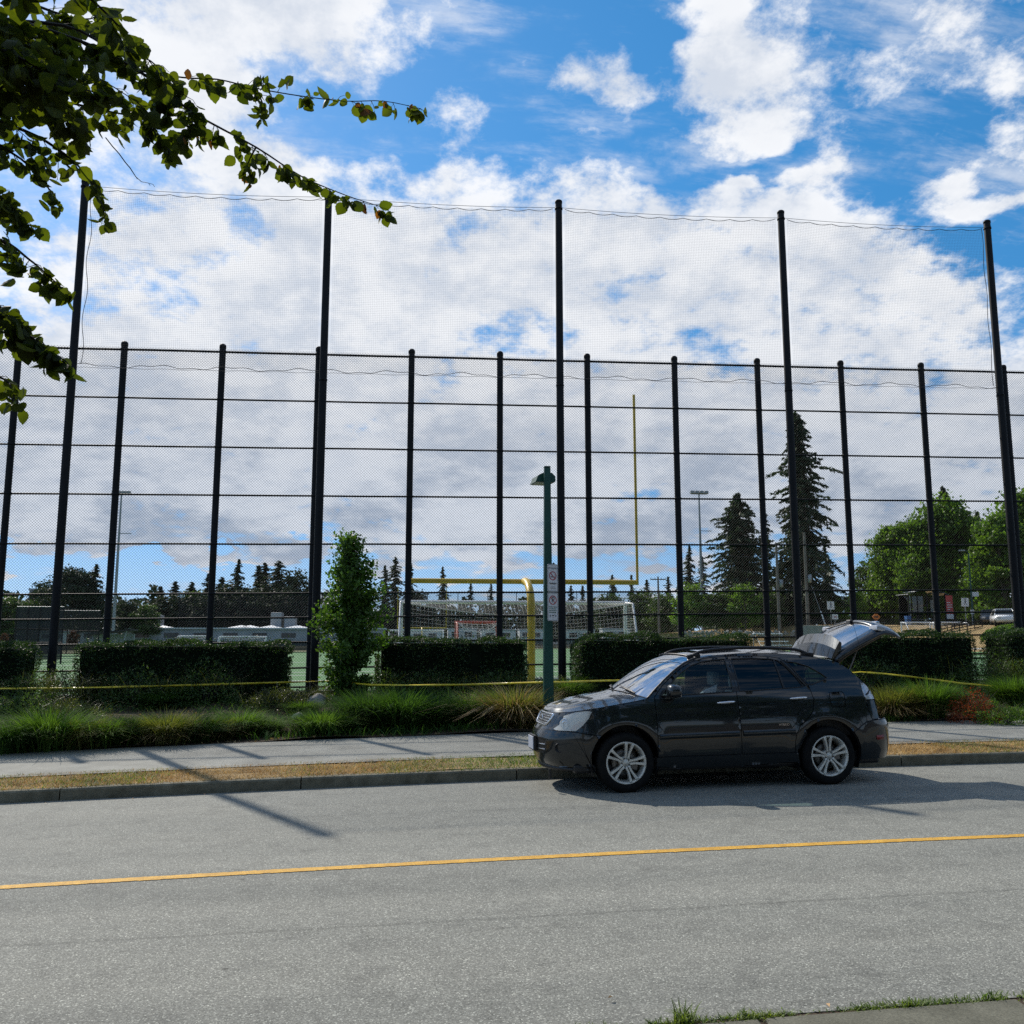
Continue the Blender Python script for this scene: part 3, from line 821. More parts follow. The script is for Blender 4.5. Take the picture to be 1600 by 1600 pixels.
grille = [(S0, .79), (S0 + .22, .79), (S0 + .30, .80), (S0 + .36, .86), (S0 + .40, .925), (S0 + .2, .928), (S0, .928)]
lower_grille = [(S0, .44), (S0 + .36, .45), (S0 + .44, .50), (S0 + .44, .62), (S0 + .36, .64), (S0, .64)]
def dens(pl, step=.035):
    out = []
    for (a, b) in zip(pl, pl[1:] + pl[:1]):
        n = max(1, int(math.hypot(b[0] - a[0], b[1] - a[1]) / step))
        out += [(a[0] + (b[0] - a[0]) * i / n, a[1] + (b[1] - a[1]) * i / n) for i in range(n)]
    return out
def inside(p, pl):
    x, y = p; c = False; j = len(pl) - 1
    for i in range(len(pl)):
        xi, yi = pl[i]; xj, yj = pl[j]
        if (yi > y) != (yj > y) and x < (xj - xi) * (y - yi) / (yj - yi) + xi: c = not c
        j = i
    return c
REGION = [('front_window', front_win), ('rear_window', rear_win), ('quarter_window', qtr_win), ('headlight', HL), ('grille', grille), ('lower_grille', lower_grille), ('fuel_door', fuel),
          ('tail_lamp', tail_lamp), ('tail_lamp_lower', tail_low), ('front_bumper', fbump), ('rear_bumper', rbump), ('sill', sill), ('front_door', fdoor), ('rear_door', rdoor), ('flank', side_all)]
def build_side():
    pts, edges = [], []
    def addp(pl):
        o = len(pts); pl = dens(pl)
        pts.extend([Vector(p) for p in pl]); n = len(pl)
        edges.extend([(o + i, o + (i + 1) % n) for i in range(n)])
    for _, pl in REGION: addp(pl)
    g = .04
    xs = np.arange(S0 + .02, S1, g); zs = np.arange(.28, 1.68, g)
    for i, x in enumerate(xs):
        for j, z in enumerate(zs):
            pts.append(Vector((x + (g / 2 if j % 2 else 0), z)))
    v2, e2, f2, _, _, _ = delaunay_2d_cdt(pts, edges, [], 0, 1e-4)
    out = {n: [] for n, _ in REGION}
    for f in f2:
        c = sum((v2[i] for i in f), Vector((0, 0))) / len(f)
        for n, pl in REGION:
            if inside((c.x, c.y), pl):
                out[n].append(f); break
    return v2, out
_v2, _reg = build_side()
def panel_mesh(name, region, mirror=False, off=0.0, groove=.009, inset=.0045, thick=0.0):
    bm = bmesh.new(); mp = {}
    for f in _reg[region]:
        vs_ = []
        for i in f:
            if i not in mp:
                p = P(_v2[i].x, _v2[i].y, off)
                if mirror: p.y = -p.y
                mp[i] = bm.verts.new(p)
            vs_.append(mp[i])
        if mirror: vs_.reverse()
        try: bm.faces.new(vs_)
        except ValueError: pass
    bm.normal_update()
    # normals must look away from the car's middle
    n = sum((f.normal * f.calc_area() for f in bm.faces), Vector())
    c = sum((f.calc_center_median() for f in bm.faces), Vector()) / max(1, len(bm.faces)) - Vector((CL / 2, 0, .7))
    if n.dot(c) < 0: bmesh.ops.reverse_faces(bm, faces=bm.faces)
    bm.normal_update()
    if groove:
        # turned-in edge: a narrow lip that dives into the shut line
        bnd = [e for e in bm.edges if e.is_boundary]
        core_faces = set(bm.faces[:])
        res = bmesh.ops.inset_region(bm, faces=bm.faces[:], thickness=inset, depth=0, use_boundary=True, use_even_offset=True)
        rim = set(res['faces'])
        for e in bm.edges:
            k = [f in rim for f in e.link_faces]
            if len(k) == 2 and k[0] != k[1]: e.smooth = False
        for f in rim: f.material_index = 1
        bm.normal_update()
        bv = {v for e in bm.edges if e.is_boundary for v in e.verts}
        for v in bv: v.co -= v.normal * groove
    for f in bm.faces: f.smooth = True
    me = bpy.data.meshes.new(name); bm.to_mesh(me); bm.free(); me.update()
    return me
def grid_mesh(rows, smooth=True, flip=False):
    n = len(rows[0]); V = [p for r_ in rows for p in r_]; Fq = []
    for i in range(len(rows) - 1):
        for j in range(n - 1):
            q = (i * n + j, i * n + j + 1, (i + 1) * n + j + 1, (i + 1) * n + j)
            Fq.append(tuple(reversed(q)) if flip else q)
    me = bpy.data.meshes.new('grid'); me.from_pydata([tuple(v) for v in V], [], Fq)
    bm = bmesh.new(); bm.from_mesh(me); bmesh.ops.remove_doubles(bm, verts=bm.verts, dist=1e-5); bm.to_mesh(me); bm.free()
    if smooth: me.polygons.foreach_set('use_smooth', [True] * len(me.polygons))
    me.update(); return me

def make_car():
    root = thing('parked_car', 'dark grey suv parked at the kerb with its tailgate raised', 'car', (0, 0, 0))
    # ---- side panels, both sides
    for mir in (False, True):
        for reg, nm, mat in (('flank', 'body_side', 'paint'), ('front_door', 'door', 'paint'), ('rear_door', 'door', 'paint'), ('front_bumper', 'front_bumper', 'paint'), ('rear_bumper', 'rear_bumper', 'paint'),
                             ('sill', 'sill', 'paint'), ('fuel_door', 'fuel_door', 'paint'), ('front_window', 'window', 'glass'), ('rear_window', 'window', 'dark_glass'), ('quarter_window', 'window', 'dark_glass'),
                             ('headlight', 'headlight', 'lamp_glass'), ('tail_lamp', 'tail_lamp', 'clear_lamp'), ('tail_lamp_lower', 'tail_lamp', 'paint')):
            if reg == 'fuel_door' and mir: pass
            win = 'window' in reg
            off = {'front_bumper': .004, 'rear_bumper': .014, 'sill': .006, 'headlight': .003, 'tail_lamp': .005}.get(reg, 0.0)
            o = link(nm, panel_mesh(nm, reg, mir, off - (.006 if win else 0), 0 if win or reg == 'headlight' else .010, .0045), root, M[mat])
            if not win and reg != 'headlight': o.data.materials.append(M['trim'])
            if win: continue
            sg = 1 if not mir else -1
            if reg in ('front_door', 'rear_door'):
                # handle
                x0, zc_ = (2.205, 1.062) if reg == 'front_door' else (3.20, 1.095)
                hb = MB(); pts = []
                for t in np.linspace(0, 1, 9):
                    p = P(x0 + .235 * t, zc_ + .012 * t, .010 + .032 * math.sin(math.pi * t) ** .5); p.y *= sg; pts.append(p)
                hb.tube(pts, .015, 8, rs=[.008, .014, .016, .017, .017, .017, .016, .014, .008]); hb.build('handle', M['chrome'], o)
                # rub strip
                xs = np.linspace(1.42, 2.475, 26) if reg == 'front_door' else np.linspace(2.53, 3.235, 20)
                rows = []
                for x in xs:
                    rr = []
                    for k, (dz, of) in enumerate(((-.036, .0), (-.03, .011), (0, .014), (.026, .011), (.034, .0))):
                        p = P(float(x), .665 + .012 * (x - 1.4) + dz, of); p.y *= sg; rr.append(p)
                    rows.append(rr)
                link('rub_strip', grid_mesh(rows, flip=mir), o, M['paint'])
            if reg == 'headlight':
                me = panel_mesh('reflector', 'headlight', mir, -.05, 0)
                link('reflector', me, o, M['silver_in'])
                for (s_, z_, r_) in ((.13, .84, .052), (S0 + .72, .82, .046)):
                    b_ = MB(); c = P(s_, z_, -.03); c.y *= sg
                    nrm = (P(s_, z_, .05) - P(s_, z_, -.05)); nrm.y *= sg
                    nrm = (nrm.normalized() + Vector((-.8, 0, .1))).normalized()
                    Mx = Matrix.Translation(c) @ nrm.to_track_quat('Z', 'Y').to_matrix().to_4x4()
                    b_.lathe([(0, .0), (r_ * .6, .006), (r_ * .8, .0), (r_, .02), (r_ * 1.12, .0), (r_ * 1.12, -.02)], 18, M=Mx)
                    b_.build('lamp', M['chrome'], o)
                ap = [P(a, b, -.012) for a, b in dens(amber, .03)]
                for p in ap: p.y *= sg
                cpt = sum(ap, Vector()) / len(ap)
                a_ = MB(); a_.add(ap + [cpt], [(i, (i + 1) % len(ap), len(ap)) for i in range(len(ap))]); a_.build('side_marker', M['amber'], o)
            if reg == 'front_bumper':
                f_ = MB(); c = P(.115, .535, .0); c.y *= sg; n_ = (P(.115, .535, .05) - P(.115, .535, -.05)); n_.y *= sg; n_ = (n_.normalized() + Vector((-.55, 0, 0))).normalized()
                Mx = Matrix.Translation(c + n_ * .006) @ n_.to_track_quat('Z', 'Y').to_matrix().to_4x4()
                f_.lathe([(0, -.02), (.03, -.018), (.04, -.01), (.045, .0), (.052, .006), (.058, .002), (.06, -.01)], 20, M=Mx); f_.build('fog_lamp', M['trim'], o)
            if reg == 'rear_bumper':
                rows = []
                for s_ in np.linspace(4.36, 4.50, 6):
                    rr = []
                    for dz, of in ((-.03, .012), (-.025, .02), (.025, .02), (.03, .012)):
                        p = P(float(s_), .575 + dz, of); p.y *= sg; rr.append(p)
                    rows.append(rr)
                link('reflector', grid_mesh(rows, flip=mir), o, M['red_lens'])
            if reg == 'tail_lamp':
                l_ = MB(); pr = [P(a, b, .008) for a, b in ((4.285, 1.13), (4.34, 1.155), (4.40, 1.19), (4.405, 1.175), (4.35, 1.13), (4.29, 1.11))]
                for p in pr: p.y *= sg
                l_.add(pr, [tuple(range(6))]); l_.build('lamp_bar', M['trim'], o)
    # dark backing just inside the skin so that shut lines read dark
    for mir in (False, True):
        bm = bmesh.new(); mp = {}
        for reg in ('flank', 'front_door', 'rear_door', 'front_bumper', 'rear_bumper', 'sill', 'fuel_door', 'tail_lamp', 'tail_lamp_lower', 'grille', 'lower_grille', 'headlight'):
            for f in _reg[reg]:
                vs_ = []
                for i in f:
                    if i not in mp:
                        p = P(_v2[i].x, _v2[i].y, -.02 if reg not in ('grille', 'lower_grille', 'headlight') else -.07)
                        if mir: p.y = -p.y
                        mp[i] = bm.verts.new(p)
                    vs_.append(mp[i])
                try: bm.faces.new(vs_)
                except ValueError: pass
        me = bpy.data.meshes.new('inner_shell'); bm.to_mesh(me); bm.free()
        link('inner_shell', me, root, M['trim'])
    # ---- window surrounds: black pillar tape between the doors and along the glass
    for mir in (False, True):
        sg = -1 if mir else 1
        t_ = MB()
        pil = [(2.448, belt(2.44) + .004), (2.438, 1.4), (2.428, 1.604), (2.512, 1.606), (2.522, 1.4), (2.532, belt(2.53) + .004)]
        pr = [P(a, b, .0035) for a, b in pil]
        for p in pr: p.y *= sg
        t_.add(pr, [(0, 1, 4, 5), (1, 2, 3, 4)])
        for win in (front_win, rear_win, qtr_win):
            pts = [P(a, b, .001) for a, b in dens(win, .05)]
            for p in pts: p.y *= sg
            t_.tube(pts + [pts[0], pts[1]], .009, 5, cap=False)
        # sash between rear glass and its fixed corner piece
        pts = [P(a, b, .0) for a, b in ((3.105, 1.59), (3.12, 1.45), (3.135, 1.3), (3.145, belt(3.14)))]
        for p in pts: p.y *= sg
        t_.tube(pts, .014, 5)
        pts = [P(a, b, .004) for a, b in ((3.20, 1.575), (3.27, 1.49), (3.37, 1.36), (3.455, 1.25))]
        for p in pts: p.y *= sg
        t_.tube(pts, .017, 5)
        t_.build('window_trim', M['trim'], root)
    # ---- hood
    sv = np.concatenate([np.linspace(S0, A1, 26), np.linspace(A1 + .03, 1.30, 10)])
    rows = []; nt_ = 25
    for s_ in sv:
        e = P(float(s_), hood_z(s_)); e.z += .002
        t_in = (s_ - S0) / (1.30 - S0)
        rr = []
        for k in range(nt_):
            u = -1 + 2 * k / (nt_ - 1)
            bow = -.20 * (1 - u * u) * max(0, t_in) ** 5
            crown = .075 * (1 - abs(u) ** 2.4) * math.sin(math.pi * min(1, t_in * 1.05) * .62) ** .8
            ridge = .016 * math.exp(-((abs(u) - .62) / .10) ** 2) * math.sin(math.pi * min(1, t_in))
            rr.append((e.x + bow, e.y * -u * -1 if False else -abs(e.y) * -u, e.z + crown + ridge))
        rows.append(rr)
    me = grid_mesh(rows); hood = link('hood', me, root, M['paint'])
    # ---- windscreen
    cowl = [Vector(p) for p in rows[-1]]
    RW0, RZ0 = P(2.05, 1.620), 1.62
    ws = []; A = ROOFLINE[:6]
    for i, tt in enumerate(np.linspace(0, 1, 15)):
        zt_ = 1.135 + (1.622 - 1.135) * tt
        xe = float(np.interp(zt_, [p[1] for p in A], [p[0] for p in A])); e = P(xe, zt_)
        rr = []
        for k in range(nt_):
            u = -1 + 2 * k / (nt_ - 1)
            bow = -(.20 * (1 - tt) + .11 * tt) * (1 - u * u)
            cr = (.075 * math.sin(math.pi * .62) ** .8 * (1 - tt) + .045 * tt) * (1 - abs(u) ** 2.4)
            rr.append(Vector((e.x + bow, abs(e.y) * u * .985, e.z + cr + .002)))
        ws.append(rr)
    wsg = link('windscreen', grid_mesh(ws), root, m_glass('windscreen_glass', (.50, .66, .68), .62))
    bl = MB()
    bl.tube([ws[-1][k] + Vector((-.01, 0, .002)) for k in range(nt_)], .014, 6)
    for k in (0, nt_ - 1): bl.tube([r_[k] + Vector((0, 0, .003)) for r_ in ws], .016, 6)
    bl.build('seal', M['trim'], wsg)
    cw = MB(); cw.add([p + Vector((-.02, 0, .0)) for p in cowl] + [p + Vector((.09, 0, .004)) for p in cowl], [(i, i + 1, nt_ + i + 1, nt_ + i) for i in range(nt_ - 1)]); cw.build('cowl', M['trim'], root, fix=False)
    for (u0, u1) in ((-.75, -.05), (.05, .7)):
        wp = MB()
        def wsp(u, tt):
            i = tt * 14; i0 = min(13, int(i)); fr = i - i0; k = (u + 1) / 2 * (nt_ - 1); k0 = min(nt_ - 2, int(k)); fk = k - k0
            a = ws[i0][k0].lerp(ws[i0][k0 + 1], fk); b = ws[i0 + 1][k0].lerp(ws[i0 + 1][k0 + 1], fk); return a.lerp(b, fr) + Vector((-.014, 0, .02))
        wp.tube([wsp(u0, .01), wsp(u0 * .6 + u1 * .4, .06), wsp(u1, .10)], .007, 5); wp.tube([wsp(u0, .005), wsp(u0 * .5 + u1 * .5, .05)], .011, 5)
        wp.build('wiper', M['trim'], root)
    # ---- roof
    rows = []
    for x in np.linspace(2.03, 4.02, 26):
        zr = float(np.interp(x, [p[0] for p in ROOFLINE], [p[1] for p in ROOFLINE])); e = P(float(x), zr)
        rr = []
        for k in range(nt_):
            u = -1 + 2 * k / (nt_ - 1)
            bow = -.11 * (1 - u * u) * max(0, 1 - (x - 2.03) / .5)
            rr.append((e.x + bow, abs(e.y) * u, e.z + .002 + (.045 + .012 * math.sin((x - 2.03) / 2 * math.pi)) * (1 - abs(u) ** 2.6)))
        rows.append(rr)
    roof = link('roof', grid_mesh(rows), root, M['paint'])
    sr = MB()
    sun_r = []
    for x in np.linspace(2.22, 2.78, 8):
        zr = float(np.interp(x, [p[0] for p in ROOFLINE], [p[1] for p in ROOFLINE]))
        sun_r.append([(x - .05 * (1 - (y / .42) ** 2), y, zr + .062 - .04 * abs(y / .6) ** 2.6 + .004) for y in np.linspace(-.42, .42, 9)])
    link('sunroof', grid_mesh(sun_r), roof, M['dark_glass'])
    for sg in (-1, 1):
        rl = MB(); pts = []
        for t in np.linspace(0, 1, 25):
            x = 1.97 + 1.72 * t
            zr = float(np.interp(x, [p[0] for p in ROOFLINE], [p[1] for p in ROOFLINE])) + .02
            lift = .052 * min(1, math.sin(math.pi * t) * 3.2) ** .8
            pts.append((x, sg * .555, zr + lift))
        rl.tube(pts, .02, 8, rs=[.014] + [.021] * 23 + [.014])
        for x in (2.02, 2.06, 3.62, 3.66):
            zr = float(np.interp(x, [p[0] for p in ROOFLINE], [p[1] for p in ROOFLINE]))
            rl.bbox((x - .07, sg * .555 - .022, zr - .01), (x + .07, sg * .555 + .022, zr + .052), .012)
        rl.build('roof_rail', M['trim'], root)
    # ---- mirrors
    for sg in (-1, 1):
        m_ = MB(); bm = bmesh.new(); bmesh.ops.create_icosphere(bm, subdivisions=3, radius=1)
        for v in bm.verts:
            c = v.co; sx_, sy_, sz_ = .088, .115, .088
            q = Vector([math.copysign(abs(k) ** .72, k) for k in c])
            v.co = Vector((q.x * sx_ + (.03 if c.x > 0 else -.02) * 0, q.y * sy_, q.z * sz_ * (1 - .12 * q.y * sg)))
            if c.x > .55: v.co.x = .055
        bm.transform(Matrix.Translation((1.60, sg * 1.0, 1.225))); m_.bm(bm, True)
        mo = m_.build('mirror', M['paint'], root)
        a_ = MB(); a_.bbox((1.52, sg * .87 - .06, 1.135), (1.61, sg * .87 + .09 * 1, 1.175), .012); a_.build('mirror_arm', M['trim'], mo)
        g_ = MB(); g_.bbox((1.655, sg * 1.0 - .09, 1.16), (1.662, sg * 1.0 + .09, 1.285), .003); g_.build('mirror_glass', M['chrome'], mo)
    # ---- grille, lower intake, plate
    gr = MB(); rows_ = []
    outline = []
    for sg in (1, -1):
        pl = grille if sg == 1 else list(reversed(grille))
        seq = [P(a, b, .012) for a, b in dens([p for p in grille], .03) if a > S0 + 1e-6 or True]
    edge = [(S0, .79), (S0 + .22, .79), (S0 + .30, .80), (S0 + .36, .86), (S0 + .40, .925)]
    ring = [P(a, b, .016) for a, b in edge] + [P(a, .928, .016) for a in np.linspace(S0 + .38, S0, 8)]
    full = ring + [Vector((p.x, -p.y, p.z)) for p in reversed(ring)]
    gr.tube(full + [full[0], full[1]], .016, 7, cap=False); go = gr.build('grille', M['chrome'], root)
    gb = MB(); 
    for mir in (1, -1):
        for f in _reg['grille']:
            pp = [P(_v2[i].x, _v2[i].y, -.03) for i in f]
            for p in pp: p.y *= mir
            gb.add(pp, [tuple(range(len(f)))])
    gb.build('grille_backing', M['trim'], go, fix=False)
    for zb_ in (.815, .845, .875, .905):
        br = MB(); wd = S0 + .30 + (zb_ - .8) * .75
        pts = [P(a, zb_, .004) for a in np.linspace(wd, S0, 10)]
        pts = pts + [Vector((p.x, -p.y, p.z)) for p in reversed(pts[:-1])]
        br.tube(pts, .0085, 5); br.build('grille_bar', M['chrome'], go)
    em = MB(); c = P(S0, .862, .03)
    em.lathe([(.062, -.006), (.066, .0), (.062, .006), (.052, .006), (.048, 0), (.052, -.006)], 24, M=Matrix.Translation(c) @ Matrix.Rotation(R(90), 4, 'Y') @ Matrix.Scale(.72, 4, (1, 0, 0)), closed=True)
    em.build('emblem_ring', M['chrome'], go)
    li = MB()
    for mir in (1, -1):
        for f in _reg['lower_grille']:
            pp = [P(_v2[i].x, _v2[i].y, -.05) for i in f]
            for p in pp: p.y *= mir
            li.add(pp, [tuple(range(len(f)))])
    lo = li.build('lower_intake', M['trim'], root, fix=False)
    for zb_ in (.50, .56):
        br = MB(); pts = [P(a, zb_, -.002) for a in np.linspace(S0 + .42, S0, 10)]
        pts = pts + [Vector((p.x, -p.y, p.z)) for p in reversed(pts[:-1])]
        br.tube(pts, .008, 5); br.build('intake_bar', M['chrome'], lo)
    pl = MB(); pl.bbox((-.045, -.155, .475), (-.030, .155, .635), .004); po = pl.build('front_plate', M['plate'], root)
    bp = MB(); bp.box((-.034, -.17, .46), (-.0, .17, .65)); bp.build('plate_holder', M['trim'], root)
    # under-lip and hanging splash shield
    ul = MB(); pts = [P(a, .275, -.03) for a in np.linspace(.5, S0, 16)]; pts = pts + [Vector((p.x, -p.y, p.z)) for p in reversed(pts[:-1])]
    ul.tube(pts, .03, 6); ul.bbox((.07, -.60, .16), (.10, -.57, .28), .004); ul.build('air_dam', M['trim'], root)
    # ---- underbody, wheel wells
    ub = MB(); ub.bbox((.35, -.80, .235), (4.45, .80, .34), .03); ub.tube([(2.2, .2, .24), (3.2, .25, .22), (3.6, -.1, .24)], .05, 8); ub.bbox((2.85, -.5, .17), (3.2, .1, .26), .03); ub.build('underbody', M['trim'], root)
    for cx in (FX, RX):
        for sg in (-1, 1):
            wl = MB(); n = 20; V = []; Fq = []
            for i in range(n + 1):
                a = R(-25) + R(230) * i / n
                for yy in (.885, .40): V.append((cx + .445 * math.cos(a), sg * yy, .385 + .445 * math.sin(a)))
            Fq = [(2 * i, 2 * i + 1, 2 * i + 3, 2 * i + 2) for i in range(n)]
            Fq.append(tuple(2 * i + 1 for i in range(n + 1)))
            wl.add(V, Fq); wl.build('wheel_arch', M['trim'], root, fix=False)
    # ---- wheels
    wheel0 = None
    for cx in (FX, RX):
        for sg in (-1, 1):
            make_wheel(root, cx, sg)
    # ---- cabin
    cabin(root)
    tailgate(root)
    # badge on the rear door
    cu = bpy.data.curves.new('badge', 'FONT'); cu.body = 'HYBRID'; cu.size = .042; cu.extrude = .002; cu.align_x = 'CENTER'
    tmp = bpy.data.objects.new('tmp', cu); COL.objects.link(tmp)
    dg = bpy.context.evaluated_depsgraph_get(); me = bpy.data.meshes.new_from_object(tmp.evaluated_get(dg)); bpy.data.objects.remove(tmp)
    b_ = link('badge', me, root, M['chrome']); p = P(3.08, .76, .012); b_.location = (p.x, p.y, p.z); b_.rotation_euler = (R(90), 0, 0)
    return root

_wheel_cache = {}
def make_wheel(root, cx, sg):
    w = bpy.data.objects.new('wheel', None); COL.objects.link(w); w.parent = root
    w.location = (cx, sg * .805, WHEEL_R)
    w.rotation_euler = (0, R(12) if cx < 2 else R(-4), math.pi if sg > 0 else 0)
    if not _wheel_cache:
        # outer face looks to -Y
        t = MB(); r0, r1 = .252, WHEEL_R
        prof = [(r0, -.098), (.262, -.112), (.292, -.120), (.32, -.118), (.343, -.108), (.355, -.09), (r1, -.06), (r1, .06), (.355, .09), (.34, .11), (.29, .118), (.245, .11), (r0, .1)]
        t.lathe(prof, 56, 'Y')
        for k in range(56):      # tread blocks
            a = 2 * math.pi * k / 56
            for y0 in (-.075, -.03, .018):
                Mx = Matrix.Rotation(-a, 4, 'Y') @ Matrix.Translation((r1, y0 + .02, 0))
                t.box((-.004, -.02, -.014), (.005, .02, .014), Mx)
        _wheel_cache['tyre'] = t.mesh('tyre')
        r_ = MB()
        r_.lathe([(.254, -.104), (.258, -.112), (.250, -.117), (.238, -.110), (.228, -.085), (.215, -.04), (.21, .09), (.23, .1)], 56, 'Y')
        for k in range(5):
            a = 2 * math.pi * k / 5 + R(90)
            Mx = Matrix.Rotation(-a, 4, 'Y')
            for sd in (-1, 1):
                pl = [(.045, sd * .004), (.05, sd * .034), (.10, sd * .030), (.16, sd * .042), (.240, sd * .064), (.240, sd * .026), (.16, sd * .013), (.11, sd * .004)]
                dep = lambda r__: -.082 - .024 * (r__ / .22) ** 1.5
                n = len(pl)
                top = [Mx @ Vector((p[0], dep(p[0]) - (.006 if 1 else 0), p[1])) for p in pl]
                cen = [Mx @ Vector((p[0], dep(p[0]) + .004, p[1] * 1.0 + sd * .004)) for p in pl]
                bot = [Mx @ Vector((p[0], -.045, p[1])) for p in pl]
                inn = [(Vector(v) - sum(top, Vector()) / n) * .86 + sum(top, Vector()) / n + Mx.to_3x3() @ Vector((0, -.006, 0)) for v in top]
                fs = [tuple(2 * n + i for i in range(n))] + [(n + i, n + (i + 1) % n, (i + 1) % n, i) for i in range(n)] + [(i, (i + 1) % n, 2 * n + (i + 1) % n, 2 * n + i) for i in range(n)]
                r_.add(top + bot + inn, fs)
        r_.lathe([(.0, -.088), (.036, -.088), (.042, -.084), (.07, -.074), (.078, -.06), (.078, .0)], 30, 'Y')
        me = r_.mesh('rim'); bm = bmesh.new(); bm.from_mesh(me); bmesh.ops.recalc_face_normals(bm, faces=bm.faces); bm.to_mesh(me); bm.free()
        _wheel_cache['rim'] = me
        h = MB(); h.lathe([(0, -.097), (.024, -.096), (.03, -.09), (.032, -.08)], 24, 'Y'); _wheel_cache['hub_cap'] = h.mesh('hub_cap')
        d = MB(); d.lathe([(.07, -.02), (.165, -.02), (.165, .0), (.07, .0)], 40, 'Y', closed=True); _wheel_cache['brake_disc'] = d.mesh('brake_disc')
        c_ = MB(); c_.bbox((.085, -.055, -.07), (.172, .02, .07), .015); _wheel_cache['caliper'] = c_.mesh('caliper')
        b_ = MB(); b_.lathe([(0, .06), (.20, .06)], 30, 'Y'); _wheel_cache['dark_back'] = b_.mesh('dark_back')
        n_ = MB()
        n_.lathe([(0, -.092), (.009, -.092), (.011, -.075), (.017, -.07)], 8, 'Y'); _wheel_cache['lug_nut'] = n_.mesh('lug_nut')
    for nm, mt in (('tyre', 'rubber'), ('rim', 'alloy'), ('brake_disc', 'disc'), ('caliper', 'disc'), ('dark_back', 'trim'), ('hub_cap', 'alloy')):
        link(nm, _wheel_cache[nm], w, M[mt])
    for k in range(5):
        a = 2 * math.pi * k / 5 + R(126)
        o = link('lug_nut', _wheel_cache['lug_nut'], w, M['trim']); o.location = (.054 * math.cos(a), 0, .054 * math.sin(a))

def seat_mesh():
    s = MB()
    s.bbox((-.25, -.25, .0), (.27, .25, .16), .05)
    s.bbox((.0, -.24, .0), (.13, .24, .60), .05, Matrix.Translation((.20, 0, .1)) @ Matrix.Rotation(R(16), 4, 'Y'))
    return s
def cabin(root):
    fl = MB(); fl.bbox((1.2, -.78, .32), (4.35, .78, .40), .02); fl.build('cabin_floor', M['plastic_in'], root)
    ds = MB(); ds.bbox((1.22, -.78, .75), (1.62, .78, 1.13), .07); ds.bbox((1.25, -.74, 1.08), (1.75, .74, 1.15), .03); ds.build('dashboard', M['plastic_in'], root)
    for sg in (-1, 1):
        dp = MB(); dp.bbox((1.45, sg * .80 - .03, .45), (3.45, sg * .80 + .03, 1.13), .02); dp.build('door_lining', M['plastic_in'], root)
    for i, (x, y) in enumerate(((2.25, -.38), (2.25, .38), (3.15, -.38), (3.15, .38))):
        st = seat_mesh(); o = st.build('seat', M['cloth'], root); o.location = (x, y, .52)
        h = MB(); h.bbox((-.05, -.13, 0), (.06, .13, .19), .045); h.tube([(0, -.05, -.1), (0, -.05, .05)], .008, 6); h.tube([(0, .05, -.1), (0, .05, .05)], .008, 6)
        ho = h.build('headrest', M['cloth'], o); ho.location = (.42, 0, .70)
    sw = MB(); pts = [(0, .18 * math.cos(a), .18 * math.sin(a)) for a in np.linspace(0, 2 * math.pi, 25)]
    sw.tube(pts, .015, 6, cap=False); sw.tube([(0, -.17, 0), (.02, 0, 0), (0, .17, 0)], .018, 6); so = sw.build('steering_wheel', M['plastic_in'], root); so.location = (1.80, -.38, 1.07); so.rotation_euler = (0, R(-24), 0)
    # seat belt, folded papers and far pillar trim seen through the glass
    bt = MB(); bt.tube([(2.42, .74, 1.5), (2.38, .72, 1.1)], .018, 5); bt.build('seat_belt', M['plastic_in'], root)
    pa = MB(); pa.add([(1.98, -.60, 1.10), (2.30, -.60, 1.14), (2.36, -.55, 1.28), (2.16, -.55, 1.20)], [(0, 1, 2, 3)]); pa.build('folded_paper', M['plate'], root)
    pi = MB(); pi.bbox((1.96, .66, 1.15), (2.02, .70, 1.56), .01, Matrix.Rotation(0, 4, 'Y')); pi.build('inner_pillar', M['light_in'], root)
    hl = MB()
    rows = [[(x, u * .56, 1.60 + .02 * math.sin((x - 2) * 1.5) + .03 * (1 - u * u)) for u in np.linspace(-1, 1, 7)] for x in np.linspace(2.05, 3.95, 8)]
    link('headliner', grid_mesh(rows), root, M['light_in'])
    cg = MB(); cg.bbox((3.45, -.62, .4), (3.55, .62, .98), .03); cg.build('rear_seat_back', M['cloth'], root)
    cf = MB(); cf.bbox((3.55, -.62, .62), (4.55, .62, .68), .01); cf.build('cargo_floor', M['plastic_in'], root)
    bx = MB()
    for sg in (-1, 1): bx.bbox((3.6, sg * .70 - .09, .6), (4.4, sg * .70 + .09, 1.2), .04)
    bx.build('cargo_side_lining', M['plastic_in'], root)

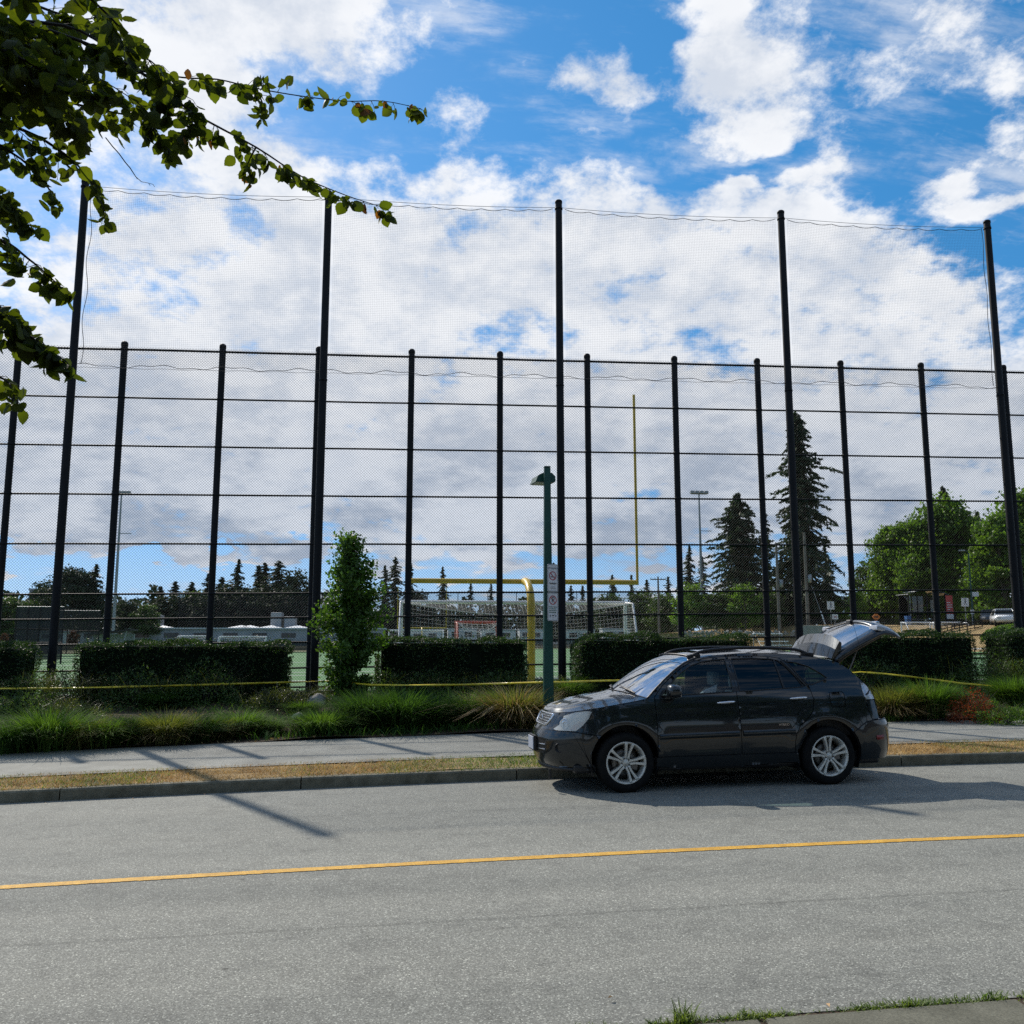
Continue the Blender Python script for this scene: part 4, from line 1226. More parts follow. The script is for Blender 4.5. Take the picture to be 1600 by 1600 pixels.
def tailgate(root):
    """raised liftgate: built closed in its own frame at the hinge, then swung up"""
    hx, hz = 4.02, 1.575
    g = bpy.data.objects.new('tailgate', None); COL.objects.link(g); g.parent = root
    g.location = (hx, 0, hz)
    # closed outer profile (x back, z down) and half widths
    prof = [(.0, .0, .62), (.06, -.035, .65), (.14, -.10, .675), (.22, -.18, .70), (.32, -.29, .735), (.42, -.405, .755), (.49, -.49, .765), (.525, -.56, .77), (.535, -.64, .765), (.53, -.73, .755), (.515, -.80, .745)]
    nt_ = 21
    def row(p, off=0.0, sq=1.0):
        x, z, w = p; rr = []
        for k in range(nt_):
            u = -1 + 2 * k / (nt_ - 1)
            rr.append(Vector((x + .13 * (1 - abs(u) ** 2.4) * 1.0 - .05 * abs(u) ** 6 + off * .7, w * u * sq, z + .03 * (1 - u * u) + off * .7)))
        return rr
    rows = [row(p) for p in prof]
    # skin split into glass and painted parts
    gl = [[v for v in r_] for r_ in rows[1:7]]
    body = bmesh.new()
    V = [[body.verts.new(v) for v in r_] for r_ in rows]
    ring = []
    for i in range(len(rows) - 1):
        for k in range(nt_ - 1):
            glass = 1 <= i <= 5 and 2 <= k <= nt_ - 4
            if not glass: body.faces.new((V[i][k], V[i][k + 1], V[i + 1][k + 1], V[i + 1][k]))
    bmesh.ops.recalc_face_normals(body, faces=body.faces)
    for f in body.faces: f.smooth = True
    me = bpy.data.meshes.new('tailgate_skin'); body.to_mesh(me); body.free()
    o1 = link('tailgate_skin', me, g, M['paint']); md = o1.modifiers.new('thick', 'SOLIDIFY'); md.thickness = .03; md.offset = 0
    gm = [[rows[i][k] - Vector((.006, 0, .006)) for k in range(2, nt_ - 2)] for i in range(1, 7)]
    o2 = link('rear_glass', grid_mesh(gm), g, M['dark_glass_r'])
    # inner trim
    inn = [[v + Vector((-.055, 0, -.045)) for v in r_[1:-1]] for r_ in rows[6:]]
    o3 = link('inner_trim', grid_mesh(inn), g, M['light_in']); md = o3.modifiers.new('thick', 'SOLIDIFY'); md.thickness = .02
    for sg in (0, -1):
        fr = MB(); fr.tube([r_[1 if sg == 0 else -2] + Vector((-.045, 0, -.035)) for r_ in rows[:7]], .04, 6); fr.build('inner_frame', M['trim'], g)
    # roof spoiler at the top of the gate
    sp = MB()
    a0, a1 = [], []
    n = nt_
    top0 = [Vector((-.015 + .05 * (1 - u * u), .60 * u, .055 + .035 * (1 - abs(u) ** 2.4))) for u in np.linspace(-1, 1, n)]
    top1 = [Vector((.13 + .09 * (1 - u * u), .635 * u, .035 + .035 * (1 - abs(u) ** 2.4))) for u in np.linspace(-1, 1, n)]
    top2 = [Vector((.25 + .11 * (1 - abs(u) ** 3), .625 * u, -.012 + .035 * (1 - abs(u) ** 2.4))) for u in np.linspace(-1, 1, n)]
    bot2 = [v + Vector((-.012, 0, -.035)) for v in top2]
    bot0 = [v + Vector((.06, 0, -.14)) for v in top0]
    sec = [top0, top1, top2, bot2, bot0]
    V = [v for s_ in sec for v in s_]; Fq = []
    for i in range(5):
        j = (i + 1) % 5
        for k in range(n - 1): Fq.append((i * n + k, i * n + k + 1, j * n + k + 1, j * n + k))
    Fq.append(tuple(i * n for i in range(5))); Fq.append(tuple(reversed([i * n + n - 1 for i in range(5)])))
    sp.add(V, Fq); me = sp.mesh('spoiler'); bm = bmesh.new(); bm.from_mesh(me); bmesh.ops.recalc_face_normals(bm, faces=bm.faces)
    bmesh.ops.bevel(bm, geom=[e for e in bm.edges if e.calc_face_angle(0) > .6], offset=.006, segments=2, affect='EDGES')
    for f in bm.faces: f.smooth = f.calc_area() > 0 and False
    bm.to_mesh(me); bm.free()
    link('spoiler', me, g, M['paint'])
    # wiper stub, garnish, plate lamp
    w = MB(); w.bbox((.555, -.06, -.50), (.66, .06, -.43), .02); w.tube([(.63, 0, -.46), (.50, .35, -.30)], .01, 6); w.build('rear_wiper', M['trim'], g)
    gn = MB(); gn.bbox((.63, -.40, -.68), (.675, .40, -.63), .012); gn.build('garnish', M['chrome'], g)
    for sg in (-1, 1):
        tl = MB(); tl.bbox((.50, sg * .64 - .10, -.58), (.575, sg * .64 + .10, -.45), .02); tl.build('gate_lamp', M['clear_lamp'], g)
    g.rotation_euler = (0, R(-GATE_OPEN), 0)
    # gas struts
    for sg in (-1, 1):
        s_ = MB(); a = Vector((4.18, sg * .60, 1.36)); b_ = Vector((hx + .42, sg * .60, hz + .30))
        s_.tube([a, a.lerp(b_, .5)], .012, 7); s_.tube([a.lerp(b_, .5), b_], .007, 7); s_.build('gas_strut', M['disc'], root)
GATE_OPEN = 77
M['dark_glass_r'] = m_glass('gate_glass', (.045, .05, .055), .6, rough=.16)
car = make_car()
car_front, car_rear = Vector((2.79, 11.43)), Vector((5.50, 11.57))
_ang = math.atan2(car_rear.y - car_front.y, car_rear.x - car_front.x)
car.rotation_euler = (0, -math.atan(SLOPE), _ang)
_cx = car_front - Vector((math.cos(_ang), math.sin(_ang))) * FX + Vector((-math.sin(_ang), math.cos(_ang))) * .86
car.location = (_cx.x, _cx.y, sx(_cx.x) + .012)
# ================================================================== VEGETATION
def leaf_quads(C, size, seed=1, up=.0, flat=None, aspect=.55, out=None, outw=0.0):
    """pointed leaves (2 triangles folded on the midrib as one quad) at centres C"""
    g = np.random.default_rng(seed); C = np.asarray(C, float); n = len(C)
    d = g.normal(size=(n, 3)); d[:, 2] += up
    if out is not None: d = d / np.linalg.norm(d, axis=1)[:, None] + out * outw
    d /= np.linalg.norm(d, axis=1)[:, None]
    r = g.normal(size=(n, 3)); s = np.cross(d, r); s /= np.linalg.norm(s, axis=1)[:, None] + 1e-9
    nn = np.cross(d, s)
    L = (size * g.uniform(.65, 1.35, n))[:, None]
    V = np.zeros((n, 4, 3))
    V[:, 0] = C - d * L * .5
    V[:, 1] = C + s * L * aspect * .5 + nn * L * .08 - d * L * .05
    V[:, 2] = C + d * L * .5
    V[:, 3] = C - s * L * aspect * .5 + nn * L * .08 - d * L * .05
    return V.reshape(-1, 3), np.arange(n * 4).reshape(n, 4)
def smooth_field(P, seed, k=7, f=1.0):
    g = np.random.default_rng(seed); v = np.zeros(len(P))
    for i in range(k):
        w = g.normal(size=3) * f * (1 + i * .45); v += np.sin(P @ w + g.uniform(0, 6.28)) / (1 + i * .45)
    return v / 2.2
M['hedge_leaf'] = leafmat('yew_hedge_leaf', (.022, .046, .014), (.045, .085, .025), .30, .55, 2.2)
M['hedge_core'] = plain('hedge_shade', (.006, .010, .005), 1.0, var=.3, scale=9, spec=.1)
M['small_tree_leaf'] = leafmat('hornbeam_leaf', (.045, .098, .019), (.098, .172, .036), .45, .5, 1.3)
M['bark'] = m_conc('tree_bark', (.045, .038, .030), (.11, .095, .075), 7, 40, 1.0, .3)
M['conifer'] = leafmat('fir_needles', (.018, .036, .018), (.038, .062, .026), .18, .6, .35)
M['conifer2'] = leafmat('cedar_needles', (.030, .052, .020), (.058, .085, .030), .22, .6, .35)
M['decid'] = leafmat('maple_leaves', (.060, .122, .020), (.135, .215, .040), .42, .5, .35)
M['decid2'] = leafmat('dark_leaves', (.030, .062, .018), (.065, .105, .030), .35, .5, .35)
M['bright'] = leafmat('bright_leaves', (.11, .20, .025), (.20, .29, .045), .45, .5, .5)
M['rust_leaf'] = leafmat('rust_leaves', (.20, .050, .018), (.36, .10, .03), .4, .6, 1.5, tcol=(1.5, .9, .5))
M['far_tree'] = leafmat('far_trees', (.018, .032, .018), (.042, .062, .030), .15, .7, .12)

# ---- clipped hedges in front of the fence
def hedge(x0, x1, lab, notch=None, y0=21.75, y1=22.9):
    zg = bed_z((x0 + x1) / 2, 22.3) - .05
    top = 1.96 + .012 * (x0 + x1) / 2
    root = thing('clipped_hedge', lab, 'hedge', ((x0 + x1) / 2, (y0 + y1) / 2, zg), group='clipped hedges along the fence')
    W, D, H = (x1 - x0) / 2, (y1 - y0) / 2, top - zg
    core = MB(); core.bbox((-W + .09, -D + .09, -.1), (W - .09, D - .09, H - .10), .08); core.build('branches', M['hedge_core'], root)  # solid block coloured near black for the shade inside the hedge
    g = np.random.default_rng(int(abs(x0 * 10)) + 3)
    aF, aT, aS = 2 * W * H, 2 * W * 2 * D, 2 * D * H
    dn = 1050
    pts, outs = [], []
    for k, (n, f) in enumerate(((int(aF * dn), 'f'), (int(aT * dn * 1.15), 't'), (int(aS * dn), 'l'), (int(aS * dn), 'r'), (int(aF * dn * .25), 'b'))):
        u, v = g.uniform(-1, 1, n), g.uniform(0, 1, n); dep = np.abs(g.normal(0, .045, n))
        if f in 'fb':
            sg = -1 if f == 'f' else 1
            p = np.stack([u * W, sg * (D - dep), v * H], 1); o = np.tile([0, sg, 0.], (n, 1))
        elif f == 't':
            p = np.stack([u * W, (2 * v - 1) * D, H - dep * .9], 1); o = np.tile([0, 0, 1.], (n, 1))
        else:
            sg = -1 if f == 'l' else 1
            p = np.stack([sg * (W - dep), u * D, v * H], 1); o = np.tile([sg, 0, 0.], (n, 1))
        pts.append(p); outs.append(o)
    p, o = np.concatenate(pts), np.concatenate(outs)
    # uneven clipping, rounded shoulders, a dip where two plants meet
    bmp = smooth_field(p + [x0, 0, 0], 4, 8, 2.4) * .07
    p = p + o * bmp[:, None]
    rr = np.minimum(1, np.maximum(0, (np.abs(p[:, 0]) - (W - .3)) / .3)); p[:, 2] -= rr ** 2 * .15 * (p[:, 2] / H); p[:, 2] += (.05 * np.sin((p[:, 0] + x0) * 2.3) + .03 * np.sin((p[:, 0] + x0) * 5.1 + 1)) * (p[:, 2] > H * .75)
    if notch is not None:
        d = np.exp(-((p[:, 0] - (notch - (x0 + x1) / 2)) / .09) ** 2); p[:, 2] -= d * .12 * (p[:, 2] > H * .7); p[:, 1] += d * .10 * (p[:, 1] < 0)
    # a few stray shoots on top
    ns = int(W * 150); q = np.stack([g.uniform(-W, W, ns), g.uniform(-D, D, ns), H + np.abs(g.normal(0, .05, ns))], 1)
    p = np.concatenate([p, q]); o = np.concatenate([o, np.tile([0, 0, 1.], (ns, 1))])
    V, Q = leaf_quads(p, .062, 5, 0, None, .34, o, .75)
    link('foliage', mesh_np('foliage', V, Q), root, M['hedge_leaf'])
hedge(-10.6, -8.36, 'clipped dark hedge cut off by the left edge')
hedge(-7.27, -2.60, 'long clipped dark hedge left of the small leafy tree')
hedge(-.55, 3.0, 'clipped dark hedge between the small tree and the lamp post', notch=1.75)
hedge(4.22, 8.55, 'long clipped dark hedge behind the front half of the car')
hedge(10.75, 14.44, 'clipped dark hedge behind the raised tailgate')
hedge(15.25, 18.2, 'clipped dark hedge at the right edge beside the rust coloured shrubs')

# ---- small columnar tree
def limb(mb, a, b, r0, r1, n=5, wob=.05, sides=6):
    a, b = Vector(a), Vector(b); pts = [a.lerp(b, i / n) + Vector((rng.uniform(-wob, wob), rng.uniform(-wob, wob), 0)) * (0 < i < n) for i in range(n + 1)]
    mb.tube(pts, r0, sides, rs=[r0 + (r1 - r0) * i / n for i in range(n + 1)])
def small_tree():
    x, y = -1.15, 21.2; z = bed_z(x, y)
    root = thing('young_tree', 'young columnar leafy tree in front of the fence', 'tree', (x, y, z))
    mb = MB(); limb(mb, (0, 0, -.05), (.02, 0, 1.2), .05, .042, 5, .015); limb(mb, (.02, 0, 1.2), (-.02, 0, 3.75), .042, .008, 7, .03)
    g = np.random.default_rng(21); pts = []
    half = lambda h: float(np.interp(h, [0, .25, .6, 1.1, 1.6, 2.1, 2.7, 3.2, 3.6, 3.9], [.20, .48, .64, .70, .74, .62, .48, .32, .13, .03]))
    for i in range(104):
        h = g.uniform(.10, 3.7); a = g.uniform(0, 6.28); L = half(h) * g.uniform(.45, 1.15)
        st = Vector((0, 0, h * .86)); en = Vector((math.cos(a) * L, math.sin(a) * L, h + .16 + L * .35))
        limb(mb, st, en, .010, .003, 3, .02, 4)
        nl = int(105 + 100 * L)
        for k in range(nl):
            t = g.uniform(.2, 1.08); c = st.lerp(en, t) + Vector(g.normal(0, .085, 3)); pts.append(c[:])
    for (bx, bz) in ((-.86, 1.72), (-.78, 1.95), (-.70, 1.6), (-.62, 1.8), (.60, 2.0), (.62, 1.35)):   # side sprays
        limb(mb, (0, 0, bz - .35), (bx, -.05, bz), .010, .003, 3, .02, 4)
        for k in range(80): pts.append((bx * g.uniform(.55, 1.05) + g.normal(0, .06), g.normal(-.05, .10), bz + g.normal(0, .10)))
    for k in range(150):
        h = g.uniform(3.4, 4.1) if k > 12 else g.uniform(3.9, 4.3); pts.append((g.normal(-.02, .10) + (.10 if k % 3 == 0 else -.12), g.normal(0, .08), h * .93))
    mb.build('trunk', M['bark'], root)
    V, Q = leaf_quads(np.array(pts), .092, 8, .2, None, .62)
    link('crown', mesh_np('crown', V, Q), root, M['small_tree_leaf'])
small_tree()

# ---- ornamental grasses and low shrubs in the bed
def blade_mat(name, c1, c2):
    m = leafmat(name, c1, c2, .38, .75, 2.5); m.node_tree.nodes['Principled BSDF'].inputs['Specular IOR Level'].default_value = .12; return m
M['blade_green'] = blade_mat('grass_blade_green', (.058, .118, .024), (.125, .205, .046))
M['blade_olive'] = blade_mat('grass_blade_olive', (.10, .115, .032), (.21, .20, .075))
M['blade_tan'] = leafmat('grass_blade_tan', (.20, .145, .065), (.38, .28, .14), .35, .7, 2.5, tcol=(1.2, 1.1, .7))
M['blade_dark'] = blade_mat('grass_blade_dark', (.034, .080, .022), (.075, .140, .036))
_gc = {}
def clump_mesh(kind, seed):
    k = (kind, seed)
    if k in _gc: return _gc[k]
    g = np.random.default_rng(seed * 7 + 1); n = 760
    r = np.abs(g.normal(0, .13, n)); a = g.uniform(0, 6.28, n)
    Pp = np.stack([r * np.cos(a), r * np.sin(a), np.zeros(n)], 1)
    def df(P_, gg): return np.arctan2(P_[:, 1], P_[:, 0]) + gg.normal(0, .5, len(P_))
    h, ln, dr = {'low': (.42, .55, .75), 'mid': (.62, .42, .65), 'tall': (.95, .30, .60), 'mound': (.55, .62, 1.0)}[kind]
    V, Q = blades(n, Pp, h, .0062 if kind != 'tall' else .0075, ln, dr, 4, seed, df)
    me = mesh_np('blades_' + kind, V, Q); _gc[k] = me; return me
def clump(x, y, kind, mat, sc, lab, dry=.0):
    root = thing('grass_clump', lab, 'grass clump', (x, y, bed_z(x, y) - .01), rng.uniform(0, 6.28), 'ornamental grasses in the bed'); root['kind'] = 'thing'
    for k in range(3):
        me = clump_mesh(kind, rng.randint(1, 4)).copy()
        o = link('blades', me, root, M[mat]); o.scale = (sc * rng.uniform(.9, 1.1), sc * rng.uniform(.9, 1.1), sc * rng.uniform(.85, 1.1)); o.rotation_euler = (0, 0, rng.uniform(0, 6.28))
    if dry:
        o = link('dead_blades', clump_mesh('mound', 5).copy(), root, M['blade_tan']); o.scale = (sc * dry,) * 3
def gx(px, py, h=.24):
    """bed position under a pixel"""
    d = ray(px, py); t = (h - CAM_Z) / (d.z - SLOPE * d.x); p = Vector((0, 0, CAM_Z)) + d * t
    return p.x, min(p.y, 23.3)
GR = [ # px, py (foot), kind, material, scale, dry
 (20, 1172, 'mid', 'blade_dark', .95, 0, 'dark grass clump at the left edge of the path'), (75, 1168, 'mid', 'blade_green', 1.15, 0, 'large green arching grass clump second from the left edge'), (125, 1165, 'low', 'blade_olive', 1.1, .5, 'olive half dry grass clump by the path, left'),
 (165, 1163, 'low', 'blade_green', 1.1, .4, 'low olive brown grass clump beside the path under the left hedge'), (205, 1160, 'mid', 'blade_green', .8, 0, 'green grass clump under the middle of the left hedge'), (258, 1160, 'mid', 'blade_olive', .88, .75, 'tan and olive grass clump with dead blades, left bed'), (300, 1155, 'low', 'blade_dark', 1.1, .3, 'dark low grass clump right of the tan one'),
 (330, 1152, 'low', 'blade_olive', 1.0, .6, 'olive grass clump near the path under the right part of the left hedge'), (375, 1148, 'low', 'blade_green', 1.05, 0, 'fresh green low clump by the path left of the boulder'), (415, 1147, 'low', 'blade_green', .7, 0, 'small bright green tuft left of the boulder'),
 (472, 1128, 'low', 'blade_green', .75, 0, 'small green tuft beside the pale boulder'), (500, 1148, 'low', 'blade_green', 1.05, 0, 'spreading green tuft below the pale boulder'), (530, 1143, 'low', 'blade_green', 1.0, 0, 'green tuft below the young tree'),
 (575, 1140, 'mid', 'blade_dark', 1.15, 0, 'big dark grass clump right of the young tree'), (628, 1140, 'mid', 'blade_dark', 1.25, 0, 'widest dark grass clump between young tree and lamp post'), (680, 1138, 'mid', 'blade_dark', 1.0, 0, 'dark grass clump in the middle of the row left of the lamp post'),
 (733, 1136, 'mid', 'blade_green', 1.05, 0, 'upright green grass clump left of the tan mound'), (770, 1125, 'mid', 'blade_green', .8, 0, 'green grass clump behind the tan mound'), (806, 1136, 'mid', 'blade_olive', 1.2, 1.25, 'olive and tan mounded grass clump beside the lamp post'),
 (834, 1112, 'mid', 'blade_olive', .62, .3, 'olive grass clump at the foot of the lamp post'), (890, 1112, 'mid', 'blade_green', .85, 0, 'green grass clump between lamp post and car bonnet'), (935, 1105, 'mid', 'blade_green', .95, 0, 'green grass clump above the car bonnet'), (985, 1098, 'mid', 'blade_green', .95, 0, 'green grass clump beside the windscreen'), (1010, 1088, 'tall', 'blade_green', .6, 0, 'feathery green grass clump above the windscreen'),
 (1395, 1122, 'mid', 'blade_olive', 1.0, 1.0, 'tan and olive grass clump behind the tail lamp'), (1418, 1122, 'tall', 'blade_olive', .82, .9, 'tall half dry grass clump behind the car'), (1455, 1122, 'tall', 'blade_green', .95, 0, 'largest green arching grass clump behind the car'), (1482, 1112, 'mid', 'blade_dark', .85, 0, 'dark grass clump beside the rust coloured shrub'),
 (1400, 1095, 'tall', 'blade_green', .62, 0, 'green grass clump behind the tall dry one'), (1590, 1108, 'mid', 'blade_green', 1.0, 0, 'green grass clump at the right edge'),
 (690, 1110, 'mid', 'blade_green', .9, 0, 'green grass clump in the second row below the tape'), (640, 1108, 'mid', 'blade_dark', .9, 0, 'dark grass clump in the second row right of the young tree'), (745, 1108, 'mid', 'blade_green', .85, 0, 'green grass clump in the second row left of the lamp post'),
 (300, 1118, 'mid', 'blade_green', .85, 0, 'bright arching grass clump in front of the left hedge'), (285, 1122, 'mid', 'blade_green', .7, 0, 'smaller bright clump beside the arching one'), (250, 1125, 'low', 'blade_dark', 1.0, 0, 'dark clump behind the tan and olive one'),
]
for (px, py, kind, mt, sc, dry, lab) in GR:
    x, y = gx(px, py); clump(x, y, kind, mt, sc * (1.16 if kind != 'tall' else .98), lab, dry)

M['shrub_dark'] = leafmat('dark_shrub_leaf', (.045, .088, .030), (.105, .165, .052), .38, .45, 2)
M['shrub_olive'] = leafmat('olive_shrub_leaf', (.05, .065, .02), (.12, .125, .045), .3, .5, 2)
def shrub(x, y, w, d, h, mat, lab, n=1500, ls=.05, grp='low shrubs in the planting bed', twig=True, asp=.42, name='low_shrub', seed=None):
    root = thing(name, lab, 'shrub', (x, y, bed_z(x, y) - .03), group=grp)
    g = np.random.default_rng(seed or int(abs(x * 31 + y * 7) * 10) % 9973)
    n = int(n); v = g.normal(size=(n, 3)); v[:, 2] = np.abs(v[:, 2]); v /= np.linalg.norm(v, axis=1)[:, None]
    rad = g.uniform(.35, 1.0, n) ** .5
    p = v * rad[:, None] * (1 + .28 * smooth_field(v, int(x * 3 + 50), 6, 3.2))[:, None] * [w / 2, d / 2, h]
    V, Q = leaf_quads(p, ls, 3, .3, None, asp, v, .6)
    link('foliage', mesh_np('foliage', V, Q), root, M[mat])
    mb = MB()
    for i in range(14):
        a = g.uniform(0, 6.28); r_ = g.uniform(.3, .9)
        mb.tube([(0, 0, 0), (math.cos(a) * w * .2 * r_, math.sin(a) * d * .2 * r_, h * .55), (math.cos(a) * w * .5 * r_, math.sin(a) * d * .5 * r_, h * g.uniform(.7, 1.12))], .005, 4, rs=[.007, .005, .002])
    mb.build('stems', M['bark'], root)
    if twig:
        nb = int(70 * w); a = g.uniform(0, 6.28, nb)
        Pp = np.stack([g.uniform(-.5, .5, nb) * w, g.uniform(-.5, .5, nb) * d, np.full(nb, h * .45)], 1)
        V, Q = blades(nb, Pp, h * .75, .003, .5, .9, 3, 17)
        link('seed_stalks', mesh_np('seed_stalks', V, Q), root, M['shrub_olive'])
SH = [
 (35, 1125, 2.0, 1.3, .42, 'shrub_dark', 'low dark shrub under the hedge at the left edge'), (130, 1105, 1.7, 1.3, .55, 'shrub_dark', 'low dark shrub below the left end of the long hedge'), (205, 1098, 2.0, 1.4, .58, 'shrub_olive', 'low arching olive shrub under the long left hedge'),
 (290, 1096, 2.0, 1.4, .55, 'shrub_dark', 'low dark shrub under the middle of the long left hedge'), (372, 1096, 2.0, 1.4, .60, 'shrub_dark', 'low dark shrub under the right part of the long left hedge'), (430, 1118, 1.4, 1.1, .45, 'shrub_olive', 'low olive shrub left of the pale boulder'),
 (535, 1105, 1.2, 1.0, .35, 'shrub_olive', 'reddish olive ground shrub under the young tree'), (600, 1092, 1.6, 1.2, .50, 'shrub_dark', 'low dark shrub right of the young tree trunk'), (670, 1085, 1.8, 1.2, .52, 'shrub_dark', 'low dark shrub under the left part of the middle hedge'), (745, 1085, 1.7, 1.2, .50, 'shrub_dark', 'low dark shrub under the middle hedge near the lamp post'), (815, 1085, 1.4, 1.1, .40, 'shrub_olive', 'low olive shrub under the right end of the middle hedge'),
 (960, 1082, 2.0, 1.2, .55, 'shrub_dark', 'low shrub under the hedge behind the bonnet'), (1040, 1075, 2.0, 1.2, .55, 'shrub_dark', 'low shrub under the hedge behind the windscreen'),
 (1345, 1092, 1.8, 1.2, .62, 'shrub_dark', 'low dark shrub behind the rear of the car'), (1420, 1080, 2.0, 1.2, .62, 'shrub_dark', 'low dark shrub under the hedge behind the tall grasses'), (1490, 1078, 1.8, 1.2, .62, 'shrub_dark', 'low dark shrub left of the upper rust coloured shrub'), (1560, 1085, 1.8, 1.2, .50, 'shrub_dark', 'low dark shrub near the right edge below the hedge'),
 (1575, 1118, 1.2, .9, .32, 'decid', 'small bright green shrub by the path at the right edge'), (1540, 1112, 1.0, .8, .35, 'decid', 'small bright green shrub right of the lower rust shrub'),
 (110, 1130, 1.3, 1.0, .35, 'shrub_olive', 'brownish low shrub in front of the netting pole on the left'), (480, 1110, 1.0, .8, .28, 'shrub_olive', 'yellowish low shrub at the foot of the netting pole'),
]
for (px, py, w, d, h, mt, lab) in SH:
    x, y = gx(px, py, .36); y = min(y, 21.6); shrub(x, y, w * 1.1, d, h * (1.45 if py < 1112 else 1.1), mt, lab, 1900 * w)
for (px, py, w, h, lab) in ((1522, 1116, 1.15, .62, 'rust red leafy shrub beside the green grasses, lower one'), (1528, 1075, 1.5, .95, 'rust red leafy shrub under the hedge, upper one')):
    x, y = gx(px, py, .36); y = min(y, 22.2 if py < 1090 else 20); shrub(x, y, w, 1.0, h, 'rust_leaf', lab, 2300, .05, 'rust coloured shrubs', False, .3, 'rust_shrub')
for (px, py, r_, lab) in ((495, 1113, .24, 'pale round boulder at the foot of the netting pole'), (465, 1125, .14, 'small stone left of the pale boulder'), (893, 1096, .16, 'small pale stone between lamp post and car')):
    x, y = gx(px, py, .36)
    bm = bmesh.new(); bmesh.ops.create_icosphere(bm, subdivisions=3, radius=r_)
    for v in bm.verts:
        n_ = v.co.normalized(); v.co *= 1 + .12 * math.sin(n_.x * 4 + 1) * math.sin(n_.y * 3.3 + 2) + .06 * math.sin(n_.z * 7 + n_.x * 5); v.co.z *= .72
    mb = MB(); mb.bm(bm, True); o = mb.build('boulder', M['wallconc']); o.location = (x, y, bed_z(x, y) + r_ * .35); tag(o, lab, 'boulder', 'stones in the bed')
def bed_litter():
    g = np.random.default_rng(77); n = 5200
    x = g.uniform(-10, 15, n); u = g.uniform(0, 1, n)
    y = np.array([path1(a) + .02 + (23.7 - path1(a)) * b for a, b in zip(x, u)])
    z = np.array([bed_z(a, b) + .015 for a, b in zip(x, y)])
    V, Q = leaf_quads(np.stack([x, y, z], 1), .07, 6, 0, None, .5)
    o = link('leaf_litter', mesh_np('leaf_litter', V, Q), None, M['blade_tan']); tag(o, 'brown leaf litter and bark on the planting bed', 'litter', kind='stuff')
    n = 20000
    x = g.uniform(-10, 15, n); u = g.uniform(0, 1, n) ** 1.2
    y = np.array([path1(a) + .02 + (23.6 - path1(a)) * b for a, b in zip(x, u)])
    k = smooth_field(np.stack([x, y, x * 0], 1), 3, 6, 1.1) > -.15; x, y = x[k], y[k]
    z = np.array([bed_z(a, b) for a, b in zip(x, y)])
    V, Q = blades(len(x), np.stack([x, y, z], 1), .24, .007, .55, .6, 3, 31)
    o = link('ground_cover', mesh_np('ground_cover', V, Q), None, M['blade_dark']); tag(o, 'low green ground cover between the shrubs', 'ground cover', kind='stuff')
bed_litter()

# ---- overhanging tree at the upper left: trunk outside the frame, branches with single leaves
M['over_leaf'] = leafmat('overhanging_leaf', (.028, .050, .011), (.070, .094, .017), .50, .6, 3, tcol=(1.9, 1.75, .30))
M['over_leaf_dry'] = leafmat('autumn_leaf', (.10, .060, .018), (.17, .11, .03), .42, .7, 6, tcol=(1.6, 1.0, .35))
M['twig'] = plain('dark_twig', (.022, .018, .014), .8, var=.3)
def leaf_mesh(seed, curl):
    """broad toothed leaf, cupped and folded, base at the origin, tip along +X, 1 unit long"""
    g = random.Random(seed); V, Fq = [], []
    prof = [(0, .03), (.04, .17), (.10, .29), (.18, .375), (.27, .43), (.37, .455), (.47, .45), (.57, .42), (.67, .365), (.76, .29), (.84, .21), (.90, .13), (.95, .07), (1.0, .0)]
    for i, (x, w) in enumerate(prof):
        t = x; z = -curl * t * t
        ed = .035 * (1 if i % 2 else -1) * (0 < i < 12)
        for k in (-1, -.5, 0, .5, 1):
            V.append((x * (1 - .25 * curl * t), k * w * (1 + ed * abs(k)), z + .30 * abs(k) ** 1.6 * w * (-1.0 if curl > .3 else .55) + g.uniform(-.025, .025) * abs(k)))
    for i in range(len(prof) - 1):
        for k in range(4): Fq.append((i * 5 + k, i * 5 + k + 1, (i + 1) * 5 + k + 1, (i + 1) * 5 + k))
    o = len(V); V += [(-.28, -.012, .05), (-.28, .012, .05), (0, .012, 0), (0, -.012, 0)]; Fq.append((o, o + 1, o + 2, o + 3))
    return mesh_np('leaf', np.array(V), Fq, True)
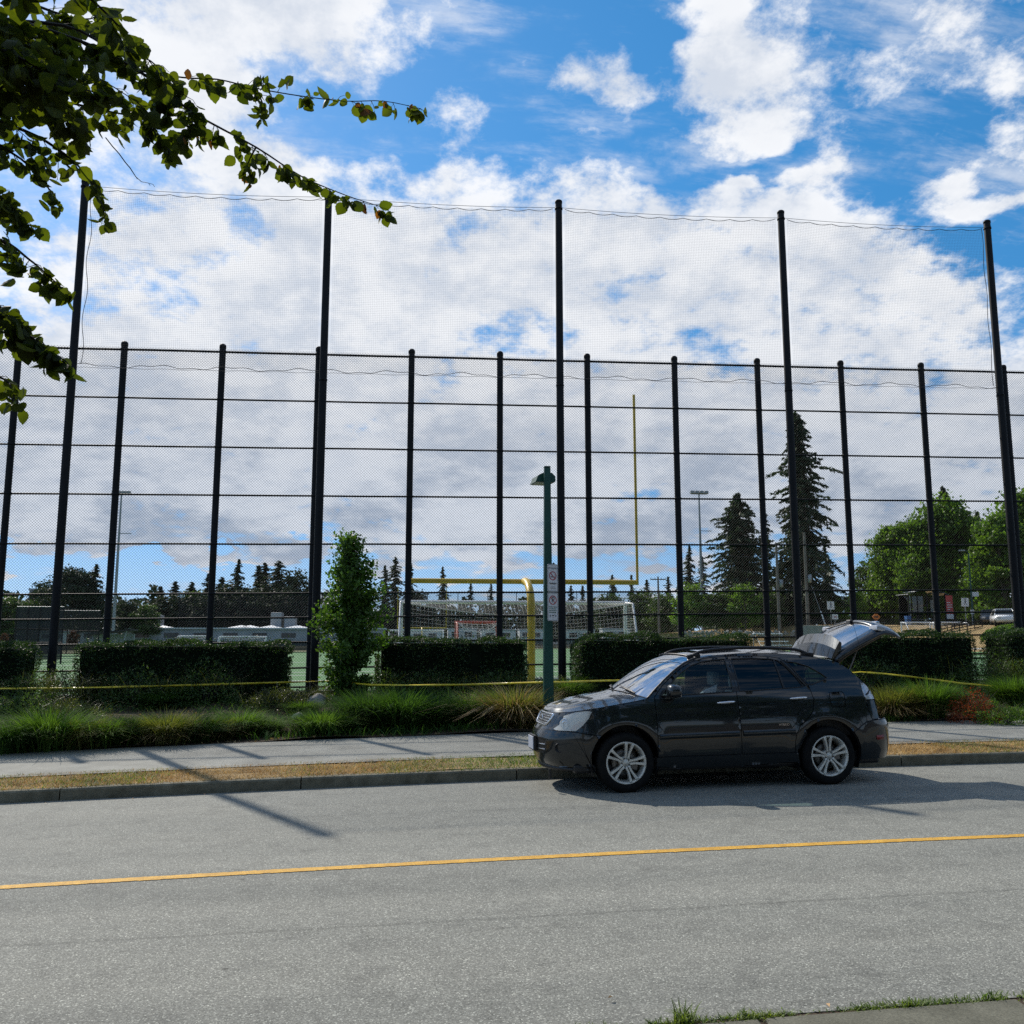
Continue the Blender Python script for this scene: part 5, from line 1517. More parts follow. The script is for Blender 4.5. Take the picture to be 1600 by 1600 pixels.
def overhanging_tree():
    root = thing('overhanging_tree', 'leafy branches of a street tree hanging in from the upper left', 'tree', (-4.3, 3.4, .1))
    base = Vector((-4.3, 3.4, .1))
    tr = MB(); tr.tube([(0, 0, -.2), (.03, 0, 1.4), (.06, .05, 2.6), (.1, .1, 4.6), (.1, .1, 7.2)], .12, 12, rs=[.15, .125, .115, .09, .03]); tr.build('trunk', M['bark'], root)
    LM = [leaf_mesh(i, c) for i, c in enumerate((.15, .45, .75, .3, 1.0, .6, .85))]
    LMd = [m_.copy() for m_ in LM[:3]]
    for m_ in LM: m_.materials.append(M['over_leaf'])
    for m_ in LMd: m_.materials.append(M['over_leaf_dry'])
    DEP = 3.9
    g = random.Random(5)
    singles = []          # (branch, pos, scale, euler, dry)
    # branches: pixel polylines (px, py, depth), leaf density, leaf size
    BR = [
     ([(-260, 60, 3.6), (-60, 20, 3.8), (120, 62, 3.9), (230, 120, 4.0), (300, 175, 4.0), (400, 230, 4.1), (470, 275, 4.2), (540, 305, 4.2), (602, 325, 4.2)], 54, .078),
     ([(120, 62, 3.9), (200, 105, 4.0), (285, 121, 4.1), (340, 124, 4.1), (400, 138, 4.15), (470, 150, 4.2), (540, 158, 4.2), (600, 158, 4.25), (658, 170, 4.3)], 34, .072),
     ([(-240, -60, 3.4), (-20, -40, 3.3), (110, -20, 3.3), (190, 45, 3.4), (245, 110, 3.5)], 40, .098),
     ([(-260, 160, 3.8), (-40, 130, 3.9), (60, 150, 4.0), (150, 170, 4.0), (230, 190, 4.1), (258, 230, 4.1)], 62, .075),
     ([(-260, 190, 3.8), (-60, 180, 3.8), (40, 205, 3.9), (100, 240, 3.9), (130, 268, 4.0), (150, 300, 4.0), (166, 335, 4.0)], 44, .072),
     ([(-260, 240, 3.7), (-50, 215, 3.8), (20, 240, 3.8), (60, 275, 3.9), (88, 312, 3.9)], 30, .07),
     ([(-260, 300, 3.7), (-80, 275, 3.7), (-10, 300, 3.8), (20, 325, 3.8), (46, 352, 3.8)], 24, .072),
     ([(-260, 420, 3.6), (-80, 370, 3.7), (0, 375, 3.7), (45, 405, 3.8), (75, 430, 3.8), (105, 458, 3.8)], 22, .076),
     ([(-260, 480, 3.6), (-80, 455, 3.6), (0, 480, 3.7), (40, 520, 3.7), (75, 545, 3.7), (105, 566, 3.7)], 40, .076),
     ([(-260, 560, 3.6), (-80, 560, 3.6), (-10, 585, 3.7), (15, 600, 3.7), (22, 622, 3.7)], 8, .068),
     ([(-200, -40, 3.5), (-30, 60, 3.6), (40, 95, 3.6), (100, 130, 3.7), (170, 150, 3.8)], 60, .088),
     ([(-260, 80, 3.5), (-60, 85, 3.6), (20, 110, 3.6), (80, 165, 3.7), (120, 205, 3.7)], 62, .085),
     ([(-100, -60, 4.2), (60, 10, 4.3), (130, 30, 4.3), (160, 20, 4.3)], 34, .075),
     ([(230, 120, 4.0), (250, 160, 4.0), (240, 205, 4.05), (262, 232, 4.05)], 18, .07),
     ([(300, 175, 4.0), (300, 200, 4.0), (292, 215, 4.0)], 9, .062),
     ([(400, 230, 4.1), (388, 255, 4.1), (392, 272, 4.1)], 7, .062),
     ([(400, 138, 4.15), (410, 160, 4.15), (412, 175, 4.15)], 5, .06),
     ([(-160, 120, 3.6), (-30, 150, 3.7), (60, 100, 3.7), (140, 95, 3.8)], 56, .08),
     ([(-160, 20, 3.7), (-20, 40, 3.8), (60, 60, 3.9), (110, 110, 3.9), (150, 120, 3.9), (215, 160, 3.9)], 62, .078),
     ([(-60, 30, 3.9), (100, 40, 4.0), (180, 80, 4.0), (235, 95, 4.0), (290, 150, 4.0)], 52, .078),
    ]
    for bi, (pl, nl, ls) in enumerate(BR):
        pts = [at(a, b, d) - base for a, b, d in pl]
        # smooth
        sm = []
        for i in range(len(pts) - 1):
            for k in range(4):
                t = k / 4; p0, p1, p2, p3 = pts[max(0, i - 1)], pts[i], pts[i + 1], pts[min(len(pts) - 1, i + 2)]
                sm.append(.5 * ((2 * p1) + (p2 - p0) * t + (2 * p0 - 5 * p1 + 4 * p2 - p3) * t * t + (3 * p1 - p0 - 3 * p2 + p3) * t ** 3))
        sm.append(pts[-1])
        mb = MB(); r0 = .011 if pl[0][0] < 0 else .005
        start = [] 
        if pl[0][0] < -90: start = [Vector((.06, .05, pts[0].z - .35)), (Vector((.06, .05, pts[0].z - .35)) + sm[0]) * .5]
        full = start + sm
        mb.tube(full, r0, 6, rs=[(r0 * 1.6 if i < len(start) else r0 - (r0 - .0016) * ((i - len(start)) / max(1, len(sm) - 1)) ** .7) for i in range(len(full))])
        br = mb.build('branch', M['twig'], root)
        L = [0]
        for a, b in zip(sm, sm[1:]): L.append(L[-1] + (b - a).length)
        vis0 = next((i for i, p in enumerate(pl) if p[0] > -70), 0) * 4
        s0 = L[min(vis0, len(L) - 1)] * .92 if pl[0][0] < -70 else 0
        inner = bi in (2, 3, 4, 5, 10, 11, 12, 17, 18, 19)
        tw_n = int(nl * (.36 if inner else .80)) + 2
        tmb = MB()
        for k in range(tw_n + 1):
            u = s0 + (L[-1] - s0) * min(1.0, (k + g.uniform(.05, .95)) / tw_n)
            i = min(len(sm) - 2, next((j for j in range(len(L) - 1) if L[j + 1] >= u), len(L) - 2)); t = (u - L[i]) / max(1e-6, L[i + 1] - L[i])
            p = sm[i].lerp(sm[i + 1], t); tn = (sm[i + 1] - sm[i]).normalized()
            endness = (u - s0) / max(1e-6, L[-1] - s0)
            tl = g.uniform(.05, .24 if inner else .15) * (1 - .65 * endness)
            td = (tn * g.uniform(.2, 1.0) + Vector((g.gauss(0, .6), g.gauss(0, .6), g.gauss(-.25, .5)))).normalized()
            mid = p + td * tl * .55; tip = p + (td + Vector((0, 0, -.35))).normalized() * tl
            tmb.tube([p, mid, tip], .0014, 4, cap=False, rs=[.0019, .0014, .0009])
            nlf = max(2, int(g.uniform(3.2, 6.4) * (1 if inner else .9) * (.6 + tl / .16)))
            for q_ in range(nlf):
                f_ = (q_ + .6) / nlf; pt_ = (p.lerp(mid, f_ * 2) if f_ < .5 else mid.lerp(tip, f_ * 2 - 1))
                sc = ls * .88 * g.uniform(.5, 1.25) * (1 - .18 * endness)
                side = td.cross(Vector((0, 0, 1))).normalized() * (1 if q_ % 2 else -1)
                dirv = (td * g.uniform(.1, .7) + side * g.uniform(.1, .8) + Vector((g.gauss(0, .3), g.gauss(0, .3), -g.uniform(.15, 1.15)))).normalized()
                sd = dirv.cross(Vector((g.gauss(0, 1), g.gauss(0, 1), g.gauss(0, .5)))).normalized()
                Rm = Matrix((dirv, sd, dirv.cross(sd))).transposed().to_quaternion()
                dry = (g.random() < .03 + .16 * max(0, endness - .6)) if bi in (0, 1, 14, 15, 16) else g.random() < .006
                singles.append((br, pt_ + dirv * .28 * sc, sc, Rm, dry, sc, pt_))
        ob = tmb.build('twigs', M['twig'], br, fix=False); ob['kind'] = 'stuff'
    singles.sort(key=lambda a: -a[2])
    head, rest = singles[:300], singles[300:]
    for (br, q, sc, Rm, dry, _, p) in head:
        me = g.choice(LMd if dry else LM)
        o = bpy.data.objects.new('leaf', me); COL.objects.link(o); o.parent = br
        o.location = q; o.rotation_mode = 'QUATERNION'; o.rotation_quaternion = Rm; o.scale = (sc,) * 3
    for dflag, nm, mt in ((False, 'small_leaves', 'over_leaf'), (True, 'dry_leaves', 'over_leaf_dry')):
        mb_v, mb_f = [], []
        for (br, q, sc, Rm, dry, _, p) in rest:
            if dry != dflag: continue
            me = g.choice(LM); o = len(mb_v); m3 = Rm.to_matrix() * sc
            mb_v += [tuple(m3 @ v.co + q) for v in me.vertices]; mb_f += [tuple(o + i for i in pg.vertices) for pg in me.polygons]
        if mb_v:
            ob = link(nm, mesh_np(nm, np.array(mb_v), mb_f, True), root, M[mt]); ob['kind'] = 'stuff'
    # petioles
    mb = MB()
    for (br, q, sc, Rm, dry, _, p) in singles:
        if (q - p).length > .02: mb.tube([p, p.lerp(q, .5) + Vector((0, 0, .006)), q], .0011, 3, cap=False)
    ob = mb.build('leaf_stalks', M['twig'], root, fix=False); ob['kind'] = 'stuff'
    tw = MB(); pp = [at(px, py, 4.05) - base for px, py in [(165, 215), (176, 229), (186, 240), (196, 254), (203, 262), (212, 276), (221, 284), (232, 286), (239, 288)]]
    tw.tube(pp, .0022, 4, rs=[.0024] * 5 + [.0018, .0015, .0012, .001])
    for i in (2, 3, 5, 7, 8): tw.tube([pp[i], pp[i] + Vector((.008, 0, -.012))], .001, 4)
    tw.build('bare_twig', M['twig'], root)
overhanging_tree()
# ================================================================== LAMP POST, SIGNS, TAPE
M['green_paint'] = plain('dark_green_paint', (.008, .058, .043), .42, var=.15, scale=4)
M['sign_white'] = plain('sign_white', (.62, .63, .64), .45, var=.06, scale=6)
M['sign_black'] = plain('sign_black', (.012, .012, .014), .5)
M['sign_red'] = plain('sign_red', (.36, .02, .03), .5, var=.1)
M['sign_green'] = plain('sign_green', (.02, .09, .05), .5)
LX, LY = 2.79, 17.45
def lamp_post():
    z = bed_z(LX, LY)
    root = thing('lamp_post', 'dark green square lamp post with a box lantern', 'lamp post', (LX, LY, z))
    top = 5.28 - z
    p = MB(); b0, b1 = .098, .060
    V = [(sx_ * b0, sy_ * b0, -.1) for sx_, sy_ in ((-1, -1), (1, -1), (1, 1), (-1, 1))] + [(sx_ * b1, sy_ * b1, top) for sx_, sy_ in ((-1, -1), (1, -1), (1, 1), (-1, 1))]
    bm = bmesh.new(); vv = [bm.verts.new(v) for v in V]
    for f in ((0, 3, 2, 1), (4, 5, 6, 7), (0, 1, 5, 4), (1, 2, 6, 5), (2, 3, 7, 6), (3, 0, 4, 7)): bm.faces.new([vv[i] for i in f])
    bmesh.ops.bevel(bm, geom=bm.edges[:], offset=.014, segments=3, affect='EDGES'); p.bm(bm); p.build('post', M['green_paint'], root)
    c = MB(); c.bbox((-.062, -.062, top - .005), (.062, .062, top + .025), .008); c.build('post_cap', M['green_paint'], root)
    bp = MB(); bp.bbox((-.15, -.15, -.02), (.15, .15, .02), .006); bp.build('base_plate', M['green_paint'], root)
    hh = MB(); hh.bbox((-.045, -.104, .42), (.045, -.09, .62), .004); hh.build('hand_hole_cover', M['green_paint'], root)
    # lantern: sloped box hung on the far side towards the path
    a = MB(); a.bbox((-.03, -.02, top - .16), (.03, .26, top - .10), .01); a.build('arm', M['green_paint'], root)
    h = MB(); y0, y1 = .10, .52
    pr = [(-.22, -.26), (-.17, -.135), (-.06, -.075), (.12, -.075), (.185, -.14), (.19, -.235), (.17, -.26)]
    h.prism(pr, y0, y1, lambda a_, b_, d: (a_, d - .28, top + b_)); ho = h.build('lantern', M['green_paint'], root); ho.rotation_euler = (0, 0, R(8)); ho.location = (-.02, .30, 0)
    l = MB(); l.bbox((-.19, y0 - .25, top - .272), (.15, y1 - .31, top - .258), .004); lo = l.build('lens', M['sign_white'], ho)
lamp_post()
def txt(body, size, parent, mat, loc, ext=.0008, ax='CENTER'):
    cu = bpy.data.curves.new('t', 'FONT'); cu.body = body; cu.size = size; cu.extrude = ext; cu.align_x = ax; cu.align_y = 'CENTER'; cu.resolution_u = 3
    tmp = bpy.data.objects.new('tmp', cu); COL.objects.link(tmp)
    dg = bpy.context.evaluated_depsgraph_get(); me = bpy.data.meshes.new_from_object(tmp.evaluated_get(dg)); bpy.data.objects.remove(tmp)
    o = link('lettering', me, parent, M[mat]); o.location = loc; o.rotation_euler = (R(90), 0, 0); return o
def rrect(w, h, r, n=5):
    out = []
    for cx, cy, a0 in ((w - r, h - r, 0), (-w + r, h - r, 90), (-w + r, -h + r, 180), (w - r, -h + r, 270)):
        out += [(cx + r * math.cos(R(a0 + 90 * i / n)), cy + r * math.sin(R(a0 + 90 * i / n))) for i in range(n + 1)]
    return out
def plate_sign(name, lab, w, h, zc_, build):
    root = thing(name, lab, 'sign', (LX + .08, LY - .108, zc_), R(26), 'signs on the lamp post')
    p = MB(); p.prism(rrect(w, h, .03), -.001, .002, lambda a, b, d: (a, d, b)); p.build('plate', M['sign_white'], root)
    bo = MB(); o_, i_ = rrect(w - .008, h - .008, .026), rrect(w - .015, h - .015, .021); n = len(o_)
    bo.add([(a, -.0022, b) for a, b in o_] + [(a, -.0022, b) for a, b in i_], [(i, (i + 1) % n, n + (i + 1) % n, n + i) for i in range(n)]); bo.build('border', M['sign_black'], root)
    br = MB(); br.box((-.05, .003, -.03), (.03, .045, .03)); br.build('bracket', M['sign_black'], root)
    build(root)
    return root
def ring(mb, r0, r1, cz, n=40, y=-.0026):
    mb.add([(r0 * math.cos(2 * math.pi * i / n), y, cz + r0 * math.sin(2 * math.pi * i / n)) for i in range(n)] + [(r1 * math.cos(2 * math.pi * i / n), y, cz + r1 * math.sin(2 * math.pi * i / n)) for i in range(n)], [(i, (i + 1) % n, n + (i + 1) % n, n + i) for i in range(n)])
def bar(mb, x0, z0, x1, z1, w, y=-.0028):
    d = Vector((x1 - x0, z1 - z0)).normalized(); n = Vector((-d.y, d.x)) * w / 2
    mb.add([(x0 + n.x, y, z0 + n.y), (x0 - n.x, y, z0 - n.y), (x1 - n.x, y, z1 - n.y), (x1 + n.x, y, z1 + n.y)], [(0, 1, 2, 3)])
def s_smoke(root):
    m = MB(); ring(m, .085, .068, .04); bar(m, -.055, .095, .055, -.015, .017); m.build('red_circle', M['sign_red'], root)
    c = MB(); bar(c, -.05, .02, .035, .02, .016, -.0024); bar(c, .04, .02, .052, .02, .016, -.0024); bar(c, .045, .04, .05, .07, .006, -.0024); c.build('cigarette', M['sign_black'], root)
    txt('NO SMOKING', .034, root, 'sign_black', (0, -.0026, .185))
    t = MB()
    for z_, a in ((-.10, .085), (-.115, .07)): bar(t, -a, z_, a, z_, .011, -.0026)
    for z_, a in ((-.175, .05), (-.20, .075)): bar(t, -a, z_, a, z_, .006, -.0026)
    t.build('small_print', M['sign_black'], root)
def s_park(root):
    txt('P', .15, root, 'sign_black', (.003, -.0024, .125))
    m = MB(); ring(m, .088, .070, .125); bar(m, -.057, .182, .057, .068, .017); m.build('red_circle', M['sign_red'], root)
    t = MB(); g = random.Random(3)
    for z_ in (-.005, -.04, -.075, -.11):
        x = -.085
        while x < .075:
            w = g.uniform(.018, .045); bar(t, x, z_, min(.09, x + w), z_, .018, -.0026); x += w + .008
    t.build('small_print', M['sign_green'], root)
    a = MB()
    for s_ in (-1, 1): a.add([(s_ * .085, -.0026, -.175), (s_ * .055, -.0026, -.150), (s_ * .055, -.0026, -.200)], [(0, 1, 2)])
    bar(a, -.028, -.165, .028, -.165, .016); bar(a, -.014, -.195, .014, -.195, .012); a.build('arrows', M['sign_black'], root)
plate_sign('smoking_sign', 'white no smoking sign, upper one on the green lamp post', .125, .265, 3.11, s_smoke)
plate_sign('parking_sign', 'white no parking sign with arrows, lower one on the green lamp post', .125, .27, 2.56, s_park)

def m_tape():
    m, nt, b = new_mat('yellow_tape'); ncol(nt, b, (.62, .46, .015), (.80, .64, .05), 6, 3); set_in(b, Roughness=.35); return m
M['tape'] = m_tape()
def tape(px, lab):
    mb = MB(); pts = [at(a, b, Y) for a, b, Y in px]
    sm = []
    for i in range(len(pts) - 1):
        for k in range(8): sm.append(pts[i].lerp(pts[i + 1], k / 8))
    sm.append(pts[-1]); V = []
    for i, p in enumerate(sm):
        tw = .5 * math.sin(i * .16) + .35 * math.sin(i * .43 + 1) + .25
        n_ = Vector((0, math.sin(tw), math.cos(tw))) * .021
        V += [p - n_, p + n_]
    mb.add(V, [(2 * i, 2 * i + 2, 2 * i + 3, 2 * i + 1) for i in range(len(sm) - 1)], True)
    o = mb.build('barrier_tape', M['tape'], fix=False); md = o.modifiers.new('t', 'SOLIDIFY'); md.thickness = .0006
    tag(o, lab, 'tape', 'yellow barrier tape strung along the bed')
tape([(-40, 1076, 21.2), (60, 1075.5, 21.2), (150, 1074, 21.2), (250, 1072, 21.3), (350, 1069, 21.4), (452, 1066, 21.6), (498, 1064.5, 23.0)], 'yellow barrier tape left of the young tree, below the long hedge')
tape([(498, 1064.5, 23.0), (520, 1064, 22.5), (548, 1066, 21.05)], 'short piece of yellow tape tied between netting pole and young tree')
tape([(548, 1067, 21.05), (580, 1070, 20.6), (650, 1070.5, 20.4), (720, 1070, 20.2), (790, 1068, 19.5), (850, 1066, 17.9)], 'yellow barrier tape between the young tree and the lamp post')
tape([(862, 1066, 17.9), (930, 1064, 19.0), (1010, 1062, 20.0), (1100, 1058, 20.6), (1220, 1053, 20.8), (1315, 1052, 20.8), (1345, 1050, 20.8), (1380, 1052.5, 20.6), (1420, 1057, 20.4), (1460, 1062, 20.2), (1500, 1067.5, 20.0), (1560, 1073, 20.0), (1620, 1077, 20.0)], 'yellow barrier tape running behind the car towards the right edge')
# ================================================================== THE FIELD AND WHAT LIES BEYOND
M['goal_white'] = plain('goal_white', (.72, .73, .73), .4, var=.06)
M['goal_yellow'] = plain('goalpost_yellow', (.62, .40, .012), .42, var=.08)
M['goal_red'] = plain('goal_red', (.42, .06, .03), .5, var=.1)
M['white_twine'] = plain('white_twine', (.62, .62, .60), .8)
M['steel'] = plain('galvanised_steel', (.30, .31, .32), .5, .5)
M['grey_wall'] = plain('grey_cladding', (.36, .37, .39), .8, var=.12, scale=.6)
M['white_wall'] = plain('white_cladding', (.55, .56, .57), .7, var=.1, scale=1)
M['dark_window'] = plain('far_window', (.03, .035, .04), .15)
M['wood_pole'] = plain('wooden_pole', (.16, .14, .12), .9, var=.2, scale=2)
M['screen_black'] = plain('black_screen', (.012, .013, .014), .8)
M['shelter_glass'] = m_glass('shelter_glass', (.60, .66, .66))
M['poster_red'] = plain('poster_red', (.45, .05, .045), .45, var=.35, scale=2.5)
M['blue_cloth'] = plain('blue_plastic', (.03, .12, .32), .5)
M['orange'] = plain('orange_sign', (.65, .18, .015), .5, var=.1)
M['car_white'] = plain('white_car_paint', (.70, .71, .72), .25, coat=.6, var=.03)
M['car_dark'] = plain('dark_car_paint', (.03, .033, .04), .3, coat=.8)
def m_screen(name, a, col=(.012, .013, .015)):
    m, nt, b = new_mat(name); set_in(b, Base_Color=col, Roughness=.9)
    t = nt.nodes.new('ShaderNodeBsdfTransparent'); mx = nt.nodes.new('ShaderNodeMixShader'); mx.inputs[0].default_value = a
    nt.links.new(t.outputs[0], mx.inputs[1]); nt.links.new(b.outputs[0], mx.inputs[2]); nt.links.new(mx.outputs[0], nt.nodes['Material Output'].inputs[0]); return m
M['mesh_far'] = m_screen('far_chain_mesh', .33)
M['screen_far'] = m_screen('far_wind_screen', .88, (.022, .024, .028))

strip('far_ground', lambda x: 150, lambda x: 900, lambda x, y: .3, -700, 900, 6, 4, M['ground'])
def fz(x): return FIELD + sx(x)

# ---- soccer goal near the fence, mouth to the field
def soccer_goal(x0, x1, Y, lab, h=2.44, depth=1.7, net=.12, r=.06, twine=.0035, zb=None, mat='goal_white'):
    z = fz((x0 + x1) / 2) if zb is None else zb
    root = thing('soccer_goal', lab, 'goal', ((x0 + x1) / 2, Y, z), group='goals on the sports field')
    W = (x1 - x0) / 2
    for s_ in (-1, 1):
        m = MB(); m.tube([(s_ * W, 0, 0), (s_ * W, 0, h)], r, 10); m.build('post', M[mat], root)
        m = MB(); m.tube([(s_ * W, 0, h), (s_ * W * 1.005, -depth * .55, h - .06), (s_ * W * 1.02, -depth, .05)], r * .6, 8); m.build('net_support', M[mat], root)
        m = MB(); m.tube([(s_ * W, 0, .05), (s_ * W * 1.02, -depth, .05)], r * .6, 8); m.build('ground_bar', M[mat], root)
    m = MB(); m.tube([(-W - r, 0, h), (W + r, 0, h)], r, 10); m.build('crossbar', M[mat], root)
    m = MB(); m.tube([(-W, -depth, .05), (W, -depth, .05)], r * .6, 8); m.build('ground_bar', M[mat], root)
    segs = []
    def pt(t, s):          # s 0 crossbar -> 1 ground bar at the back, sagging between the supports
        if s < .35:
            q = s / .35; y = -depth * .55 * q; zz = h - .06 * q - .38 * (math.sin(math.pi * (t + 1) / 2) ** 1.0) * q
        else:
            q = (s - .35) / .65; y = -depth * (.55 + .45 * q); z1 = h - .06 - .38 * math.sin(math.pi * (t + 1) / 2); zz = z1 * (1 - q) + .05 * q
        return (t * W, y, zz)
    nx, ns = int(2 * W / net), int((h + depth * .6) / net)
    for i in range(nx + 1):
        t = -1 + 2 * i / nx; ss = np.linspace(0, 1, 9)
        for a, b in zip(ss, ss[1:]): segs.append([pt(t, a), pt(t, b)])
    for j in range(ns + 1):
        s = j / ns; tt = np.linspace(-1, 1, 13)
        for a, b in zip(tt, tt[1:]): segs.append([pt(a, s), pt(b, s)])
    for s_ in (-1, 1):
        for j in range(1, ns):
            z_ = h * j / ns; segs.append([(s_ * W, 0, z_), (s_ * W, -depth * (1 - .45 * z_ / h), z_)])
        for j in range(1, 8):
            y_ = -depth * j / 8; segs.append([(s_ * W, y_, .05), (s_ * W, y_, h * min(1, (1 - j / 8) * 2.0))])
    V, Q = strands(segs, twine); link('net', mesh_np('net', V, Q), root, M['white_twine'])
    ft = MB(); ft.tube([pt(t, .35) for t in np.linspace(-1, 1, 21)], .012, 5); ft.build('net_rope', M['white_twine'], root)
soccer_goal(-.01, 7.31, 29.6, 'large white soccer goal with sagging net behind the fence')
def far_goal(px0, px1, py, Y, lab, mat='goal_white', h=2.44):
    a, b = at(px0, py, Y), at(px1, py, Y)
    soccer_goal(a.x, b.x, Y, lab, a.z - fz(a.x) if a.z - fz(a.x) > 1.2 else h, 1.6, .22, .07, .006, mat=mat)
far_goal(280, 330, 994, 125, 'small white goal across the field, left of the two')
far_goal(344, 416, 995, 118, 'small white goal across the field below the conifers')
far_goal(608, 692, 985, 112, 'white goal across the field behind the large goal')
far_goal(713, 777, 973, 40, 'red framed practice goal seen through the large goal', 'goal_red')
def small_goal(px0, px1, py0, py1, Y, lab):
    a, b = at(px0, py0, Y), at(px1, py1, Y); z0 = b.z
    soccer_goal(a.x, b.x, Y, lab, a.z - z0, 1.4, .22, .06, .006, zb=z0)
small_goal(1408, 1454, 972.5, 990, 78, 'small white goal below the bus shelter, left of the two')
small_goal(1458, 1505, 972.5, 990, 78, 'small white goal below the bus shelter beside the stairs')

# ---- yellow football goalposts
def football_goal(x0, x1, Y, zbar, ztop, lab, base_dy=-1.5, br=.078, ur=.042):
    xc = (x0 + x1) / 2; z = fz(xc)
    root = thing('football_goalpost', lab, 'goalpost', (xc, Y, z), group='yellow football goalposts')
    hb, W = zbar - z, (x1 - x0) / 2
    m = MB(); m.tube([(-W, 0, hb), (W, 0, hb)], br, 12); m.build('crossbar', M['goal_yellow'], root)
    for s_ in (-1, 1):
        m = MB(); m.tube([(s_ * W, 0, hb - br), (s_ * W, 0, ztop - z)], ur, 10); m.build('upright', M['goal_yellow'], root)
    m = MB(); pts = [(0, base_dy, -.1), (0, base_dy, hb * .45), (0, base_dy, hb * .72)]
    for i in range(1, 8):
        a = math.pi / 2 * i / 7; pts.append((0, base_dy + abs(base_dy) * (1 - math.cos(a)) * 1.0, hb * .72 + (hb * .28) * math.sin(a)))
    m.tube(pts, .115 if br > .072 else .1, 14); m.build('gooseneck', M['goal_yellow'], root)
football_goal(.185, 7.43, 28.43, 3.78, 9.92, 'yellow football goalpost standing behind the fence')
_a, _b, _c = at(621, 981, 132), at(697, 981, 132), at(697, 917, 132)
football_goal(_a.x, _b.x, 132, _a.z, _c.z, 'tiny yellow goalpost at the far end of the field', -1.2, .07, .05)

# ---- tall floodlight poles
def floodlight(px, pyt, pyb, Y, lab, r=.16):
    b, t = at(px + (800 - px) * -.0, pyb, Y), at(px, pyt, Y)
    x = t.x; root = thing('floodlight_pole', lab, 'floodlight', (x, Y, b.z), group='floodlight poles round the field')
    H = t.z - b.z
    m = MB(); m.tube([(0, 0, -2), (0, 0, H * .5), (0, 0, H)], r, 10, rs=[r * 1.2, r, r * .55]); m.build('pole', M['steel'], root)
    m = MB(); m.box((-1.0, -.06, H - .12), (1.0, .06, H)); m.build('crossarm', M['steel'], root)
    for k in (-.9, -.3, .3, .9):
        m = MB(); m.bbox((k - .25, -.35, H - .06), (k + .25, .15, H + .30), .05, Matrix.Rotation(R(0), 4, 'X')); m.build('lamp_head', M['steel'], root)
    m = MB(); m.box((-.02, -.02, H * .72), (1.5, .02, H * .725)); m.build('side_arm', M['steel'], root)
floodlight(190, 771, 1000, 120, 'slim grey floodlight pole far behind the left fence bays', .17)
floodlight(1092, 771, 985, 110, 'slim grey floodlight pole left of the big conifers', .17)

# ---- far perimeter fence with posts
def far_fence(pxs, pyt, pyb, Y, lab, mat='mesh_far', rails=(0, .5, 1), grp='distant black fences', pr=.06):
    pts = [(at(p, pyb, Y).x, at(p, pyb, Y).z, at(p, pyt, Y).z) for p in pxs]
    root = thing('distant_fence', lab, 'fence', (pts[0][0], Y, pts[0][1]), group=grp)
    ox, oz = pts[0][0], pts[0][1]
    for (x, z0, z1) in pts:
        m = MB(); m.tube([(x - ox, 0, z0 - oz - .4), (x - ox, 0, z1 - oz)], pr, 6); m.build('post', M['black_post'], root)
    for a, b in zip(pts, pts[1:]):
        for q in rails:
            m = MB(); m.tube([(a[0] - ox, .02, a[1] - oz + (a[2] - a[1]) * q), (b[0] - ox, .02, b[1] - oz + (b[2] - b[1]) * q)], pr * .55, 5); m.build('rail', M['black_post'], root)
        m = MB(); m.add([(a[0] - ox, -.03, a[1] - oz), (b[0] - ox, -.03, b[1] - oz), (b[0] - ox, -.03, b[2] - oz), (a[0] - ox, -.03, a[2] - oz)], [(0, 1, 2, 3)]); m.build('mesh_panel', M[mat], root)
far_fence([277, 301, 325, 349, 373, 397, 421, 446, 470, 494, 520], 926, 1004, 150, 'tall dark mesh screen in front of the distant conifers, left', 'mesh_far')
far_fence([585, 618, 667, 715, 762, 807, 854, 902, 950, 998], 925, 1003, 152, 'tall dark mesh screen across the field behind the large goal', 'mesh_far')
far_fence([-40, 30, 95], 1004, 1030, 68, 'low dark wind screen fence at the left edge of the field', 'screen_far', (0, 1))
far_fence([95, 150, 205, 260, 320, 400, 480, 560], 1002, 1016, 134, 'low dark wind screen fence across the far end of the field', 'screen_far', (0, 1))
far_fence([560, 640, 720, 800, 880, 960, 1040], 1000, 1012, 136, 'dark wind screen fence behind the goals at mid field', 'screen_far', (0, 1))
far_fence([1255, 1285, 1315, 1345, 1375, 1405, 1435, 1465, 1495, 1525], 968, 976, 82, 'low black railing along the upper street', 'mesh_far', (0, .5, 1), pr=.035)
far_fence([1075, 1105, 1135, 1165, 1195, 1225, 1250], 995, 1013, 72, 'low chain fence at the foot of the dry bank', 'mesh_far', (0, 1), pr=.03)
# batting cage
def cage():
    a, b = at(22, 1012, 78), at(96, 1012, 78); t = at(22, 948, 78)
    root = thing('batting_cage', 'dark net covered batting cage beyond the left fence bays', 'cage', (a.x, 78, a.z))
    W, H, D = b.x - a.x, t.z - a.z, 9
    for i in range(5):
        for y in (0, D):
            m = MB(); m.tube([(W * i / 4, y, -.6), (W * i / 4, y, H)], .05, 6); m.build('post', M['black_post'], root)
    for y in (0, D):
        for zz in (H, H * .45):
            m = MB(); m.tube([(0, y, zz), (W, y, zz)], .04, 5); m.build('rail', M['steel'] if zz == H else M['black_post'], root)
    for (p, q) in (((0, 0), (W, 0)), ((0, D), (W, D)), ((0, 0), (0, D)), ((W, 0), (W, D))):
        m = MB(); m.add([(p[0], p[1], -.5), (q[0], q[1], -.5), (q[0], q[1], H), (p[0], p[1], H)], [(0, 1, 2, 3)]); m.build('screen', M['screen_far'] if p[1] == 0 and q[1] == 0 else M['mesh_far'], root)
cage()
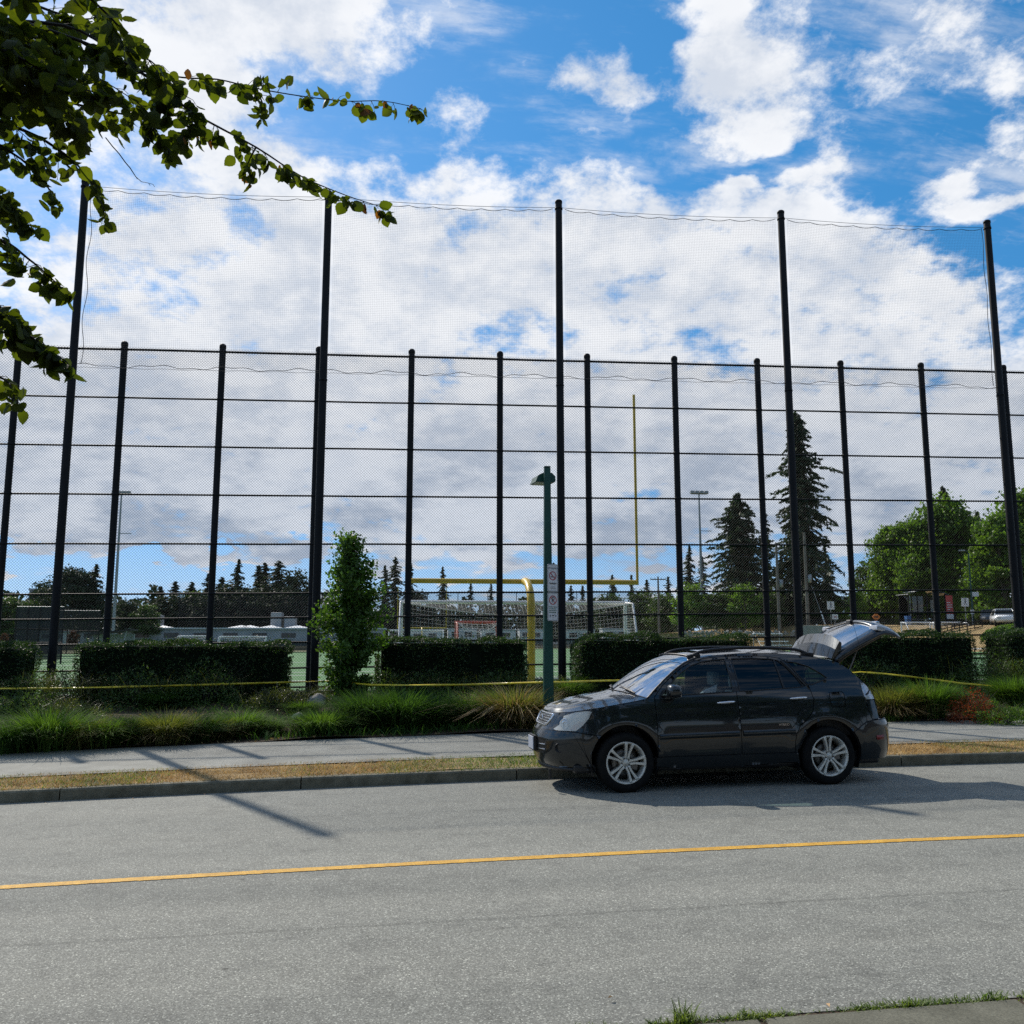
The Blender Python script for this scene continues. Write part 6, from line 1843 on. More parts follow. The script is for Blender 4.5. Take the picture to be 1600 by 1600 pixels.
# covered stand
def stand():
    a = at(130, 1006, 108); b = at(203, 1006, 108); root = thing('covered_stand', 'low stand with thin slanted dark roof at the far end', 'shelter', (a.x, 108, a.z))
    W = b.x - a.x
    m = MB(); z0, z1 = at(135, 993, 108).z - a.z, at(200, 985, 108).z - a.z
    m.prism([(0, z0), (W, z1), (W, z1 + .18), (0, z0 + .18)], 0, 3, lambda p, q, d: (p, d, q)); m.build('roof', M['screen_black'], root)
    for x, z in ((.3, z0), (W * .55, (z0 + z1) / 2), (W - .5, z1)):
        m = MB(); m.tube([(x - .4, .3, -.5), (x, .3, z)], .09, 6); m.build('post', M['steel'], root)
    m = MB(); m.box((.2, 2.6, -.5), (W - .3, 2.9, 1.1)); m.build('back_wall', M['grey_wall'], root)
stand()
# long low building
def low_building():
    Y = 139; a, b = at(190, 1004, Y), at(600, 1004, Y); t = at(300, 983, Y)
    root = thing('low_building', 'long low grey building with pale roof lights beyond the field', 'building', (a.x, Y, a.z))
    W, H, D = b.x - a.x, t.z - a.z, 8
    m = MB(); m.box((0, 0, -.5), (W, D, H)); m.build('wall', M['grey_wall'], root)
    m = MB(); m.box((-.3, -.3, H), (W + .3, D + .3, H + .22)); r = m.build('roof', M['white_wall'], root)
    for i in range(9):
        x = W * (i + .4) / 9; m = MB(); m.bbox((x, -.08, H * .35), (x + W / 18, .05, H * .72), .02); wn = m.build('window', M['dark_window'], root)
        m = MB(); m.box((x - .1, -.12, H * .30), (x + W / 18 + .1, -.02, H * .345)); m.build('sill', M['white_wall'], wn)
    for px in (192, 243, 372, 386, 420, 462):
        x = at(px, 980, Y).x - a.x; m = MB(); w = 2.0
        m.add([(x - w, 1, H + .2), (x + w, 1, H + .2), (x + w, 5, H + .2), (x - w, 5, H + .2), (x, 3, H + .65)], [(0, 1, 4), (1, 2, 4), (2, 3, 4), (3, 0, 4)]); m.build('roof_light', M['goal_white'], r)
    for px, h in ((215, 1.6), (228, 2.0), (425, 2.4), (447, 1.8)):
        x = at(px, 980, Y).x - a.x; m = MB(); m.bbox((x - .8, 4, H + .2), (x + .8, 7, H + .2 + h), .1); m.build('roof_unit', M['steel'], r)
low_building()
def cabins():
    labs = ['pale site cabin far behind the left goal post', 'pale site cabin far behind the red framed goal', 'white site cabin far behind the middle of the large goal', 'white site cabin far behind the lamp post', 'pale site cabin far behind the right half of the large goal', 'pale site cabin far right of the large goal', 'pale container at the far left beside the covered stand', 'white container behind the batting cage']
    for lab, (p0, p1, yt, Y) in zip(labs, ((640, 690, 986, 141), (700, 745, 983, 143), (752, 806, 985, 141), (812, 850, 984, 144), (884, 930, 985, 142), (942, 985, 983, 144), (125, 172, 990, 128), (60, 100, 988, 100))):
        a, b, t = at(p0, 1004, Y), at(p1, 1004, Y), at(p0, yt, Y); W, H = b.x - a.x, t.z - a.z
        root = thing('site_cabin', lab, 'cabin', (a.x, Y, a.z), group='pale cabins across the field')
        m = MB(); m.bbox((0, 0, -.3), (W, 2.6, H), .05); m.build('wall', M['white_wall'], root)
        m = MB(); m.bbox((-.1, -.1, H), (W + .1, 2.7, H + .14), .03); m.build('roof', M['grey_wall'], root)
        for k in (.12, .58):
            m = MB(); m.box((W * k, -.04, H * .42), (W * (k + .26), .02, H * .8)); m.build('window', M['dark_window'], root)
        m = MB(); m.box((W * .43, -.05, -.2), (W * .53, .02, H * .82)); m.build('door', M['grey_wall'], root)
cabins()
def far_tower():
    Y = 260; a, b = at(42, 975, Y), at(68, 975, Y); t = at(42, 922, Y)
    root = thing('distant_tower', 'grey distant apartment block beside the left tree', 'building', (a.x, Y, a.z)); W, H = b.x - a.x, t.z - a.z
    m = MB(); m.box((0, 0, -4), (W, 8, H)); m.build('wall', M['grey_wall'], root)
    m = MB(); m.box((-.2, -.2, H), (W + .2, 8.2, H + .4)); m.build('roof', M['white_wall'], root)
    for i in range(3):
        for j in range(3):
            m = MB(); m.box((W * (.1 + .3 * i), -.08, H * (.12 + .3 * j)), (W * (.3 + .3 * i), .02, H * (.3 + .3 * j))); m.build('window', M['dark_window'], root)
far_tower()

# ---- the raised street on the right with its dry bank
def bank():
    top = [at(1030, 990, 112), at(1120, 983, 106), at(1240, 977, 97), at(1330, 976, 86), at(1450, 977, 80), at(1600, 977, 72), at(1800, 978, 62)]
    foot = [at(1000, 1003, 116), at(1120, 999, 104), at(1240, 1004, 88), at(1330, 1004, 78), at(1450, 1004, 73), at(1600, 1020, 62), at(1800, 1020, 54)]
    V, Fq = [], []; n = 7
    for i in range(n):
        f, t = foot[i].copy(), top[i].copy(); f.z = fz(f.x) - .05
        for k in range(7):
            q = k / 6; p = f.lerp(t, q); p.z = f.z + (t.z - f.z) * (q * q * (3 - 2 * q)); V.append(p)
        bk = t.copy(); d = Vector((t.x, t.y, 0)).normalized(); V.append(bk + d * 60); V.append(bk + d * 400)
    m = 9
    for i in range(n - 1):
        for k in range(m - 1): Fq.append((i * m + k, (i + 1) * m + k, (i + 1) * m + k + 1, i * m + k + 1))
    o = link('bank', mesh_np('bank', np.array([v[:] for v in V]), Fq, True), None, M['bank']); o['kind'] = 'structure'
bank()
def wall_piece(px0, px1, py0, py1, Y, nm, lab, mat='wallconc', d=.4):
    a, b = at(px0, py1, Y), at(px1, py1, Y); t = at(px0, py0, Y)
    m = MB(); m.bbox((a.x, Y, a.z - .5), (b.x, Y + d, t.z), .03); o = m.build(nm, M[mat]); tag(o, lab, 'wall')
wall_piece(1246, 1330, 977, 991, 80, 'retaining_wall', 'pale concrete retaining wall below the upper street')
strip('gravel_path', lambda x: at(1560, 1020, 58).y - 2, lambda x: at(1560, 1008, 58).y + 5, lambda x, y: fz(x) + .35, at(1500, 1015, 58).x, at(1800, 1015, 58).x, 4, 2, M['wallconc'])
def rubble():
    g = np.random.default_rng(12); mb = MB()
    for i in range(170):
        px = g.uniform(1062, 1245); p = at(px, g.uniform(986, 994), 92); s_ = g.uniform(.06, .20)
        bm = bmesh.new(); bmesh.ops.create_icosphere(bm, subdivisions=1, radius=s_)
        for v in bm.verts: v.co *= g.uniform(.6, 1.3)
        bm.transform(Matrix.Translation(p)); mb.bm(bm)
    o = mb.build('rubble', M['wallconc']); tag(o, 'pale rubble stones along the foot of the dry bank', 'rubble', kind='stuff')
rubble()
def bleacher():
    Y = 64; a, b = at(1192, 1012, Y), at(1238, 1012, Y); root = thing('bleacher', 'small silver bleacher seen between hedge and tailgate', 'bleacher', (a.x, Y, a.z)); W = b.x - a.x
    for k in range(4):
        m = MB(); m.bbox((0, k * .55, .15 + k * .28), (W, k * .55 + .28, .2 + k * .28), .01); m.build('bench', M['goal_white'], root)
    for x in (.1, W / 2, W - .1):
        m = MB(); m.tube([(x, 0, -.3), (x, 2.0, 1.2)], .03, 5); m.tube([(x, 2.0, -.3), (x, 2.0, 1.2)], .03, 5); m.build('frame', M['steel'], root)
bleacher()

# ---- street furniture up there
def shelter():
    Y = 84; a, b = at(1421, 976, Y), at(1480, 976, Y); t = at(1450, 927, Y)
    root = thing('bus_shelter', 'dark glass bus shelter with a red poster on its end', 'bus shelter', (a.x, Y, a.z)); W, H, D = b.x - a.x, t.z - a.z, 1.7
    for x in (.05, W * .5, W - .05):
        for y in (0, D):
            m = MB(); m.box((x - .05, y - .05, 0), (x + .05, y + .05, H - .1)); m.build('post', M['black_post'], root)
    m = MB(); n = 10; V = []
    for i in range(n + 1):
        q = i / n; V += [(W * q * 1.06 - .12, -.35, H - .12 + .42 * math.sin(math.pi * q) ** .7), (W * q * 1.06 - .12, D + .3, H - .12 + .42 * math.sin(math.pi * q) ** .7)]
    m.add(V, [(2 * i, 2 * i + 2, 2 * i + 3, 2 * i + 1) for i in range(n)]); rf = m.build('roof', M['shelter_glass'], root, fix=False); md = rf.modifiers.new('t', 'SOLIDIFY'); md.thickness = .05
    for i in range(0, n + 1, 2):
        m = MB(); m.tube([V[2 * i], V[2 * i + 1]], .035, 5); m.build('roof_rib', M['steel'], rf)
    for i in range(3):
        m = MB(); m.box((.12 + W / 3 * i, D - .02, .25), (W / 3 * (i + 1) - .05, D, H - .2)); m.build('pane', M['shelter_glass'], root)
    m = MB(); m.box((-.02, .1, .25), (0, D - .1, H - .2)); m.build('pane', M['shelter_glass'], root)
    m = MB(); m.box((.5, D - .6, .5), (W - .6, D - .2, .56)); m.build('bench', M['steel'], root)
    p = MB(); p.bbox((W + .05, -.15, .25), (W + .25, .35, H - .15), .03); po = p.build('poster_case', M['black_post'], root)
    x0, x1 = W - .15, W + .55
    p = MB(); p.bbox((x0, -.30, 1.05), (x1, -.24, H - .22), .02); p.build('poster', M['poster_red'], root)
    p = MB(); p.bbox((x0, -.30, .55), (x1, -.24, 1.02), .02); p.build('poster_footer', M['sign_white'], root)
    g = random.Random(2); q = MB()
    for k in range(5):
        z = 1.25 + k * .22; bar(q, x0 + .08, z, x1 - g.uniform(.05, .3), z, .07, -.302)
    q.build('poster_lines', M['sign_white'], root)
shelter()
def walk_sign(px, py, Y, lab, s=.38, pyb=976, grey=False):
    c = at(px, py, Y); b = at(px, pyb, Y)
    root = thing('street_sign', lab, 'sign', (c.x, Y, b.z), group='small signs on the upper street')
    H = c.z - b.z
    m = MB(); m.tube([(0, .04, -.5), (0, .04, H + s)], .035, 6); m.build('post', M['steel'], root)
    m = MB(); m.prism(rrect(s, s * (1.1 if not grey else 1.3), .05, 3), -.01, .01, lambda a, b_, d: (a, d, H + b_)); m.build('plate', M['sign_white'] if not grey else M['steel'], root)
    if not grey:
        m = MB(); y = -.013
        bar(m, 0, H + .05 * s, .05 * s, H + .55 * s, .22 * s, y); bar(m, 0, H + .1 * s, -.3 * s, H - .75 * s, .14 * s, y); bar(m, .02, H + .1 * s, .3 * s, H - .75 * s, .14 * s, y); bar(m, .02, H + .5 * s, .35 * s, H + .1 * s, .1 * s, y); bar(m, .02, H + .5 * s, -.3 * s, H + .2 * s, .1 * s, y)
        ring(m, .17 * s, .0, H + .78 * s, 12, y); m.build('walking_figure', M['sign_black'], root)
walk_sign(1298, 946, 86, 'white pedestrian sign left of the bus shelter', .36)
walk_sign(1508, 941, 80, 'white pedestrian sign right of the bus shelter', .36)
walk_sign(1410, 937, 88, 'small grey sign just left of the bus shelter', .26, grey=True)
walk_sign(1519, 956, 80, 'narrow white sign below the pedestrian sign on the right', .18, grey=False)
def street_lamp():
    Y = 82; b, t = at(1521, 976, Y), at(1515, 861, Y)
    root = thing('street_lamp', 'tall thin green street lamp with curved head before the trees', 'street lamp', (b.x, Y, b.z)); H = t.z - b.z
    m = MB(); m.tube([(0, 0, 0), (0, 0, H * .5), (0, 0, H - .2)], .09, 8, rs=[.11, .08, .06]); m.tube([(0, 0, H - .25), (-.1, 0, H - .02), (-.5, 0, H + .05)], .045, 6); m.build('pole', M['green_paint'], root)
    m = MB(); m.bbox((-.95, -.15, H - .03), (-.4, .15, H + .1), .03); m.build('head', M['steel'], root)
    m = MB(); m.bbox((.05, -.03, H * .38), (.75, .03, H * .44), .01); m.build('name_plate', M['sign_white'], root)
street_lamp()
def utility_pole(px_t, py_t, px_b, py_b, Y, lab, arm=True, r=.16):
    b, t = at(px_b, py_b, Y), at(px_t, py_t, Y)
    root = thing('utility_pole', lab, 'utility pole', (b.x, Y, b.z), group='wooden utility poles'); H = t.z - b.z
    m = MB(); m.tube([(0, 0, -1), (0, 0, H)], r, 8, rs=[r * 1.15, r * .75]); m.build('pole', M['wood_pole'], root)
    if arm:
        m = MB(); m.box((-1.2, -.06, H - .5), (1.2, .06, H - .35)); m.build('crossarm', M['wood_pole'], root)
        for k in (-1.1, -.5, .5, 1.1):
            m = MB(); m.lathe([(.0, .22), (.05, .2), (.06, .1), (.03, 0)], 8, M=Matrix.Translation((k, 0, H - .35))); m.build('insulator', M['steel'], root)
    else:
        m = MB(); m.lathe([(.0, .9), (.2, .88), (.22, .1), (0, .05)], 10, M=Matrix.Translation((.3, -.2, H * .45))); m.build('transformer', M['steel'], root)
utility_pole(1209, 848, 1218, 978, 92, 'weathered utility pole standing left of the tall conifer', False, .17)
utility_pole(1259, 832, 1263, 978, 90, 'weathered utility pole in front of the tall conifer', False, .18)
utility_pole(1027, 901, 1030, 985, 135, 'distant utility pole with crossarm beside the goal upright', True, .17)
def wires():
    lab = ['upper overhead wire between the two near utility poles and the right edge', 'lower overhead wire between the two near utility poles and the right edge']
    for k, (y0, y1) in enumerate(((855, 842), (900, 893))):
        a, b = at(1110, y0 + 5, 92), at(1259, y1, 90)
        m = MB(); pts = [a.lerp(b, t) - Vector((0, 0, 1.2 * 4 * t * (1 - t))) for t in np.linspace(0, 1, 14)]; m.tube(pts, .015, 4)
        o = m.build('overhead_wire', M['rope']); tag(o, lab[k].replace(' and the right edge', ''), 'wire', 'overhead wires')
    a, b = at(1268, 915, 90), at(1290, 977, 88); root = thing('guy_wire', 'guy wire with pale yellow guard beside the tall conifer', 'wire', b)
    m = MB(); m.tube([(0, 0, 0), a - b], .02, 5); m.build('cable', M['steel'], root)
    m = MB(); m.tube([(a - b) * .02, (a - b) * .34], .07, 7); m.build('guard', M['sign_white'], root)
wires()
def orange_sign(px, py, Y, lab, s, mat, pyb=977):
    c, b = at(px, py, Y), at(px, pyb, Y); root = thing('warning_sign', lab, 'sign', (c.x, Y, b.z), group='small roadwork signs'); H = c.z - b.z
    m = MB(); m.prism([(s, 0), (0, s), (-s, 0), (0, -s)] if mat == 'orange' else rrect(s, s, .05), -.01, .01, lambda a, b_, d: (a, d, H + b_)); m.build('plate', M[mat], root)
    m = MB(); bar(m, -s * .5, H, s * .5, H, s * .3, -.014); m.build('marking', M['sign_black'] if mat == 'orange' else M['sign_red'], root)
    m = MB(); m.tube([(0, .03, -.3), (0, .03, H + s * .5)], .03, 5); m.tube([(-.3, .05, -.3), (0, .03, H * .5), (.3, .05, -.3)], .02, 5); m.build('stand', M['steel'], root)
orange_sign(1369, 964, 83, 'orange diamond roadwork sign above the raised tailgate', .42, 'orange')
orange_sign(1305, 964, 83, 'small red and white sign just above the tailgate edge', .28, 'sign_white')
def bin_():
    Y = 83; b = at(1419, 977, Y); root = thing('recycling_bin', 'blue recycling bin at the end of the bus shelter', 'bin', (b.x, Y, b.z)); root.scale = (.62, .62, .8)
    m = MB(); m.add([(-.28, -.3, 0), (.28, -.3, 0), (.28, .3, 0), (-.28, .3, 0), (-.34, -.38, 1.0), (.34, -.38, 1.0), (.34, .38, 1.0), (-.34, .38, 1.0)], [(0, 3, 2, 1), (4, 5, 6, 7), (0, 1, 5, 4), (1, 2, 6, 5), (2, 3, 7, 6), (3, 0, 4, 7)]); m.build('body', M['blue_cloth'], root)
    m = MB(); m.bbox((-.36, -.42, 1.0), (.36, .42, 1.10), .03); m.build('lid', M['blue_cloth'], root)
bin_()
def stairs():
    Y = 74; a, b = at(1488, 992, Y), at(1536, 992, Y); t = at(1536, 973, Y)
    root = thing('stair_railing', 'black stair railing climbing to the upper street', 'railing', (a.x, Y, a.z)); W, H = b.x - a.x, t.z - a.z
    for k in range(6):
        m = MB(); m.box((W * k / 6, .1, -.5 + H * .55 * k / 6), (W * (k + 1) / 6, 1.7, H * .55 * (k + 1) / 6 - .1)); m.build('step', M['wallconc'], root)
    for y in (0, 1.8):
        for dz in (0, -.28, -.56):
            m = MB(); m.tube([(0, y, .75 + dz * .9), (W, y, H + dz * .9 + .2)], .04, 5); m.build('rail', M['black_post'], root)
        for k in range(5):
            x = W * k / 4; m = MB(); m.tube([(x, y, -.4 + (H - .7) * k / 4), (x, y, .8 + (H - .6) * k / 4)], .045, 5); m.build('post', M['black_post'], root)
stairs()
def far_car(px, pyb, Y, rz, mat, lab):
    b = at(px, pyb, Y); root = thing('distant_car', lab, 'car', (b.x, Y, b.z), rz, 'distant parked cars')
    body = [(-2.1, .35), (-2.15, .7), (-1.95, .92), (-1.1, 1.0), (1.75, 1.02), (2.05, .9), (2.1, .4)]
    m = MB(); bm = bmesh.new()
    fr = [bm.verts.new((x, -.86, z)) for x, z in body]; bk = [bm.verts.new((x, .86, z)) for x, z in body]
    bm.faces.new(fr); bm.faces.new(list(reversed(bk)))
    for i in range(len(body)): bm.faces.new((fr[i], bk[i], bk[(i + 1) % 7], fr[(i + 1) % 7]))
    bmesh.ops.recalc_face_normals(bm, faces=bm.faces); bmesh.ops.bevel(bm, geom=bm.edges[:], offset=.08, segments=2, affect='EDGES'); m.bm(bm, True); m.build('body', M[mat], root)
    gh = [(-1.15, .95), (-.45, 1.45), (1.1, 1.48), (1.8, 1.0)]
    m = MB(); V = [(x, s_ * (.80 if z < 1.1 else .62), z) for s_ in (-1, 1) for x, z in gh]; m.add(V, [(0, 1, 2, 3), (7, 6, 5, 4), (0, 4, 5, 1), (1, 5, 6, 2), (2, 6, 7, 3)]); m.build('windows', M['dark_window'], root)
    m = MB(); m.bbox((-.5, -.64, 1.44), (1.15, .64, 1.52), .03)
    for (x0, x1) in ((-1.2, -.47), (1.78, 1.1)):
        for s_ in (-1, 1): m.tube([(x0, s_ * .80, .97), (x1, s_ * .63, 1.46)], .045, 5)
    m.build('roof', M[mat], root)
    for x in (-1.3, 1.3):
        for s_ in (-1, 1):
            w = MB(); w.lathe([(0, -.1), (.2, -.1), (.31, -.08), (.31, .08), (0, .1)], 16, 'Y', Matrix.Translation((x, s_ * .78, .31))); w.build('wheel', M['rubber'], root)
    for s_ in (-1, 1):
        w = MB(); w.bbox((-2.16, s_ * .62 - .16, .66), (-2.0, s_ * .62 + .16, .82), .03); w.build('headlight', M['sign_white'], root)
        w = MB(); w.bbox((1.98, s_ * .66 - .1, .70), (2.1, s_ * .66 + .1, .95), .03); w.build('tail_light', M['red_lens'], root)
far_car(1569, 979, 74, R(62), 'car_white', 'white car on the upper street near the right edge')
far_car(1548, 978, 80, R(58), 'car_dark', 'dark car beside the white one on the upper street')

# ================================================================== TREES IN THE DISTANCE
def conifer_mesh(seed, h=20.0, r=3.6, nbr=260, q=9, droop=.5, spray=.62, jag=.3, power=.8, low=.06):
    g = np.random.default_rng(seed); C, O = [], []
    tk = MB(); tk.tube([(0, 0, 0), (.05, 0, h * .5), (g.normal(0, .1), g.normal(0, .1), h * .985)], .25, 7, rs=[h * .0135, h * .009, .02])
    lobes = [g.uniform(0, 6.28) for _ in range(5)]
    for i in range(nbr):
        f = ((i + g.uniform(0, 1)) / nbr) ** 1.05; hz = h * (low + (.985 - low) * f)
        prof = (1 - f) ** power * (1 - .3 * math.exp(-(f / .10) ** 2))
        a = g.uniform(0, 2 * np.pi)
        lump = 1 + .22 * math.sin(a * 2 + f * 9 + lobes[0]) + .18 * math.sin(a * 3 - f * 17 + lobes[1]) + .16 * math.sin(f * 31 + lobes[2])
        L = (r * prof * lump * (1 + g.normal(0, jag)) + .16) * (1.35 if g.random() < .07 else 1); L = max(.15, L)
        up0 = .34 * (f - .35) + g.normal(0, .10); dr = droop * g.uniform(.6, 1.35)
        n = max(3, int(q * (.3 + L / r)))
        d = np.array([math.cos(a), math.sin(a), 0])
        tk.tube([(0, 0, hz), (d[0] * L * .5, d[1] * L * .5, hz + L * (up0 * .5 - dr * .14)), (d[0] * L * .95, d[1] * L * .95, hz + L * (up0 - dr * .5))], .03, 3, cap=False, rs=[.05, .03, .01])
        for t in np.linspace(.14, 1.0, n):
            z = hz + L * (up0 * t - dr * .55 * t * t + .10 * max(0, t - .8))
            side = (1 - t) * .30 * L + .12
            for m_ in range(3):
                w = g.uniform(-1, 1)
                C.append((d[0] * L * t - d[1] * side * w + g.normal(0, .06), d[1] * L * t + d[0] * side * w + g.normal(0, .06), z - abs(w) * .16 * side - g.uniform(0, .22)))
                O.append((d[0] - d[1] * w * .8, d[1] + d[0] * w * .8, -.55))
    C, O = np.array(C), np.array(O); O /= np.linalg.norm(O, axis=1)[:, None]
    V, Q = leaf_quads(C, spray, seed, 0, None, .34, O, 1.4)
    return tk.mesh('trunk'), mesh_np('crown', V, Q)
def broad_mesh(seed, h=12.0, w=8.0, n=7000, ls=.30, lobes=14, low=.12):
    g = np.random.default_rng(seed); tk = MB(); tk.tube([(0, 0, 0), (.1, 0, h * .3), (0, .1, h * .7)], .2, 8, rs=[h * .018, h * .014, .04])
    P_, O_ = [], []
    cs = []
    for i in range(lobes):
        a = g.uniform(0, 6.28); f = g.uniform(low + .08, .92); rr = w * .5 * math.sin(math.pi * min(.97, .18 + f * .80)) * g.uniform(.25, .92)
        c = np.array([math.cos(a) * rr, math.sin(a) * rr, h * f]); s_ = w * g.uniform(.10, .21); cs.append((c, s_))
        tk.tube([(0, 0, h * max(.15, f - .3)), tuple(c * [.5, .5, 1] - [0, 0, h * .08]), tuple(c)], .06, 4, cap=False, rs=[.09, .06, .02])
    cs.append((np.array([0, 0, h * .82]), w * .17))
    per = int(n / len(cs) / 24)
    for c, s_ in cs:            # each bough carries sprays of leaves
        for j in range(24):
            v = g.normal(size=3); v /= np.linalg.norm(v); v[2] = v[2] * .8 + .1
            cc = c + v * s_ * g.uniform(.55, 1.15); rad = s_ * g.uniform(.16, .34)
            p = cc + g.normal(size=(per, 3)) * rad * [1, 1, .62]
            P_.append(p); O_.append(np.tile(v, (per, 1)))
    p, o = np.concatenate(P_), np.concatenate(O_); keep = p[:, 2] > h * low * .5; p, o = p[keep], o[keep]
    V, Q = leaf_quads(p, ls, seed, .0, None, .7, o, .4)
    return tk.mesh('trunk'), mesh_np('crown', V, Q)
M['rust_dull'] = leafmat('dull_rust_leaves', (.07, .035, .018), (.13, .065, .03), .3, .7, 1.5, tcol=(1.3, .9, .6))
TREES = {
 'fir_a': (conifer_mesh(1, 20, 2.9, 230, 9, .55, .66), 20), 'fir_b': (conifer_mesh(2, 20, 3.7, 260, 9, .6, .72, .34), 20), 'fir_c': (conifer_mesh(3, 20, 2.6, 150, 7, .5, .85, .38), 20),
 'big_fir': (conifer_mesh(4, 24, 3.5, 520, 12, .72, .60, .36, .70), 24), 'wide_cedar': (conifer_mesh(5, 16, 4.7, 430, 13, .40, .64, .36, .62), 16),
 'broad_a': (broad_mesh(6, 12, 9.5, 19000, .34, 30), 12), 'broad_b': (broad_mesh(7, 12, 10, 19000, .34, 32), 12), 'broad_c': (broad_mesh(8, 10, 9, 9000, .40, 20, .03), 10), 'column': (broad_mesh(9, 14, 8.2, 22000, .34, 40, .05), 14)}
def tree(kind, px, pyt, pyb, Y, mat, lab, wide=1.0, grp='trees beyond the field', name=None):
    (tm, cm), h0 = TREES[kind]
    b, t = at(px, pyb, Y), at(px, pyt, Y); s_ = (t.z - b.z) / h0
    root = thing(name or ('conifer_tree' if kind in ('fir_a', 'fir_b', 'fir_c', 'big_fir', 'wide_cedar') else 'broadleaf_tree'), lab, 'tree', (b.x, Y, b.z), rng.uniform(0, 6.28), grp)
    root.scale = (s_ * wide, s_ * wide, s_)
    for nm, me, mt in (('trunk', tm, 'bark'), ('crown', cm, mat)):
        key = (kind, nm, mt)
        if key not in _tc:
            m2 = me.copy(); m2.materials.clear(); m2.materials.append(M[mt]); _tc[key] = m2
        o = bpy.data.objects.new(nm, _tc[key]); COL.objects.link(o); o.parent = root
_tc = {}
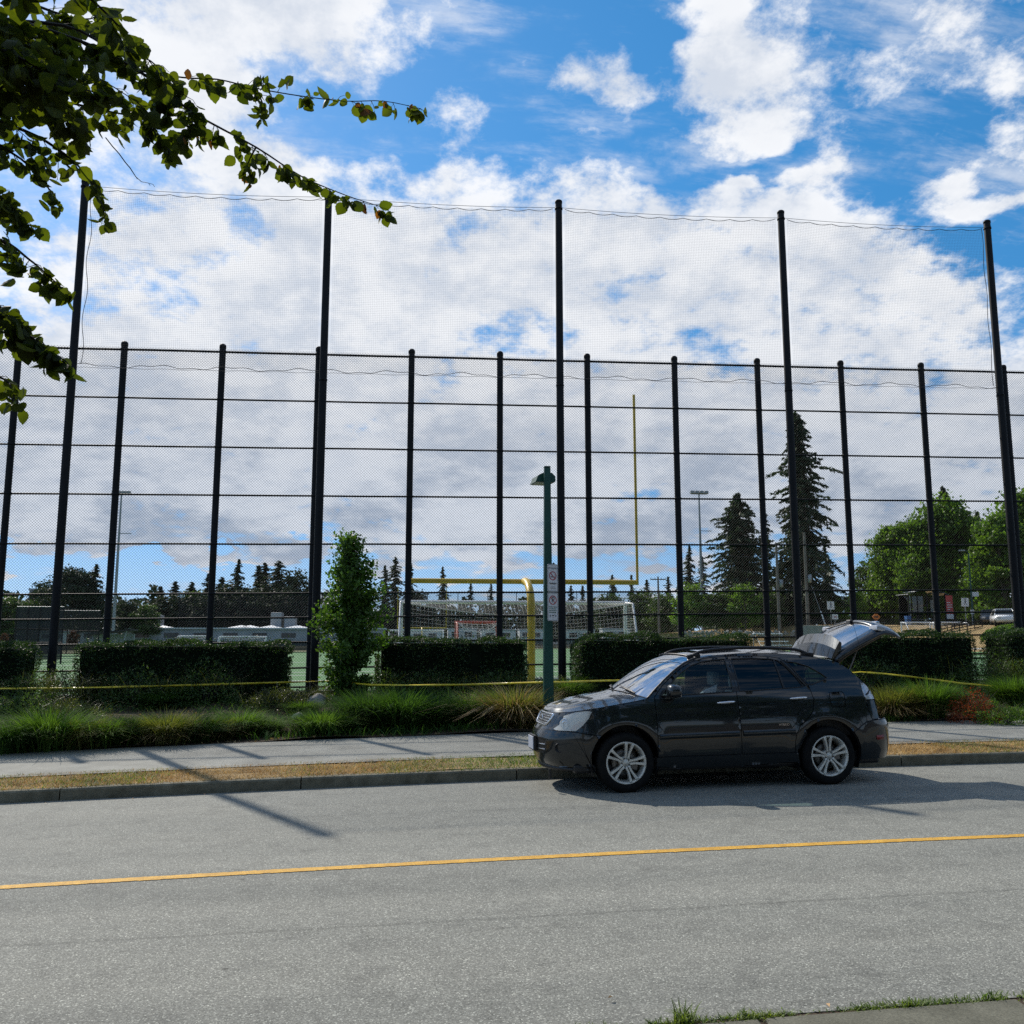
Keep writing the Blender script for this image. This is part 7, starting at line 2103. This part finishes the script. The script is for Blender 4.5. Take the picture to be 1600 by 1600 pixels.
T = [ # kind px top bottom Y mat wide label
 ('broad_b', 112, 888, 992, 128, 'far_tree', 1.25, 'big dark rounded tree behind the left netting pole'), ('fir_b', 143, 880, 992, 130, 'far_tree', 1.3, 'dark conifer rising from the right side of the big rounded tree'), ('broad_c', 78, 910, 992, 132, 'far_tree', 1.2, 'dark tree at the left shoulder of the big rounded tree'),
 ('broad_c', 12, 935, 995, 120, 'decid2', 1.4, 'low broad tree at the left edge'), ('broad_c', 45, 940, 995, 124, 'decid2', 1.2, 'low tree between left edge and rounded tree'), ('broad_c', 195, 940, 995, 140, 'far_tree', 1.3, 'low dark tree right of the floodlight pole'), ('broad_c', 225, 946, 995, 138, 'decid2', 1.2, 'low tree second right of the floodlight pole'), ('fir_c', 247, 915, 992, 165, 'far_tree', 1.89, 'pointed dark tree at the start of the conifer row'),
 ('fir_a', 270, 907, 992, 168, 'far_tree', 1.89, 'dark conifer second in the left row'), ('fir_a', 296, 908, 992, 172, 'far_tree', 1.89, 'dark conifer third in the left row'), ('fir_c', 322, 895, 992, 170, 'far_tree', 1.74, 'dark conifer left of the tallest in the left row'), ('fir_a', 343, 900, 992, 175, 'far_tree', 1.74, 'dark conifer half hidden by a fence post in the left row'), ('fir_b', 368, 872, 992, 168, 'conifer', 1.0, 'tallest pointed conifer of the left row'),
 ('fir_c', 400, 882, 992, 172, 'conifer', 1.59, 'slim conifer right of the tallest in the left row'), ('fir_b', 410, 878, 992, 176, 'far_tree', 1.45, 'conifer close behind the slim one in the left row'), ('fir_a', 432, 874, 992, 170, 'conifer', 1.74, 'tiered conifer in the right half of the left row'), ('broad_c', 456, 895, 992, 166, 'far_tree', .9, 'rounded dark tree at the end of the left row'), ('fir_c', 478, 915, 992, 170, 'far_tree', 1.89, 'low conifer ending the left row beside the double posts'),
 ('broad_c', 270, 932, 994, 163, 'far_tree', 1.6, 'dense dark thicket tree at the left end of the row'), ('broad_c', 300, 926, 994, 166, 'decid2', 1.5, 'dense thicket tree below the third conifer'), ('broad_c', 415, 915, 994, 168, 'far_tree', 1.5, 'dense thicket tree below the slim conifer'), ('broad_c', 355, 915, 994, 166, 'far_tree', 1.5, 'dense thicket tree beside the half hidden conifer'), ('broad_c', 480, 930, 994, 164, 'far_tree', 1.5, 'dense thicket tree beside the double posts'), ('broad_c', 650, 925, 990, 168, 'far_tree', 1.4, 'dense thicket tree behind the left goal corner'), ('broad_c', 385, 925, 994, 160, 'far_tree', 1.6, 'dense dark thicket tree below the tallest conifer'), ('broad_c', 330, 930, 994, 160, 'far_tree', 1.6, 'dense dark thicket tree below the left row'), ('broad_c', 440, 925, 994, 162, 'far_tree', 1.5, 'dense dark thicket tree below the tiered conifer'),
 ('fir_b', 600, 882, 990, 160, 'conifer', .9, 'conifer just right of the young tree'), ('fir_a', 616, 868, 990, 165, 'conifer', 1.0, 'taller conifer just left of a fence post by the goal'), ('fir_b', 640, 878, 990, 162, 'conifer', .8, 'conifer behind the left end of the yellow crossbar'), ('fir_b', 691, 884, 985, 175, 'conifer', .75, 'lone conifer above the left half of the yellow crossbar'),
 ('fir_c', 735, 911, 985, 200, 'conifer', 1.1, 'small distant conifer under the crossbar, left'), ('fir_c', 767, 911, 985, 205, 'conifer', 1.1, 'small distant conifer under the crossbar beside a post'), ('fir_b', 866, 878, 985, 180, 'conifer', .8, 'conifer hidden behind the lamp post signs'), ('fir_c', 893, 914, 985, 205, 'conifer', 1.2, 'small distant conifer right of the lamp post'), ('fir_c', 911, 914, 985, 208, 'conifer', 1.2, 'small distant conifer behind a fence post'), ('fir_b', 958, 897, 985, 190, 'conifer', .9, 'conifer at the right part of the yellow crossbar'),
 ('fir_c', 988, 897, 985, 185, 'conifer', 1.0, 'conifer at the foot of the yellow upright'), ('fir_c', 1012, 905, 985, 178, 'conifer', 1.2, 'conifer left of the distant utility pole'), ('fir_c', 1046, 900, 985, 172, 'conifer', 1.2, 'conifer right of the distant utility pole'), ('broad_c', 950, 930, 990, 172, 'decid2', 1.5, 'dark low tree behind the right goal net'), ('broad_c', 1000, 925, 990, 165, 'decid2', 1.4, 'dark low tree right of the large goal'), ('broad_c', 1040, 930, 988, 150, 'decid2', 1.3, 'olive low tree left of the floodlight pole'),
 ('fir_b', 1080, 851, 982, 118, 'conifer', .8, 'pointed conifer left of the wide dark cedar'), ('fir_c', 1100, 868, 982, 122, 'conifer', 1.1, 'conifer between floodlight pole and wide cedar'), ('wide_cedar', 1160, 768, 990, 105, 'conifer', .78, 'wide dark conifer left of the tallest one'), ('fir_c', 1202, 800, 985, 112, 'conifer', 1.0, 'dark conifer between the wide and the tallest one'), ('big_fir', 1259, 640, 990, 98, 'conifer', .95, 'tallest conifer with ragged tiers'), ('fir_b', 1225, 860, 985, 108, 'conifer2', .9, 'shorter conifer at the left foot of the tallest'), ('fir_b', 1295, 850, 985, 104, 'conifer', .85, 'dark conifer at the right foot of the tallest'),
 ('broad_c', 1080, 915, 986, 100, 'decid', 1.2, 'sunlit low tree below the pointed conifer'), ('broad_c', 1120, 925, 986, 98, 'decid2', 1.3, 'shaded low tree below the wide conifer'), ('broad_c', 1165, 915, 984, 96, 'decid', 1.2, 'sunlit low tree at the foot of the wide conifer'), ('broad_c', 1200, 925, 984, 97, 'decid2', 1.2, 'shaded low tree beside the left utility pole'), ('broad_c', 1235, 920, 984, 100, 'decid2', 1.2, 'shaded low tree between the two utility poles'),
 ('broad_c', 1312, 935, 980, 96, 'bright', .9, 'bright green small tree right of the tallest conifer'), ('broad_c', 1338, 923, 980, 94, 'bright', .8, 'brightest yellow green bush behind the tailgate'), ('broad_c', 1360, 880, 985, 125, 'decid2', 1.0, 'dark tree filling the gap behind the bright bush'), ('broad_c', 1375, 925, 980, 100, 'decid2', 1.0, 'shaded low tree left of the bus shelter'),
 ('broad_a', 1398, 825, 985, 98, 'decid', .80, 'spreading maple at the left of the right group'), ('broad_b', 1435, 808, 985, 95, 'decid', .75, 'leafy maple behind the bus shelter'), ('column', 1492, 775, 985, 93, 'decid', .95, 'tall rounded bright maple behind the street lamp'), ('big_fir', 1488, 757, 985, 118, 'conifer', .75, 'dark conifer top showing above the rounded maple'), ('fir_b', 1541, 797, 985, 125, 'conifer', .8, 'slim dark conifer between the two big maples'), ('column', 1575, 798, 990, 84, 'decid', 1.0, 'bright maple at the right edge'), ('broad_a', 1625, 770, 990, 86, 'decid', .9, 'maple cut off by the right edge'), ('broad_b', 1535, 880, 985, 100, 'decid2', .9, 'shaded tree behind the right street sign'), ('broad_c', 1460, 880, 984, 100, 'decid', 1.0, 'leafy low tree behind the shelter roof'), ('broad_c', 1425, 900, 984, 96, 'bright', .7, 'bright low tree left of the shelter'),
 ('broad_c', 5, 990, 1012, 66, 'rust_dull', .8, 'small rust coloured tree at the left edge beyond the fence'), ('broad_c', 113, 986, 1010, 80, 'rust_dull', .9, 'small rust coloured tree right of the batting cage'),
]
for (k, px, a, b, Y, mt, wd, lab) in T: tree(k, px, a, b, Y, mt, lab, wd)
def far_hedge():
    b = at(1585, 1000, 60); root = thing('trimmed_bush', 'sunlit trimmed bush beyond the fence at the right edge', 'bush', (b.x, 60, b.z))
    g = np.random.default_rng(3); n = 5000; v = g.normal(size=(n, 3)); v /= np.linalg.norm(v, axis=1)[:, None]; v[:, 2] = np.abs(v[:, 2])
    p = v * [2.4, 1.2, 1.1] * g.uniform(.75, 1.0, n)[:, None]
    V, Q = leaf_quads(p, .16, 2, 0, None, .6, v, .5); link('foliage', mesh_np('foliage', V, Q), root, M['decid'])
    m = MB(); m.tube([(0, 0, -.8), (0, 0, .6)], .06, 5); m.build('stem', M['bark'], root)
far_hedge()
def woodland():
    """far wood that reads as one mass, closing the horizon"""
    g = np.random.default_rng(8); C = []
    for i in range(420):
        px = g.uniform(-500, 2100); Y = g.uniform(235, 300); b = at(px, 990, Y); h = g.uniform(6, 12) * (1.2 if px < 520 else 1.0); w = g.uniform(2.5, 5)
        k = 90; v = g.normal(size=(k, 3)); v /= np.linalg.norm(v, axis=1)[:, None]
        f = g.uniform(0, 1, k); C.append(np.stack([b.x + v[:, 0] * w * (1 - f * .7), Y + v[:, 1] * w, b.z - 2 + f * h], 1))
    V, Q = leaf_quads(np.concatenate(C), 1.5, 4, 0, None, .8)
    o = link('distant_woodland', mesh_np('distant_woodland', V, Q), None, M['far_tree']); tag(o, 'dark distant woodland closing the horizon', 'woodland', kind='stuff')
woodland()
# trees on the near side of the street, behind the viewer: the parked car mirrors them
for i, (x, y, h, k) in enumerate(((-9, -9, 11, 'broad_a'), (-1.5, -11, 12, 'broad_b'), (6.5, -10, 11, 'broad_a'), (14, -9, 12, 'broad_b'), (21, -8, 11, 'broad_a'), (29, -7, 12, 'broad_b'))):
    (tm, cm), h0 = TREES[k]
    root = thing('street_tree', ['broad street tree behind the viewer, far left', 'broad street tree directly behind the viewer', 'broad street tree behind the viewer opposite the car bonnet', 'broad street tree opposite the car tail', 'broad street tree opposite the right end of the bed', 'last broad street tree on the near side'][i], 'tree', (x, y, sx(x)), i * 1.3, 'street trees on the near side')
    root.scale = (h / h0,) * 3
    for nm, me, mt in (('trunk', tm, 'bark'), ('crown', cm, 'decid2')):
        key = (k, nm, mt)
        if key not in _tc:
            m2 = me.copy(); m2.materials.clear(); m2.materials.append(M[mt]); _tc[key] = m2
        o = bpy.data.objects.new(nm, _tc[key]); COL.objects.link(o); o.parent = root
